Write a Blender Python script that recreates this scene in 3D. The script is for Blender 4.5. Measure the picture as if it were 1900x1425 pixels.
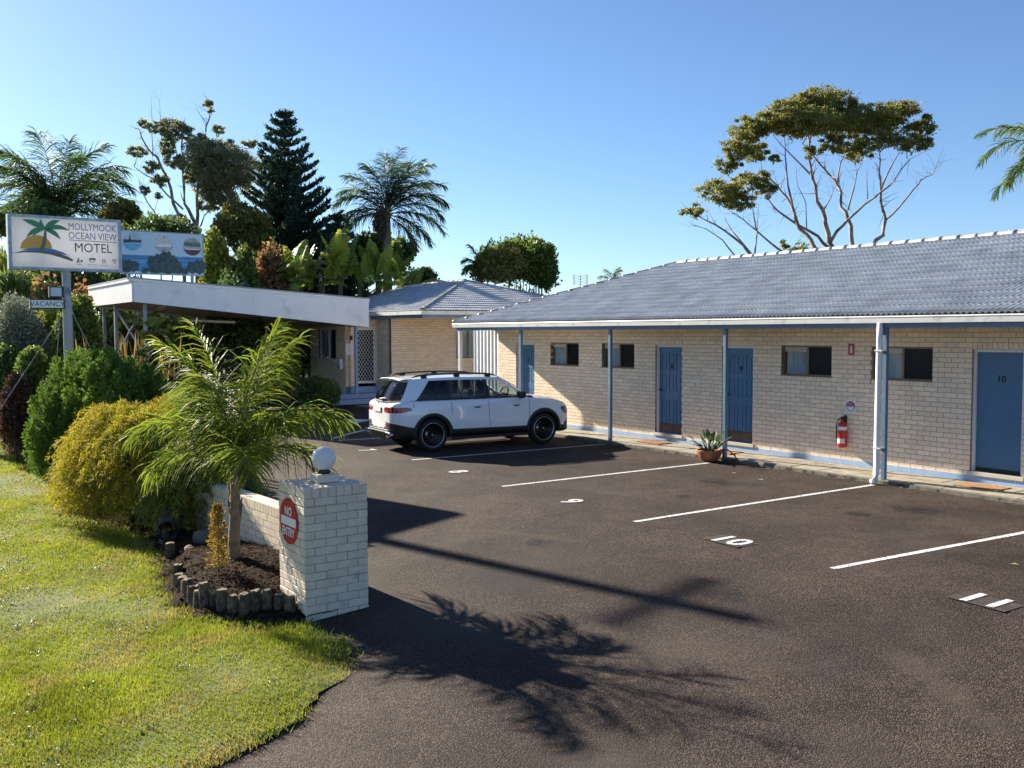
import bpy, bmesh, math, random
import numpy as np
from mathutils import Vector, Matrix
from mathutils.bvhtree import BVHTree

for o in list(bpy.data.objects):
    bpy.data.objects.remove(o, do_unlink=True)
scene = bpy.context.scene
COL = scene.collection
random.seed(11)
RNG = np.random.default_rng(11)

# ------------------------------------------------------------------ camera
CAM_F, CAM_POS = 1761.3, np.array([13.301, -15.278, 2.353])          # focal length in photo pixels (1900 wide)
YAW, PITCH, ROLL = math.radians(-55.299), math.radians(3.158), math.radians(-0.219)
_fw = np.array([math.sin(YAW) * math.cos(PITCH), math.cos(YAW) * math.cos(PITCH), -math.sin(PITCH)])
_rt0 = np.array([math.cos(YAW), -math.sin(YAW), 0.0])
_up0 = np.cross(_rt0, _fw)
_rt = _rt0 * math.cos(ROLL) + _up0 * math.sin(ROLL)
_up = -_rt0 * math.sin(ROLL) + _up0 * math.cos(ROLL)
cam_data = bpy.data.cameras.new('camera')
cam_data.sensor_width = 36.0
cam_data.lens = CAM_F / 1900.0 * 36.0
cam_data.clip_start, cam_data.clip_end = 0.1, 3000.0
cam = bpy.data.objects.new('camera', cam_data)
cam.matrix_world = Matrix(((_rt[0], _up[0], -_fw[0], CAM_POS[0]), (_rt[1], _up[1], -_fw[1], CAM_POS[1]),
                           (_rt[2], _up[2], -_fw[2], CAM_POS[2]), (0, 0, 0, 1)))
COL.objects.link(cam)
scene.camera = cam

# ------------------------------------------------------------------ sky, sun, exposure
SUN_AZ, SUN_EL = math.radians(11.6), math.radians(24.95)              # light travels towards +X, a little +Y
SKY_STRENGTH, SUN_STRENGTH, EXPOSURE = 0.052, 4.6, 1.68
world = bpy.data.worlds.new('World')
scene.world = world
world.use_nodes = True
_wn, _wl = world.node_tree.nodes, world.node_tree.links
_wn.clear()
_sky = _wn.new('ShaderNodeTexSky')
_sky.sky_type = 'NISHITA'
_sky.sun_disc = False
_sky.sun_elevation = SUN_EL
_sky.sun_rotation = math.atan2(-math.cos(SUN_AZ), -math.sin(SUN_AZ))
_sky.altitude = 1500.0
_sky.air_density, _sky.dust_density, _sky.ozone_density = 1.0, 0.8, 5.0
_bg = _wn.new('ShaderNodeBackground')
_bg.inputs['Strength'].default_value = SKY_STRENGTH
_wo = _wn.new('ShaderNodeOutputWorld')
_wl.new(_sky.outputs['Color'], _bg.inputs['Color'])
_wl.new(_bg.outputs['Background'], _wo.inputs['Surface'])
sun_data = bpy.data.lights.new('sun', 'SUN')
sun_data.energy = SUN_STRENGTH
sun_data.angle = math.radians(0.53)
sun_data.color = (1.0, 0.90, 0.74)
sun = bpy.data.objects.new('sun', sun_data)
_sd = Vector((math.cos(SUN_AZ) * math.cos(SUN_EL), math.sin(SUN_AZ) * math.cos(SUN_EL), -math.sin(SUN_EL)))
sun.rotation_euler = _sd.to_track_quat('-Z', 'Y').to_euler()
sun.location = (-20, -5, 20)
COL.objects.link(sun)
scene.view_settings.view_transform = 'Standard'
scene.view_settings.look = 'None'
scene.view_settings.exposure = EXPOSURE
scene.view_settings.gamma = 1.0
scene.view_settings.use_curve_mapping = False
scene.render.engine = 'CYCLES'
scene.cycles.max_bounces = 6
scene.cycles.diffuse_bounces = 3
scene.cycles.glossy_bounces = 3
scene.cycles.transmission_bounces = 4
scene.cycles.transparent_max_bounces = 8
scene.cycles.use_denoising = True
scene.cycles.sample_clamp_indirect = 6.0

# ------------------------------------------------------------------ helpers
def at(x, y, depth):
    """world point seen at photo pixel (x, y) at a given depth in metres"""
    d = _fw + _rt * (x - 950.0) / CAM_F - _up * (y - 712.5) / CAM_F
    return CAM_POS + d * depth

def pxm(depth):
    """photo pixels per metre at a depth"""
    return CAM_F / depth

def img(p):
    d = np.asarray(p, float) - CAM_POS
    z = d @ _fw
    return 950 + CAM_F * (d @ _rt) / z, 712.5 - CAM_F * (d @ _up) / z, z

def gz(x, y):
    """height of the paved ground: level car park, falling to the street, rising behind the canopy"""
    t = min(max((-6.5 - y) / 5.0, 0.0), 1.6)
    s = min(max((-20.0 - x) / 24.0, 0.0), 1.0)
    return -0.26 - 0.37 * t + 1.55 * s * s * (3 - 2 * s)

def tag(o, label=None, cat=None, group=None, kind=None):
    if label: o['label'] = label
    if cat: o['category'] = cat
    if group: o['group'] = group
    if kind: o['kind'] = kind
    return o

def empty(name, loc=(0, 0, 0), label=None, cat=None, group=None, rz=0.0):
    o = bpy.data.objects.new(name, None)
    o.location = loc
    o.rotation_euler = (0, 0, rz)
    o.empty_display_size = 0.2
    COL.objects.link(o)
    return tag(o, label, cat, group)

def link(name, me, parent=None, mat=None):
    o = bpy.data.objects.new(name, me)
    COL.objects.link(o)
    if mat is not None:
        me.materials.clear()
        for m in (mat if isinstance(mat, (list, tuple)) else [mat]):
            me.materials.append(m)
    if parent is not None:
        o.parent = parent
    return o

def local(parent, o):
    """give a child built in world coordinates the parent's frame"""
    o.matrix_parent_inverse = parent.matrix_basis.inverted()
    return o

class MB:
    """collects simple shapes into one mesh"""
    def __init__(self):
        self.v, self.f, self.m = [], [], []
        self.cur = 0
    def add(self, verts, faces, M=None):
        b = len(self.v)
        if M is not None:
            verts = [tuple(M @ Vector(p)) for p in verts]
        self.v.extend([tuple(p) for p in verts])
        self.f.extend([tuple(i + b for i in q) for q in faces])
        self.m.extend([self.cur] * len(faces))
        return self
    def box(self, x0, x1, y0, y1, z0, z1, M=None):
        return self.add([(x0, y0, z0), (x1, y0, z0), (x1, y1, z0), (x0, y1, z0), (x0, y0, z1), (x1, y0, z1), (x1, y1, z1), (x0, y1, z1)],
                        [(0, 3, 2, 1), (4, 5, 6, 7), (0, 1, 5, 4), (1, 2, 6, 5), (2, 3, 7, 6), (3, 0, 4, 7)], M)
    def bevel_box(self, x0, x1, y0, y1, z0, z1, b=0.01, M=None):
        bm = bmesh.new()
        bmesh.ops.create_cube(bm, size=1.0)
        for p in bm.verts:
            p.co = Vector(((x0 + x1) / 2 + p.co.x * (x1 - x0), (y0 + y1) / 2 + p.co.y * (y1 - y0), (z0 + z1) / 2 + p.co.z * (z1 - z0)))
        bmesh.ops.bevel(bm, geom=list(bm.edges), offset=b, segments=2, affect='EDGES', profile=0.5)
        bm.verts.index_update()
        vs = [tuple(p.co) for p in bm.verts]
        fs = [tuple(p.index for p in q.verts) for q in bm.faces]
        bm.free()
        return self.add(vs, fs, M)
    def prism(self, pts, depth, M=None):
        """polygon in local xy extruded along +z by depth"""
        n = len(pts)
        vs = [(p[0], p[1], 0) for p in pts] + [(p[0], p[1], depth) for p in pts]
        fs = [tuple(reversed(range(n))), tuple(range(n, 2 * n))] + [(i, (i + 1) % n, n + (i + 1) % n, n + i) for i in range(n)]
        return self.add(vs, fs, M)
    def tube(self, path, radii, n=8, cap=True):
        P = [Vector(p) for p in path]
        if not isinstance(radii, (list, tuple, np.ndarray)):
            radii = [radii] * len(P)
        vs, fs = [], []
        ref = Vector((0, 0, 1))
        for i, p in enumerate(P):
            t = (P[min(i + 1, len(P) - 1)] - P[max(i - 1, 0)]).normalized()
            a = t.cross(ref)
            if a.length < 0.15:
                a = t.cross(Vector((1, 0.1, 0)))
            a.normalize()
            b = t.cross(a)
            for k in range(n):
                w = 2 * math.pi * k / n
                vs.append(tuple(p + (a * math.cos(w) + b * math.sin(w)) * radii[i]))
        for i in range(len(P) - 1):
            for k in range(n):
                k2 = (k + 1) % n
                fs.append((i * n + k, i * n + k2, (i + 1) * n + k2, (i + 1) * n + k))
        if cap:
            fs.append(tuple(reversed(range(n))))
            fs.append(tuple(range((len(P) - 1) * n, len(P) * n)))
        return self.add(vs, fs)
    def lathe(self, prof, n=24, M=None, cap=True):
        """profile [(radius, z)] turned round local z"""
        vs, fs = [], []
        for r, z in prof:
            for k in range(n):
                w = 2 * math.pi * k / n
                vs.append((r * math.cos(w), r * math.sin(w), z))
        for i in range(len(prof) - 1):
            for k in range(n):
                k2 = (k + 1) % n
                fs.append((i * n + k, i * n + k2, (i + 1) * n + k2, (i + 1) * n + k))
        if cap:
            fs.append(tuple(reversed(range(n))))
            fs.append(tuple(range((len(prof) - 1) * n, len(prof) * n)))
        return self.add(vs, fs, M)
    def mesh(self, name, smooth=False):
        me = bpy.data.meshes.new(name)
        me.from_pydata(self.v, [], self.f)
        me.polygons.foreach_set('material_index', self.m)
        if smooth:
            me.polygons.foreach_set('use_smooth', [True] * len(me.polygons))
        me.update()
        return me
    def build(self, name, mat, parent=None, smooth=False):
        return link(name, self.mesh(name, smooth), parent, mat)

def grid_mesh(name, P, mat, parent=None, smooth=True, flip=False):
    """P: array (nu, nv, 3) of points -> quad sheet"""
    nu, nv = P.shape[:2]
    idx = np.arange(nu * nv).reshape(nu, nv)
    q = np.stack([idx[:-1, :-1], idx[1:, :-1], idx[1:, 1:], idx[:-1, 1:]], -1).reshape(-1, 4)
    if flip:
        q = q[:, ::-1]
    return quads(name, P.reshape(-1, 3), q, mat, parent, smooth)

def quads(name, V, Q, mat, parent=None, smooth=False, rnd=None):
    """fast mesh from numpy vertices and faces of one size; rnd = one random number per vertex"""
    V = np.ascontiguousarray(V, dtype=np.float32)
    Q = np.ascontiguousarray(Q, dtype=np.int32)
    k = Q.shape[1]
    me = bpy.data.meshes.new(name)
    me.vertices.add(len(V))
    me.vertices.foreach_set('co', V.ravel())
    me.loops.add(Q.size)
    me.loops.foreach_set('vertex_index', Q.ravel())
    me.polygons.add(len(Q))
    me.polygons.foreach_set('loop_start', np.arange(0, Q.size, k, dtype=np.int32))
    me.polygons.foreach_set('loop_total', np.full(len(Q), k, dtype=np.int32))
    me.polygons.foreach_set('use_smooth', np.full(len(Q), bool(smooth)))
    if rnd is not None:
        a = me.attributes.new('rnd', 'FLOAT', 'POINT')
        a.data.foreach_set('value', np.ascontiguousarray(rnd, dtype=np.float32))
    me.update(calc_edges=True)
    return link(name, me, parent, mat)

def frame(o, ax, ay, az):
    """matrix with the given origin and axes"""
    return Matrix(((ax[0], ay[0], az[0], o[0]), (ax[1], ay[1], az[1], o[1]), (ax[2], ay[2], az[2], o[2]), (0, 0, 0, 1)))

FACE_X = lambda p: frame(p, (0, 1, 0), (0, 0, 1), (1, 0, 0))          # reads left to right for someone facing -X
FACE_Y = lambda p: frame(p, (1, 0, 0), (0, 0, 1), (0, -1, 0))         # on a wall that faces -Y
FLAT = lambda p: frame(p, (1, 0, 0), (0, 1, 0), (0, 0, 1))            # painted on the ground

def lettering(name, s, size, M, mat, parent=None, depth=0.002, align='CENTER', bold=0.0, sx=1.0, spacing=1.0):
    cu = bpy.data.curves.new(name, 'FONT')
    cu.body, cu.size, cu.extrude = s, size, depth
    cu.align_x, cu.align_y = align, 'CENTER'
    cu.offset = bold
    cu.space_character = spacing
    cu.resolution_u = 3
    t = bpy.data.objects.new(name + '_curve', cu)
    COL.objects.link(t)
    dg = bpy.context.evaluated_depsgraph_get()
    me = bpy.data.meshes.new_from_object(t.evaluated_get(dg))
    bpy.data.objects.remove(t)
    me.transform(M @ Matrix.Diagonal((sx, 1, 1, 1)))
    me.name = name
    return link(name, me, parent, mat)

# ------------------------------------------------------------------ materials
def mat(name, col, rough=0.6, metal=0.0, var=0.12, vscale=4.0, bump=0.0, bscale=60.0, spec=0.5, rnd=0.0, coat=0.0,
        col2=None, c2scale=3.0, c2lo=0.45, c2hi=0.6, trans=0.0, hue=0.0, detail=4.0, c2max=1.0):
    m = bpy.data.materials.new(name)
    m.use_nodes = True
    nt = m.node_tree
    N, L = nt.nodes, nt.links
    N.clear()
    out = N.new('ShaderNodeOutputMaterial')
    bs = N.new('ShaderNodeBsdfPrincipled')
    bs.inputs['Roughness'].default_value = rough
    bs.inputs['Metallic'].default_value = metal
    bs.inputs['Specular IOR Level'].default_value = spec
    bs.inputs['Coat Weight'].default_value = coat
    tc = N.new('ShaderNodeTexCoord')
    geo = N.new('ShaderNodeNewGeometry')
    pos = geo.outputs['Position']
    def noise(scale, det=4.0):
        n = N.new('ShaderNodeTexNoise')
        n.inputs['Scale'].default_value = scale
        n.inputs['Detail'].default_value = det
        L.new(pos, n.inputs['Vector'])
        return n.outputs['Fac']
    rgb = N.new('ShaderNodeRGB')
    rgb.outputs[0].default_value = (*col, 1)
    c = rgb.outputs[0]
    if col2 is not None:
        mr = N.new('ShaderNodeMapRange')
        mr.inputs['From Min'].default_value = c2lo
        mr.inputs['From Max'].default_value = c2hi
        mr.inputs['To Max'].default_value = c2max
        L.new(noise(c2scale, 6.0), mr.inputs['Value'])
        mx = N.new('ShaderNodeMix')
        mx.data_type = 'RGBA'
        L.new(mr.outputs['Result'], mx.inputs['Factor'])
        L.new(c, mx.inputs['A'])
        mx.inputs['B'].default_value = (*col2, 1)
        c = mx.outputs['Result']
    val = None
    if var > 0:
        mr = N.new('ShaderNodeMapRange')
        mr.inputs['From Min'].default_value, mr.inputs['From Max'].default_value = 0.3, 0.7
        mr.inputs['To Min'].default_value, mr.inputs['To Max'].default_value = 1 - var, 1 + var
        L.new(noise(vscale, detail), mr.inputs['Value'])
        val = mr.outputs['Result']
    if rnd > 0:
        oi = N.new('ShaderNodeObjectInfo')
        aa = N.new('ShaderNodeAttribute')
        aa.attribute_name = 'rnd'
        ad = N.new('ShaderNodeMath'); ad.operation = 'ADD'
        L.new(oi.outputs['Random'], ad.inputs[0]); L.new(aa.outputs['Fac'], ad.inputs[1])
        fr = N.new('ShaderNodeMath'); fr.operation = 'FRACT'
        L.new(ad.outputs[0], fr.inputs[0])
        mr = N.new('ShaderNodeMapRange')
        mr.inputs['To Min'].default_value, mr.inputs['To Max'].default_value = 1 - rnd, 1 + rnd
        L.new(fr.outputs[0], mr.inputs['Value'])
        if val is None:
            val = mr.outputs['Result']
        else:
            mu = N.new('ShaderNodeMath'); mu.operation = 'MULTIPLY'
            L.new(val, mu.inputs[0]); L.new(mr.outputs['Result'], mu.inputs[1])
            val = mu.outputs[0]
    if val is not None or hue > 0:
        hs = N.new('ShaderNodeHueSaturation')
        L.new(c, hs.inputs['Color'])
        if val is not None:
            L.new(val, hs.inputs['Value'])
        if hue > 0 and rnd > 0:
            m2 = N.new('ShaderNodeMath'); m2.operation = 'MULTIPLY_ADD'
            m2.inputs[1].default_value, m2.inputs[2].default_value = 7.31, 0.13
            L.new(ad.outputs[0], m2.inputs[0])
            f2 = N.new('ShaderNodeMath'); f2.operation = 'FRACT'
            L.new(m2.outputs[0], f2.inputs[0])
            h2 = N.new('ShaderNodeMapRange')
            h2.inputs['To Min'].default_value, h2.inputs['To Max'].default_value = 0.5 - hue, 0.5 + hue
            L.new(f2.outputs[0], h2.inputs['Value'])
            L.new(h2.outputs['Result'], hs.inputs['Hue'])
        c = hs.outputs['Color']
    L.new(c, bs.inputs['Base Color'])
    if bump > 0:
        b = N.new('ShaderNodeBump')
        b.inputs['Strength'].default_value = bump
        b.inputs['Distance'].default_value = 0.01
        L.new(noise(bscale, 3.0), b.inputs['Height'])
        L.new(b.outputs['Normal'], bs.inputs['Normal'])
    sh = bs.outputs['BSDF']
    if trans > 0:
        tr = N.new('ShaderNodeBsdfTranslucent')
        L.new(c, tr.inputs['Color'])
        ms = N.new('ShaderNodeMixShader')
        ms.inputs['Fac'].default_value = trans
        L.new(sh, ms.inputs[1]); L.new(tr.outputs['BSDF'], ms.inputs[2])
        sh = ms.outputs['Shader']
    L.new(sh, out.inputs['Surface'])
    return m

def leaf_mat(name, col, rough=0.45, rnd=0.35, hue=0.02, trans=0.4, spec=0.4, col2=None, c2scale=1.2):
    return mat(name, col, rough, var=0.15, vscale=1.5, rnd=rnd, hue=hue, trans=trans, spec=spec, col2=col2, c2scale=c2scale, c2lo=0.45, c2hi=0.62)

def glass_mat(name, tint=(0.5, 0.55, 0.58), rough=0.02, refl=1.0):
    m = bpy.data.materials.new(name)
    m.use_nodes = True
    N, L = m.node_tree.nodes, m.node_tree.links
    N.clear()
    out = N.new('ShaderNodeOutputMaterial')
    tr = N.new('ShaderNodeBsdfTransparent'); tr.inputs['Color'].default_value = (*tint, 1)
    gl = N.new('ShaderNodeBsdfGlossy'); gl.inputs['Roughness'].default_value = rough
    lw = N.new('ShaderNodeLayerWeight'); lw.inputs['Blend'].default_value = 0.5
    pw = N.new('ShaderNodeMath'); pw.operation = 'POWER'; pw.inputs[1].default_value = 5.0
    L.new(lw.outputs['Facing'], pw.inputs[0])
    mu = N.new('ShaderNodeMath'); mu.operation = 'MULTIPLY_ADD'; mu.inputs[1].default_value = 0.95 * refl; mu.inputs[2].default_value = 0.045 * refl
    mu.use_clamp = True
    L.new(pw.outputs[0], mu.inputs[0])
    mx = N.new('ShaderNodeMixShader')
    L.new(mu.outputs[0], mx.inputs['Fac']); L.new(tr.outputs[0], mx.inputs[1]); L.new(gl.outputs[0], mx.inputs[2])
    L.new(mx.outputs[0], out.inputs['Surface'])
    return m

# ================================================================== THE SETTING
def asphalt_mat():
    m = bpy.data.materials.new('asphalt')
    m.use_nodes = True
    N, L = m.node_tree.nodes, m.node_tree.links
    bs = N['Principled BSDF']
    geo = N.new('ShaderNodeNewGeometry')
    vo = N.new('ShaderNodeTexVoronoi'); vo.inputs['Scale'].default_value = 95.0
    L.new(geo.outputs['Position'], vo.inputs['Vector'])
    sep = N.new('ShaderNodeSeparateColor'); L.new(vo.outputs['Color'], sep.inputs[0])
    cr = N.new('ShaderNodeValToRGB')
    e = cr.color_ramp.elements
    e[0].position, e[0].color = 0.0, (0.012, 0.010, 0.0095, 1)
    e[1].position, e[1].color = 1.0, (0.118, 0.084, 0.065, 1)
    k = cr.color_ramp.elements.new(0.55); k.color = (0.033, 0.0235, 0.019, 1)
    L.new(sep.outputs[0], cr.inputs['Fac'])
    def noise(s, d=5.0):
        n = N.new('ShaderNodeTexNoise'); n.inputs['Scale'].default_value = s; n.inputs['Detail'].default_value = d
        L.new(geo.outputs['Position'], n.inputs['Vector']); return n.outputs['Fac']
    def rng(src, a, b, lo, hi):
        r = N.new('ShaderNodeMapRange'); L.new(src, r.inputs['Value'])
        r.inputs['From Min'].default_value, r.inputs['From Max'].default_value = a, b
        r.inputs['To Min'].default_value, r.inputs['To Max'].default_value = lo, hi
        return r.outputs['Result']
    def mul(a, b):
        q = N.new('ShaderNodeMath'); q.operation = 'MULTIPLY'; L.new(a, q.inputs[0]); L.new(b, q.inputs[1]); return q.outputs[0]
    v = mul(rng(noise(0.55), 0.32, 0.68, 0.60, 1.20), rng(noise(2.6), 0.3, 0.7, 0.82, 1.2))
    # tyre-polished tracks and drip stains where cars stop, with their own ragged shapes
    hs = N.new('ShaderNodeHueSaturation')
    L.new(cr.outputs['Color'], hs.inputs['Color']); L.new(v, hs.inputs['Value'])
    dust = N.new('ShaderNodeMix'); dust.data_type = 'RGBA'
    L.new(rng(noise(0.8, 9.0), 0.52, 0.72, 0.0, 0.5), dust.inputs['Factor'])
    L.new(hs.outputs['Color'], dust.inputs['A']); dust.inputs['B'].default_value = (0.075, 0.060, 0.050, 1)
    oil = N.new('ShaderNodeMix'); oil.data_type = 'RGBA'
    L.new(rng(noise(0.9, 3.0), 0.60, 0.70, 0.0, 0.55), oil.inputs['Factor'])
    L.new(dust.outputs['Result'], oil.inputs['A']); oil.inputs['B'].default_value = (0.022, 0.020, 0.020, 1)
    L.new(oil.outputs['Result'], bs.inputs['Base Color'])
    bs.inputs['Roughness'].default_value = 0.82
    bs.inputs['Specular IOR Level'].default_value = 0.2
    b = N.new('ShaderNodeBump'); b.inputs['Strength'].default_value = 0.75; b.inputs['Distance'].default_value = 0.008
    L.new(vo.outputs['Distance'], b.inputs['Height']); b.invert = True
    L.new(b.outputs['Normal'], bs.inputs['Normal'])
    return m

M_ASPHALT = asphalt_mat()
M_EARTH = mat('far_ground', (0.055, 0.075, 0.025), 0.95, var=0.3, vscale=0.4, col2=(0.10, 0.085, 0.045), c2scale=0.15)
M_SOIL = mat('mulch_soil', (0.020, 0.013, 0.009), 1.0, spec=0.05, var=0.5, vscale=14, bump=1.0, bscale=35, col2=(0.034, 0.024, 0.018), c2scale=9, c2lo=0.52, c2hi=0.66)
M_TURF = mat('turf', (0.095, 0.125, 0.018), 0.95, var=0.3, vscale=2.5, bump=0.8, bscale=60, col2=(0.17, 0.135, 0.045), c2scale=1.6, c2lo=0.54, c2hi=0.72)
M_PAVER = mat('concrete_paver', (0.30, 0.265, 0.205), 0.9, var=0.16, vscale=5, bump=0.4, bscale=120, rnd=0.10, col2=(0.17, 0.15, 0.12), c2scale=3.5, c2lo=0.55, c2hi=0.75, c2max=0.7)
M_KERB = mat('kerb_concrete', (0.20, 0.185, 0.15), 0.95, var=0.3, vscale=12, bump=0.7, bscale=60, col2=(0.05, 0.045, 0.038), c2scale=6, c2lo=0.5, c2hi=0.62)
M_PAINT = mat('road_paint', (0.72, 0.72, 0.72), 0.7, var=0.12, vscale=8, bump=0.5, bscale=110, col2=(0.25, 0.24, 0.24), c2scale=32, c2lo=0.54, c2hi=0.66, c2max=0.9)
def add_wear(m, scale, lo, hi, most):
    """worn paint: the surface below shows through in ragged specks"""
    N, L = m.node_tree.nodes, m.node_tree.links
    out = next(n for n in N if n.type == 'OUTPUT_MATERIAL')
    src = out.inputs['Surface'].links[0].from_socket
    g = N.new('ShaderNodeNewGeometry'); n1 = N.new('ShaderNodeTexNoise'); n1.inputs['Scale'].default_value = scale; n1.inputs['Detail'].default_value = 6
    L.new(g.outputs['Position'], n1.inputs['Vector'])
    r = N.new('ShaderNodeMapRange'); r.inputs['From Min'].default_value, r.inputs['From Max'].default_value, r.inputs['To Max'].default_value = lo, hi, most
    L.new(n1.outputs['Fac'], r.inputs['Value'])
    t = N.new('ShaderNodeBsdfTransparent'); mx = N.new('ShaderNodeMixShader')
    L.new(r.outputs['Result'], mx.inputs['Fac']); L.new(src, mx.inputs[1]); L.new(t.outputs[0], mx.inputs[2]); L.new(mx.outputs[0], out.inputs['Surface'])
add_wear(M_PAINT, 45, 0.53, 0.66, 0.9)
M_BLACKPAINT = mat('black_road_paint', (0.024, 0.019, 0.018), 0.85, var=0.3, vscale=15, bump=0.5, bscale=110, col2=(0.055, 0.042, 0.034), c2scale=12, c2lo=0.42, c2hi=0.6)

# far ground: one sheet to the horizon
def ground_z(x, y):
    return min(gz(x, y), 1.3) - 0.07
xs = np.concatenate([[-1500, -600, -250, -130], np.arange(-80, 31, 2.5), [60, 130, 300, 700, 1500]])
ys = np.concatenate([[-1200, -500, -200, -90, -50, -30], np.arange(-22, 12, 1.0), [20, 40, 80, 160, 400, 1000, 1600]])
P = np.array([[(x, y, ground_z(x, y)) for y in ys] for x in xs])
tag(grid_mesh('ground', P, M_EARTH, flip=False), kind='structure')

# car park and driveway
xs = np.arange(-34, 17.01, 0.75); ys = np.arange(-20, -0.985, 0.5)
ys[-1] = -0.99
P = np.array([[(x, y, gz(x, y)) for y in ys] for x in xs])
car_park = tag(grid_mesh('car_park', P, M_ASPHALT), kind='structure')

def on_ground(pts, dz=0.004):
    return [(p[0], p[1], gz(p[0], p[1]) + dz) for p in pts]

def stripe(a, b, w, name='bay_line', dz=0.005, mt=None):
    a, b = np.array(a, float), np.array(b, float)
    d = (b - a) / np.linalg.norm(b - a); n = np.array([-d[1], d[0]]) * w / 2
    k = max(2, int(np.linalg.norm(b - a) / 0.5))
    P = np.array([[(*(a + (b - a) * t + s * n * (1 + 0.06 * math.sin(17 * t + s * 3))), gz(*(a + (b - a) * t)) + dz) for s in (1, -1)] for t in np.linspace(0, 1, k)])
    return grid_mesh(name, P, mt or M_PAINT, car_park, smooth=False)

for a, b in [((-3.72, -6.0), (-3.45, -1.02)), ((0.12, -6.36), (0.16, -1.45)), ((3.64, -6.55), (3.68, -1.2)), ((6.83, -6.53), (7.25, -1.02)), ((10.4, -6.55), (10.6, -1.02)),
             ((-7.85, -5.75), (-7.2, -1.02))]:
    stripe(a, b, 0.085)
for s, x, y in [('7', -5.7, -6.05), ('8', -1.74, -6.1), ('9', 1.93, -6.31), ('10', 5.24, -6.40), ('11', 8.48, -6.40)]:
    if len(s) > 1:
        stripe((x - 0.30, y + 0.0), (x + 0.30, y - 0.02), 0.36, 'number_patch', 0.005, M_BLACKPAINT)
    lettering('bay_number', s, 0.52, FLAT((x, y, gz(x, y) + 0.010)), M_PAINT, car_park, depth=0.001, bold=0.012)
# curved end of the drive line, direction arrow, lines by the entry
arc = [(-8.35, -5.62), (-8.75, -5.25), (-9.2, -4.75), (-9.6, -4.25), (-9.95, -3.75), (-10.25, -3.2), (-10.5, -2.5)]
for i in range(len(arc) - 1):
    stripe(arc[i], arc[i + 1], 0.11, 'curved_line')
mb = MB()
mb.add(on_ground([(-13.7, -3.72), (-12.15, -3.72), (-12.15, -3.50), (-13.7, -3.50)], 0.005), [(0, 1, 2, 3)])
mb.add(on_ground([(-12.95, -3.05), (-12.2, -4.05), (-11.55, -3.62), (-12.2, -2.6)], 0.006), [(0, 1, 2, 3)])
mb.build('direction_arrow', M_PAINT, car_park)
stripe((-20.6, -2.0), (-20.6, -0.4), 0.12, 'entry_line')
stripe((-23.0, -2.4), (-23.0, -0.2), 0.12, 'entry_line')

# oil drips where cars stop, and pale scuffed patches
def blotch_mat(name, col, rough, edge, scale):
    m = mat(name, col, rough, var=0.25, vscale=6)
    N, L = m.node_tree.nodes, m.node_tree.links
    out = next(n for n in N if n.type == 'OUTPUT_MATERIAL'); src = out.inputs['Surface'].links[0].from_socket
    tc = N.new('ShaderNodeTexCoord'); mp = N.new('ShaderNodeMapping'); mp.inputs['Location'].default_value = (-1, -1, 0); mp.inputs['Scale'].default_value = (2, 2, 0)
    L.new(tc.outputs['Generated'], mp.inputs['Vector'])
    ln_ = N.new('ShaderNodeVectorMath'); ln_.operation = 'LENGTH'; L.new(mp.outputs['Vector'], ln_.inputs[0])
    g = N.new('ShaderNodeNewGeometry'); nz = N.new('ShaderNodeTexNoise'); nz.inputs['Scale'].default_value = scale; nz.inputs['Detail'].default_value = 8; L.new(g.outputs['Position'], nz.inputs['Vector'])
    ad = N.new('ShaderNodeMath'); ad.operation = 'MULTIPLY_ADD'; ad.inputs[1].default_value = 1.6; L.new(nz.outputs['Fac'], ad.inputs[0]); L.new(ln_.outputs['Value'], ad.inputs[2])
    r = N.new('ShaderNodeMapRange'); r.inputs['From Min'].default_value, r.inputs['From Max'].default_value = 0.95, 1.55; r.inputs['To Min'].default_value, r.inputs['To Max'].default_value = edge, 0.0
    L.new(ad.outputs[0], r.inputs['Value'])
    t = N.new('ShaderNodeBsdfTransparent'); mx = N.new('ShaderNodeMixShader')
    L.new(r.outputs['Result'], mx.inputs['Fac']); L.new(t.outputs[0], mx.inputs[1]); L.new(src, mx.inputs[2]); L.new(mx.outputs[0], out.inputs['Surface'])
    return m
M_OIL = blotch_mat('oil_stain', (0.010, 0.009, 0.009), 0.6, 0.55, 7.0)
M_SCUFF = blotch_mat('pale_scuff', (0.13, 0.105, 0.085), 0.9, 0.22, 3.0)
def blotch(name, x, y, w, h, a, m_, dz):
    ca, sa = math.cos(a), math.sin(a)
    P = np.array([[(u * w, v * h, gz(x + u * w * ca - v * h * sa, y + u * w * sa + v * h * ca) - gz(x, y)) for v in np.linspace(-.5, .5, 7)] for u in np.linspace(-.5, .5, 7)])
    o = grid_mesh(name, P, m_, car_park)
    o.location = (x, y, gz(x, y) + dz); o.rotation_euler = (0, 0, a)
for i, (x, y, w, h) in enumerate([(1.9, -3.1, 1.3, .8), (5.4, -2.7, 1.1, .9), (5.1, -3.6, .6, .5), (-1.8, -2.9, 1.2, .9), (8.8, -3.2, 1.2, .9), (2.6, -4.6, .5, .4), (9.3, -5.1, .7, .5), (3.5, -8.1, .6, .5), (6.6, -8.0, .8, .5)]):
    blotch('oil_stain', x, y, w, h, .4 * i, M_OIL, .0035)
for i, (x, y, w, h, a) in enumerate([(3.0, -8.0, 4.5, .35, .35), (7.6, -9.2, 2.6, 1.6, .2), (6.0, -10.4, 1.8, .9, .3), (9.2, -8.4, 3.0, .5, -.5), (6.2, -4.4, 2.4, .9, 1.3), (8.6, -11.2, 2.2, 1.2, .1), (1.8, -5.2, 2.0, .8, .6), (5.9, -12.6, 1.6, .35, -.9)]):
    blotch('scuffed_patch', x, y, w, h, a, M_SCUFF, .0022 + .0001 * i)

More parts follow.
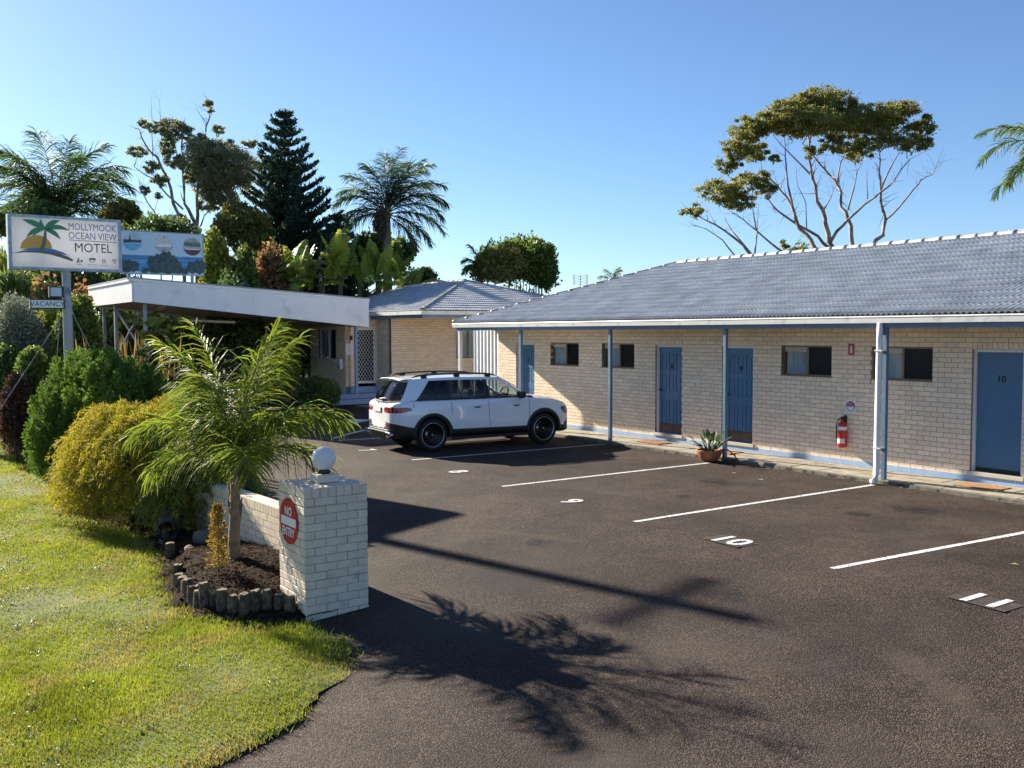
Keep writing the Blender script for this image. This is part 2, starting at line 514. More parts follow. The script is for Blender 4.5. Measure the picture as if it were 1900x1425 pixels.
# footpath of pavers along the rooms
path = tag(MB().box(-17.0, 12.0, -1.0, 0.30, -0.40, -0.205).build('footpath', M_KERB), kind='structure')
paver_me = MB().bevel_box(0.004, 0.596, 0.004, 0.486, -0.06, 0.0, 0.006).mesh('paver')
paver_me.materials.append(M_PAVER)
for i in range(46):
    for j in range(2):
        p = bpy.data.objects.new('paver', paver_me); COL.objects.link(p); p.parent = path
        p.location = (-16.8 + 0.6 * i + (0.3 if j else 0.0), -0.99 + 0.49 * j, -0.178 + random.uniform(-0.004, 0.004) + 0.006 * j)
        p.rotation_euler = (random.uniform(-.004, .004), random.uniform(-.004, .004), random.uniform(-.006, .006))

# verge lawn
EDGE_X = [-60, -9.2, -7.4, -4.0, -1.9, -0.9, 0.4, 1.5, 2.2, 2.9, 3.5, 4.0, 4.3, 4.6, 5.28, 5.75, 5.98, 6.26, 6.40, 6.53, 6.62, 6.9, 7.05, 7.1]
EDGE_Y = [-11.2, -12.15, -12.10, -12.15, -12.02, -11.85, -12.02, -12.28, -12.42, -12.42, -12.28, -11.95, -11.72, -11.62, -11.63, -11.84, -12.14, -12.45, -12.67, -12.94, -13.24, -14.5, -16.0, -20.0]
def lawn_edge(x):
    return float(np.interp(x, EDGE_X, EDGE_Y)) + 0.05 * math.sin(9.1 * x) + 0.03 * math.sin(23.0 * x)
def lawn_z(x, y):
    e = lawn_edge(x) - y
    return gz(x, y) + 0.008 + 0.035 * min(max(e / 0.6, 0), 1) + 0.02 * math.sin(1.7 * x + 0.6) * math.sin(2.1 * y)
xs = np.concatenate([np.arange(-60, -12, 4.0), np.arange(-12, 5, 0.25), np.arange(5, 7.11, 0.06)])
P = np.array([[(x, -20 + t * (lawn_edge(x) + 20), lawn_z(x, -20 + t * (lawn_edge(x) + 20))) for t in np.concatenate([np.linspace(0, .55, 6)[:-1], np.linspace(.55, 1, 40)])] for x in xs])
lawn = tag(grid_mesh('lawn', P, M_TURF), kind='structure')

# garden bed behind it
def bed_z(x, y):
    d = min(max((y - lawn_edge(min(x, 4.2))) / 0.35, 0), 1)
    return gz(x, y) + 0.02 + 0.17 * d * math.exp(-((x - 2.2) / 1.7) ** 2) + 0.09 * d * min(max((4.3 - x) / 0.8, 0.1), 1)
xs = np.concatenate([np.arange(-34, -12, 1.0), np.arange(-12, 4.21, 0.12)])
def bed_top(x):
    return float(np.interp(x, [-34, -12, -8, -3, 3.47, 4.2], [-8.9, -8.9, -9.8, -11.55, -10.95, -11.2]))
P = np.array([[(x, y, bed_z(x, y) + 0.02 * math.sin(13 * x) * math.sin(11 * y)) for y in np.linspace(lawn_edge(x) - 0.04, bed_top(x), 14)] for x in xs])
tag(grid_mesh('garden_bed', P, M_SOIL), kind='structure')

# leaf litter and bark chips on the bed: nobody could count them
def chips(n, x0, x1, zf, inside, size):
    V, Q, R_ = [], [], []
    k = 0
    while k < n:
        x = random.uniform(x0, x1); y = random.uniform(-12.6, -10.8)
        if not inside(x, y):
            continue
        a = random.uniform(0, 6.28); s = size * random.uniform(0.4, 1.5); w = s * random.uniform(0.15, 0.5)
        z = zf(x, y) + random.uniform(0.004, 0.02); tl = random.uniform(-0.5, 0.5) * s
        dx, dy = math.cos(a), math.sin(a)
        b = len(V)
        V += [(x - dx * s, y - dy * s, z), (x - dy * w, y + dx * w, z + 0.004), (x + dx * s, y + dy * s, z + abs(tl)), (x + dy * w, y - dx * w, z + 0.004)]
        Q.append((b, b + 1, b + 2, b + 3)); R_ += [random.random()] * 4
        k += 1
    return V, Q, R_
M_CHIP = mat('bark_chip', (0.055, 0.035, 0.022), 1.0, spec=0.05, var=0.2, rnd=0.8, hue=0.015)
V, Q, R_ = chips(7000, -1.5, 4.1, lambda x, y: bed_z(x, y), lambda x, y: lawn_edge(x) - 0.12 < y < bed_top(x), 0.028)
GV, GQ, GR = [], [], []
for i in range(1500):          # grit and dead leaves gathered along the kerb
    x = random.uniform(-12, 9); y = -1.02 - abs(random.gauss(0, .10)); s_ = random.uniform(.006, .026); a_ = random.uniform(0, 6.28); z_ = gz(x, y) + .006
    b_ = len(GV); GV += [(x - s_ * math.cos(a_), y - s_ * math.sin(a_), z_), (x + .4 * s_ * math.sin(a_), y - .4 * s_ * math.cos(a_), z_ + .006), (x + s_ * math.cos(a_), y + s_ * math.sin(a_), z_ + .004), (x - .4 * s_ * math.sin(a_), y + .4 * s_ * math.cos(a_), z_ + .006)]
    GQ.append((b_, b_ + 1, b_ + 2, b_ + 3)); GR += [random.random()] * 4
tag(quads('kerb_litter', GV, GQ, mat('kerb_grit', (0.24, 0.19, 0.12), 0.9, var=0.2, rnd=0.6, hue=0.02), rnd=GR), 'grit and dead leaves gathered along the kerb', 'litter', kind='stuff')
tag(quads('bark_litter', V, Q, M_CHIP, rnd=R_), 'dark bark chips and dry litter on the garden bed', 'bark', kind='stuff')

# grass blades, denser where the lawn is close
def grass():
    n = 520000
    x = RNG.uniform(-22, 7.0, n * 3); y = RNG.uniform(-17, -11.2, n * 3)
    e = np.interp(x, EDGE_X, EDGE_Y) + 0.05 * np.sin(9.1 * x) + 0.03 * np.sin(23 * x)
    d2 = (x - CAM_POS[0]) ** 2 + (y - CAM_POS[1]) ** 2
    # keep what lies in or near the view
    dx, dy = x - CAM_POS[0], y - CAM_POS[1]
    dep = dx * _fw[0] + dy * _fw[1]; lat = dx * _rt[0] + dy * _rt[1]
    keep = (y < e + 0.02 + RNG.normal(0, 0.06, len(x)) * (1 + np.sin(5 * x))) & (dep > 4) & (lat / dep > -0.66) & (RNG.random(len(x)) < np.clip(75.0 / d2, 0.03, 1))
    pat = np.sin(0.9 * x + 1.3 * np.sin(0.7 * y)) * np.sin(1.1 * y + 0.4 * x) + 0.6 * np.sin(2.7 * x + 1.0) * np.sin(3.1 * y)
    keep &= RNG.random(len(x)) < np.clip(0.72 + 0.35 * pat, 0.22, 1)
    x, y, e, d2, pat = (a[keep] for a in (x, y, e, d2, pat))
    m = len(x)
    near_edge = np.clip(1 - (e - y) / 0.5, 0, 1)
    h = RNG.uniform(0.018, 0.042, m) * (1 + 0.9 * near_edge * RNG.random(m)) * (1 + 0.02 * np.sqrt(d2)) * (1 + 0.25 * pat)
    w = RNG.uniform(0.0022, 0.0045, m) * (0.55 + 0.075 * np.sqrt(d2))
    a = RNG.uniform(0, 2 * np.pi, m)
    lean = RNG.uniform(0.1, 1.1, m) * h
    la = RNG.uniform(0, 2 * np.pi, m)
    z = np.array([lawn_z(p, q) for p, q in zip(x, y)]) - 0.004
    V = np.empty((m, 3, 3), np.float32)
    V[:, 0] = np.stack([x - np.cos(a) * w, y - np.sin(a) * w, z], 1)
    V[:, 1] = np.stack([x + np.cos(a) * w, y + np.sin(a) * w, z], 1)
    V[:, 2] = np.stack([x + np.cos(la) * lean, y + np.sin(la) * lean, z + h], 1)
    r = np.repeat(np.clip(RNG.random(m) * 0.6 + 0.2 + 0.12 * pat, 0, 0.999), 3)
    return quads('grass_blades', V.reshape(-1, 3), np.arange(m * 3).reshape(-1, 3), M_GRASS, rnd=r)
M_GRASS = mat('grass_blade', (0.235, 0.270, 0.024), 0.55, var=0.25, vscale=1.6, rnd=0.45, hue=0.03, trans=0.5, spec=0.3, col2=(0.30, 0.26, 0.07), c2scale=1.4, c2lo=0.48, c2hi=0.64, c2max=0.9)
# broadleaf weeds and clover patches in the turf
wc = [(random.uniform(-6, 6.4), random.uniform(-16.2, -12.3)) for _ in range(150)]
WV, WQ, WR = [], [], []
for (x, y) in wc:
    if y > lawn_edge(x) - .1: continue
    rad = random.uniform(.05, .16)
    for _ in range(26):
        a_ = random.uniform(0, 6.28); d_ = rad * math.sqrt(random.random()); px2, py2 = x + d_ * math.cos(a_), y + d_ * math.sin(a_)
        z_ = lawn_z(px2, py2) + random.uniform(.012, .035); l_ = random.uniform(.012, .030); b_ = random.uniform(0, 6.28); t_ = random.uniform(-.012, .02)
        k_ = len(WV); cx2, sx2 = math.cos(b_), math.sin(b_)
        WV += [(px2, py2, z_), (px2 + l_ * .5 * cx2 - l_ * .4 * sx2, py2 + l_ * .5 * sx2 + l_ * .4 * cx2, z_ + t_ * .5 + .004), (px2 + l_ * cx2, py2 + l_ * sx2, z_ + t_), (px2 + l_ * .5 * cx2 + l_ * .4 * sx2, py2 + l_ * .5 * sx2 - l_ * .4 * cx2, z_ + t_ * .5 + .004)]
        WQ.append((k_, k_ + 1, k_ + 2, k_ + 3)); WR += [random.random()] * 4
tag(quads('lawn_weeds', WV, WQ, leaf_mat('clover_leaf', (0.075, 0.155, 0.025), 0.5, rnd=0.35, trans=0.35), rnd=WR), 'darker clover and broadleaf weeds in the lawn', 'weeds', kind='stuff')
tag(grass(), 'short sunlit grass blades of the verge lawn', 'grass', kind='stuff')

# ================================================================== MOTEL WING
M_BRICK = mat('cream_brick', (0.88, 0.715, 0.535), 0.85, var=0.08, vscale=18, bump=0.06, bscale=60, rnd=0.09, hue=0.006)
M_MORTAR = mat('grey_mortar', (0.42, 0.34, 0.26), 0.95, var=0.2, vscale=25)
M_WBRICK = mat('painted_brick', (0.69, 0.575, 0.455), 0.75, var=0.08, vscale=9, bump=0.12, bscale=50, rnd=0.05, col2=(0.33, 0.31, 0.29), c2scale=7, c2lo=0.62, c2hi=0.78, c2max=0.7)
M_WMORTAR = mat('painted_joint', (0.40, 0.345, 0.285), 0.85, var=0.2, vscale=20, bump=0.3)
M_TILE = mat('grey_roof_tile', (0.45, 0.475, 0.505), 0.40, var=0.10, vscale=2.0, rnd=0.08, spec=0.5, col2=(0.33, 0.345, 0.365), c2scale=1.2, c2lo=0.55, c2hi=0.75, c2max=0.6)
M_CAP = mat('ridge_cap', (0.23, 0.24, 0.255), 0.6, var=0.12, vscale=5, bump=0.3, bscale=60, rnd=0.06, col2=(0.33, 0.33, 0.33), c2scale=4)
M_GUTTER = mat('off_white_metal', (0.74, 0.74, 0.71), 0.45, var=0.05, vscale=3, col2=(0.50, 0.49, 0.46), c2scale=5, c2lo=0.55, c2hi=0.75)
M_BLUE = mat('blue_paint', (0.115, 0.195, 0.30), 0.45, var=0.08, vscale=4)
M_STRIPE = mat('pale_blue_paint', (0.30, 0.43, 0.62), 0.7, var=0.10, vscale=6, bump=0.2, col2=(0.36, 0.42, 0.50), c2scale=14, c2lo=0.58, c2hi=0.7)
M_DOOR = mat('door_blue', (0.066, 0.165, 0.295), 0.38, var=0.06, vscale=3)
M_WHITE = mat('white_paint', (0.76, 0.76, 0.76), 0.5, var=0.05, vscale=5)
M_SOFFIT = mat('cream_soffit', (0.52, 0.47, 0.38), 0.8, var=0.06)
M_BRONZE = mat('bronze_aluminium', (0.225, 0.165, 0.105), 0.45, metal=0.4, var=0.05)
M_DARK = mat('dark_interior', (0.02, 0.02, 0.022), 0.9, var=0.1)
M_BLACK = mat('black_plastic', (0.012, 0.012, 0.013), 0.45, var=0.05)
M_CURTAIN = mat('sheer_curtain', (0.88, 0.89, 0.92), 0.9, var=0.08, vscale=30, trans=0.3)
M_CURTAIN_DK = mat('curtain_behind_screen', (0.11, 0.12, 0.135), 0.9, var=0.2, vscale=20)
M_KICK = mat('bronze_kick_plate', (0.15, 0.11, 0.085), 0.32, metal=0.6, var=0.25, vscale=8)
M_GLASS = glass_mat('window_glass', (0.86, 0.9, 0.92), 0.03, 1.2)
M_SCREEN = glass_mat('fly_screen', (0.42, 0.44, 0.47), 0.3, 0.5)
M_RED = mat('signal_red', (0.52, 0.018, 0.02), 0.35, var=0.05, coat=0.3)
M_SIGNWHITE = mat('sign_white', (0.78, 0.78, 0.80), 0.45, var=0.03)
M_TEXTBLACK = mat('black_print', (0.015, 0.015, 0.018), 0.5, var=0.03)

CO, BL = 0.0857, 0.24                                    # brick course and stretcher module

def wall_bricks(parent, O, ax, inw, L, z0, rows, openings=(), soldiers=(), brick=M_BRICK, mortar=M_MORTAR, nparts=300,
                offset=0.0, thick=0.22, top_extra=0.0, depth=0.10, gap=0.010, recess=0.008, end_bricks=True):
    """brick wall: a mortar core with every brick as its own block standing proud of the joints"""
    O, ax, inw = np.array(O, float), np.array(ax, float), np.array(inw, float)
    us = sorted({0.0, L} | {o[0] for o in openings} | {o[1] for o in openings})
    zt = z0 + rows * CO + top_extra
    zs = sorted({z0, zt} | {o[2] for o in openings} | {o[3] for o in openings})
    zs = [z for z in zs if z0 <= z <= zt]
    R = frame((O[0], O[1], 0), (ax[0], ax[1], 0), (inw[0], inw[1], 0), (0, 0, 1))
    core = MB()
    for a, b in zip(us[:-1], us[1:]):
        run = None
        for c, d in zip(zs[:-1], zs[1:]):
            um, zm = (a + b) / 2, (c + d) / 2
            hole = any(o[0] < um < o[1] and o[2] < zm < o[3] for o in openings)
            if not hole:
                core.box(a, b, recess, thick, c, d, R)
    core.build('wall', mortar, parent)
    B = []
    for k in range(rows):
        z = z0 + k * CO
        zc = z + CO / 2
        blocks = sorted([(o[0], o[1]) for o in openings if o[2] - 0.001 < zc < o[3] + 0.001] + [(s[0], s[1]) for s in soldiers if s[2] - 0.001 < zc < s[2] + s[3]])
        free, c = [], 0.0
        for a, b in blocks:
            if a > c: free.append((c, a))
            c = max(c, b)
        if c < L: free.append((c, L))
        sh = offset + (BL / 2 if k % 2 else 0.0)
        for a, b in free:
            n0 = math.floor((a - sh) / BL)
            u = sh + n0 * BL
            while u < b - 0.001:
                lo, hi = max(u, a), min(u + BL, b)
                g0 = gap / 2 if lo > a + 1e-6 else 0.0
                g1 = gap / 2 if hi < b - 1e-6 else 0.0
                if hi - lo - g0 - g1 > 0.02:
                    B.append((round(lo + g0, 4), z + gap / 2, round(hi - lo - g0 - g1, 3), CO - gap))
                u += BL
    for (a, b, z, h) in soldiers:
        n = max(1, round((b - a) / CO)); w = (b - a) / n
        for i in range(n):
            B.append((a + i * w + gap / 2, z + gap / 2, round(w - gap, 3), h - gap))
    def seen(bk):
        p = O + ax * (bk[0] + bk[2] / 2)
        x, y, d = img((p[0], p[1], bk[1]))
        return (0 if (-20 < x < 1920 and -20 < y < 1445 and d > 0) else 1, d / math.sqrt(bk[2] * bk[3]))
    B.sort(key=seen)
    cache = {}
    for (u, z, l, h) in B[:nparts]:
        key = (l, round(h, 3))
        if key not in cache:
            me = MB().box(0, l, 0, depth, 0, h).mesh('brick'); me.materials.append(brick); cache[key] = me
        o = bpy.data.objects.new('brick', cache[key]); COL.objects.link(o); o.parent = parent
        j = random.uniform(0, 0.0025)
        p = O + ax * u + inw * j
        o.matrix_basis = frame((p[0], p[1], z), (ax[0], ax[1], 0), (inw[0], inw[1], 0), (0, 0, 1))
    rest = B[nparts:]
    if rest:
        V = np.empty((len(rest), 8, 3)); r = np.repeat(RNG.random(len(rest)), 8)
        for i, (u, z, l, h) in enumerate(rest):
            j = random.uniform(0, 0.0025)
            c = [(u, j, z), (u + l, j, z), (u + l, depth, z), (u, depth, z), (u, j, z + h), (u + l, j, z + h), (u + l, depth, z + h), (u, depth, z + h)]
            V[i] = [(O[0] + ax[0] * q[0] + inw[0] * q[1], O[1] + ax[1] * q[0] + inw[1] * q[1], q[2]) for q in c]
        f = np.array([(0, 3, 2, 1), (4, 5, 6, 7), (0, 1, 5, 4), (1, 2, 6, 5), (2, 3, 7, 6), (3, 0, 4, 7)])
        Q = (np.arange(len(rest))[:, None, None] * 8 + f[None]).reshape(-1, 4)
        o = quads('brickwork', V.reshape(-1, 3), Q, brick, parent, rnd=r)
        o['kind'] = 'stuff'

motel = empty('motel_wing', (0, 0, -0.26), 'long single storey cream brick motel wing with blue doors under grey tiled roof', 'building')
motel.location = (0, 0, 0)
WX0, WX1 = -9.44, 12.0
DOORS = {'7': (-8.56, -7.69), '8': (-2.92, -2.06), '9': (-0.86, 0.0), '10': (4.68, 5.54), '11': (9.4, 10.26)}
WINS = [(-6.95, -5.75), (-4.84, -3.64), (0.72, 1.92), (2.78, 3.98), (7.2, 8.4)]
DH, SOLD = 2.0325, 0.110
WZ0, WZ1 = 17 * CO, 24 * CO
opens = [(a - WX0, b - WX0, -0.2, DH) for a, b in DOORS.values()] + [(a - WX0, b - WX0, WZ0, WZ1) for a, b in WINS]
sold = [(a - WX0, b - WX0, DH, 25 * CO - DH) for a, b in DOORS.values()] + [(a - WX0, b - WX0, 16 * CO, CO) for a, b in WINS]
wall_bricks(motel, (WX0, 0.0), (1, 0), (0, 1), WX1 - WX0, -CO, 29, opens, sold, offset=(0.0 - WX0) % BL, top_extra=0.25)
MB().box(WX0 + 0.01, WX1, 0.001, 0.20, -0.27, -CO - 0.002).box(WX0 + 0.01, WX1, -0.004, 0.0005, -0.19, -CO + 0.012).build('plinth', M_STRIPE, motel)
inner = MB()
inner.box(WX0 + 0.3, WX1 - 0.1, 3.9, 4.0, -0.2, 2.6).box(WX0 + 0.3, WX1, 0.5, 4.0, 2.5, 2.55).box(WX0 + 0.3, WX1, 0.22, 4.0, -0.3, -0.2).box(WX0 + 0.2, WX0 + 0.3, 0.3, 4.0, -0.3, 2.55)
inner.build('interior', M_DARK, motel)
MB().box(WX0, WX0 + 0.2, 0.221, 7.9, -0.3, 2.55).box(WX0, WX1, 7.9, 8.1, -0.3, 2.55).box(WX1 - 0.2, WX1, 0.221, 7.9, -0.3, 2.55).build('end_wall', M_BRICK, motel)

def motel_door(n, x0, x1):
    d = MB()
    # frame: two jambs and a head
    fr = MB().box(x0, x0 + 0.045, 0.055, 0.15, 0.0, DH - 0.045).box(x1 - 0.045, x1, 0.055, 0.15, 0.0, DH - 0.045).box(x0, x1, 0.055, 0.15, DH - 0.045, DH - 0.001)
    a, b = x0 + 0.045, x1 - 0.045
    w, t = b - a, DH - 0.045
    if n in ('10', '11'):
        leaf = MB().box(a, b, 0.10, 0.14, 0.07, t).build('door', M_DOOR, motel)
        MB().box(a, b, 0.102, 0.139, 0.0, 0.068).build('bottom_seal', M_BLACK, leaf)
    else:
        leafm = MB().box(a, b, 0.114, 0.14, 0.0, t)
        cols = [(0.105 * w, 0.31 * w), (0.405 * w, 0.61 * w), (0.71 * w, 0.905 * w)]
        rows_ = [(t - 0.56, t - 0.13), (t - 1.03, t - 0.64), (t - 1.765, t - 1.215)]
        # stiles, rails and mullions stand proud of the field so that each panel sits in a groove
        us = [0] + [v for c in cols for v in c] + [w]
        for i in range(0, len(us), 2):
            leafm.box(a + us[i], a + us[i + 1], 0.100, 0.1135, 0.20, t)
        zs = [0.20] + [v for r in reversed(rows_) for v in r] + [t]
        for c in cols:
            for i in range(0, len(zs), 2):
                leafm.box(a + c[0] + .0005, a + c[1] - .0005, 0.100, 0.1134, zs[i], zs[i + 1])
        leaf = leafm.build('door', M_DOOR, motel)
        for ci, c in enumerate(cols):
            for ri, r in enumerate(rows_):
                g = 0.017
                p0, p1, q0, q1 = c[0] + g, c[1] - g, r[0] + g, r[1] - g
                if ri == 0 and ci != 1:       # shouldered tops of the upper side panels
                    l_, r_ = (q1 - 0.09, q1 - 0.005) if ci == 0 else (q1 - 0.005, q1 - 0.09)
                    pts = [(p0, q0), (p1, q0), (p1, r_), (p0, l_)]
                    leafm2 = MB().add([(a + x, 0.104, z) for x, z in pts] + [(a + x, 0.1135, z) for x, z in pts], [(0, 1, 2, 3), (0, 4, 5, 1), (1, 5, 6, 2), (2, 6, 7, 3), (3, 7, 4, 0)])
                    sh = [(p0 - g, l_ + g), (p1 + g, r_ + g), (p1 + g, q1 + g), (p0 - g, q1 + g)]
                    MB().add([(a + x, 0.1005, z) for x, z in sh] + [(a + x, 0.1132, z) for x, z in sh], [(0, 1, 2, 3), (0, 4, 5, 1), (1, 5, 6, 2), (2, 6, 7, 3), (3, 7, 4, 0)]).build('panel_shoulder', M_DOOR, leaf)
                    leafm2.build('panel', M_DOOR, leaf)
                else:
                    MB().box(a + p0, a + p1, 0.104, 0.1135, q0, q1).build('panel', M_DOOR, leaf)
        MB().box(a + 0.005, b - 0.005, 0.0965, 0.0995, 0.045, 0.225).build('kick_plate', M_KICK, leaf)
    lettering('door_number', n, 0.17 if n != '10' else 0.15, FACE_Y(((a + b) / 2 + 0.02, 0.098 if n != '10' else 0.097, 1.545)), M_TEXTBLACK, leaf, depth=0.003, bold=0.004)
    if n in ('7', '9', '8'):
        MB().lathe([(0.012, 0), (0.012, 0.03), (0.026, 0.04), (0.028, 0.055), (0.012, 0.065)], 12, FACE_Y((a + 0.065, 0.10, 1.0))).build('handle', M_BLACK, leaf, True)
    fr.build('door_frame', M_WHITE, motel)
    MB().bevel_box(x0 - 0.03, x1 + 0.05, -0.03, 0.15, -0.07, -0.001, 0.006).build('door_sill', M_SOFFIT, motel)
for n, (a, b) in DOORS.items():
    motel_door(n, a, b)

def wavy(x0, x1, z0, z1, y, amp, waves, name, mt, parent, seed=0):
    n = 48
    r = random.Random(seed)
    ph = r.uniform(0, 6)
    P = np.array([[(x0 + (x1 - x0) * (t + (0.02 * math.sin(9 * t + ph) * (1 - s))), y + amp * math.sin(2 * math.pi * waves * (t + 0.03 * math.sin(7 * t + ph))) * (0.4 + 0.6 * (1 - s)) , z0 + (z1 - z0) * s) for s in np.linspace(0, 1, 6)] for t in np.linspace(0, 1, n)])
    return grid_mesh(name, P, mt, parent)

def motel_window(i, x0, x1):
    w = MB()
    y0, y1 = 0.085, 0.125
    xm = (x0 + x1) / 2 - 0.02
    w.box(x0, x1, y0, y1, WZ0, WZ0 + 0.035).box(x0, x1, y0, y1, WZ1 - 0.03, WZ1)
    w.box(x0, x0 + 0.03, y0, y1, WZ0 + 0.035, WZ1 - 0.03).box(x1 - 0.03, x1, y0, y1, WZ0 + 0.035, WZ1 - 0.03)
    w.box(xm - 0.025, xm + 0.025, y0 + 0.002, y1, WZ0 + 0.035, WZ1 - 0.03)
    win = w.build('window', M_BRONZE, motel)
    MB().box(x0 + 0.03, xm - 0.025, y0 + 0.004, y1 - 0.004, WZ1 - 0.125, WZ1 - 0.03).build('head_panel', M_SOFFIT, win)
    MB().box(x0 + 0.03, xm - 0.025, 0.104, 0.108, WZ0 + 0.035, WZ1 - 0.125).build('pane', M_GLASS, win)
    MB().box(xm + 0.025, x1 - 0.03, 0.100, 0.104, WZ0 + 0.035, WZ1 - 0.03).build('screen', M_SCREEN, win)
    wavy(x0 + 0.05, xm + 0.01, WZ0 + 0.01, WZ1 - 0.05, 0.140, 0.016, 5.2, 'curtain', M_CURTAIN, win, i)
    wavy(xm + 0.03, x1 - 0.01, WZ0 + 0.0, WZ1 - 0.02, 0.160, 0.025, 4.3, 'dark_curtain', M_CURTAIN_DK, win, i + 20)
    MB().box(x0 - .01, x1 + 0.01, -0.018, 0.083, WZ0 - 0.004, WZ0 + 0.012).build('sill_flashing', M_BRONZE, win)
for i, (a, b) in enumerate(WINS):
    motel_window(i, a, b)

# --- roof: front slope of real tiles
EY, EZ, RY, RZ = -1.06, 2.60, 3.44, 4.20
XL, XPK = -10.22, -5.68
PHI = math.atan2(RZ - EZ, RY - EY)
roof = MB().add([(XL, EY, EZ - .02), (13.0, EY, EZ - .02), (13.0, RY, RZ - .02), (XPK, RY, RZ - .02)], [(0, 1, 2, 3)])
roof.add([(XL, EY, EZ - .02), (XPK, RY, RZ - .02), (XL, 8.0, EZ - .02)], [(0, 1, 2)]).add([(XL, 8.0, EZ - .02), (XPK, RY, RZ - .02), (13.0, RY, RZ - .02), (13.0, 8.0, EZ - .02)], [(0, 1, 2, 3)])
roof.add([(13.0, EY, EZ - .02), (13.0, 8.0, EZ - .02), (13.0, RY, RZ - .02)], [(0, 1, 2)])
roof = roof.build('roof', M_TILE, motel)

def tile_mesh_pts(w=0.30, l=0.375, rolls=3, seg=5):
    n = rolls * seg + 1
    pts = []
    for i in range(n):
        s = i / (n - 1)
        pts.append((s * w, 0.016 * (1 + math.cos(2 * math.pi * rolls * s + math.pi))))
    V, F = [], []
    for (x, h) in pts: V.append((x, 0.0, h + 0.050))          # lower lip, top
    for (x, h) in pts: V.append((x, l, h + 0.004))            # upper end, tucked under the next course
    for (x, h) in pts: V.append((x, 0.0, h + 0.004))          # lower lip, underside
    for i in range(n - 1):
        F.append((i, i + 1, n + i + 1, n + i))
        F.append((2 * n + i, 2 * n + i + 1, i + 1, i))
    return V, F

def tile_field(parent, O, ax, up, W, n_rows, x_lo, x_hi, nparts, tile_w=0.30, gauge=0.32, seg=5, rolls=3, mt=None):
    """courses of tiles over a slope; O eave corner, ax along the eave, up the slope direction; x_lo/x_hi(s) clip per height s"""
    mt = mt or M_TILE
    V, F = tile_mesh_pts(tile_w, gauge * 1.17, rolls, seg)
    Vn = np.array(V); Fn = np.array(F)
    O, ax, up = np.array(O, float), np.array(ax, float), np.array(up, float)
    nrm = np.cross(ax, up)
    T = []
    for r in range(n_rows):
        s = r * gauge
        k0 = int(math.floor(x_lo(s) / tile_w)) - 1
        for k in range(k0, int(W / tile_w) + 1):
            u = k * tile_w + (0.0 if r % 2 == 0 else tile_w / 2)
            if u + tile_w < x_lo(s) + 0.02 or u > x_hi(s) - 0.02:
                continue
            whole = u > x_lo(s + gauge * 1.2) and u + tile_w < x_hi(s + gauge * 1.2)
            T.append((u, s, whole))
    def seen(t):
        p = O + ax * t[0] + up * t[1]
        x, y, d = img(p)
        return (0 if t[2] and -10 < x < 1890 else 1, d)
    T.sort(key=seen)
    me = bpy.data.meshes.new('roof_tile'); me.from_pydata(V, [], F); me.polygons.foreach_set('use_smooth', [False] * len(F)); me.materials.append(mt); me.update()
    k = 0
    for t in T[:nparts]:
        if not t[2]: break
        o = bpy.data.objects.new('roof_tile', me); COL.objects.link(o); o.parent = parent
        p = O + ax * t[0] + up * t[1] + nrm * random.uniform(0, 0.004)
        o.matrix_basis = frame(p, ax, up, nrm)
        k += 1
    rest = T[k:]
    VV, QQ, RR = [], [], []
    for i, t in enumerate(rest):
        q = Vn.copy()
        X = q[:, 0] + t[0]; S = q[:, 1] + t[1]
        lo = np.array([x_lo(s) for s in S]); hi = np.array([x_hi(s) for s in S])
        X = np.clip(X, lo, hi)
        VV.append(O + X[:, None] * ax + S[:, None] * up + (q[:, 2] + random.uniform(0, 0.004))[:, None] * nrm)
        QQ.append(Fn + i * len(Vn)); RR.append(np.full(len(Vn), random.random()))
    if rest:
        o = quads('tile_courses', np.concatenate(VV), np.concatenate(QQ), mt, parent, rnd=np.concatenate(RR))
        o['kind'] = 'stuff'

SL = math.hypot(RY - EY, RZ - EZ)
CF = math.cos(PHI)
tile_field(roof, (XL, EY, EZ), (1, 0, 0), (0, CF, math.sin(PHI)), 13.0 - XL, 15, lambda s: s * CF * (XPK - XL) / (RY - EY), lambda s: 13.0 - XL, 300)

def cap_mesh(r=0.10, l=0.40):
    mb = MB()
    n = 9
    ring = lambda rr, x: [(x, rr * math.cos(math.pi * k / (n - 1)), rr * 0.72 * math.sin(math.pi * k / (n - 1))) for k in range(n)]
    prof = [(r * 0.94, 0.0), (r, l - 0.06), (r * 1.07, l - 0.055), (r * 1.09, l + 0.015), (r * 0.9, l + 0.016)]
    vs = [p for rr, x in prof for p in ring(rr, x)]
    fs = [(i * n + k, i * n + k + 1, (i + 1) * n + k + 1, (i + 1) * n + k) for i in range(len(prof) - 1) for k in range(n - 1)]
    mb.add(vs, fs)
    me = mb.mesh('ridge_cap', True); me.materials.append(M_CAP)
    return me
CAP = cap_mesh()
def caps(parent, a, b, name='ridge_cap', me=None, step=0.385, lift=0.0):
    a, b = Vector(a), Vector(b)
    d = (b - a); L = d.length; d.normalize()
    side = Vector((0, 0, 1)).cross(d).normalized(); up = d.cross(side)
    n = int(L / step)
    for i in range(n + 1):
        p = a + d * min(i * step, L - 0.36) + up * (lift + random.uniform(-.004, .004))
        o = bpy.data.objects.new(name, me or CAP); COL.objects.link(o); o.parent = parent
        o.matrix_basis = frame(p, d, side, up)
caps(roof, (XPK, RY, RZ + 0.02), (13.0, RY, RZ + 0.02))
caps(roof, (XPK, RY, RZ + 0.015), (XL + .05, EY + .05, EZ + 0.03), 'hip_cap')

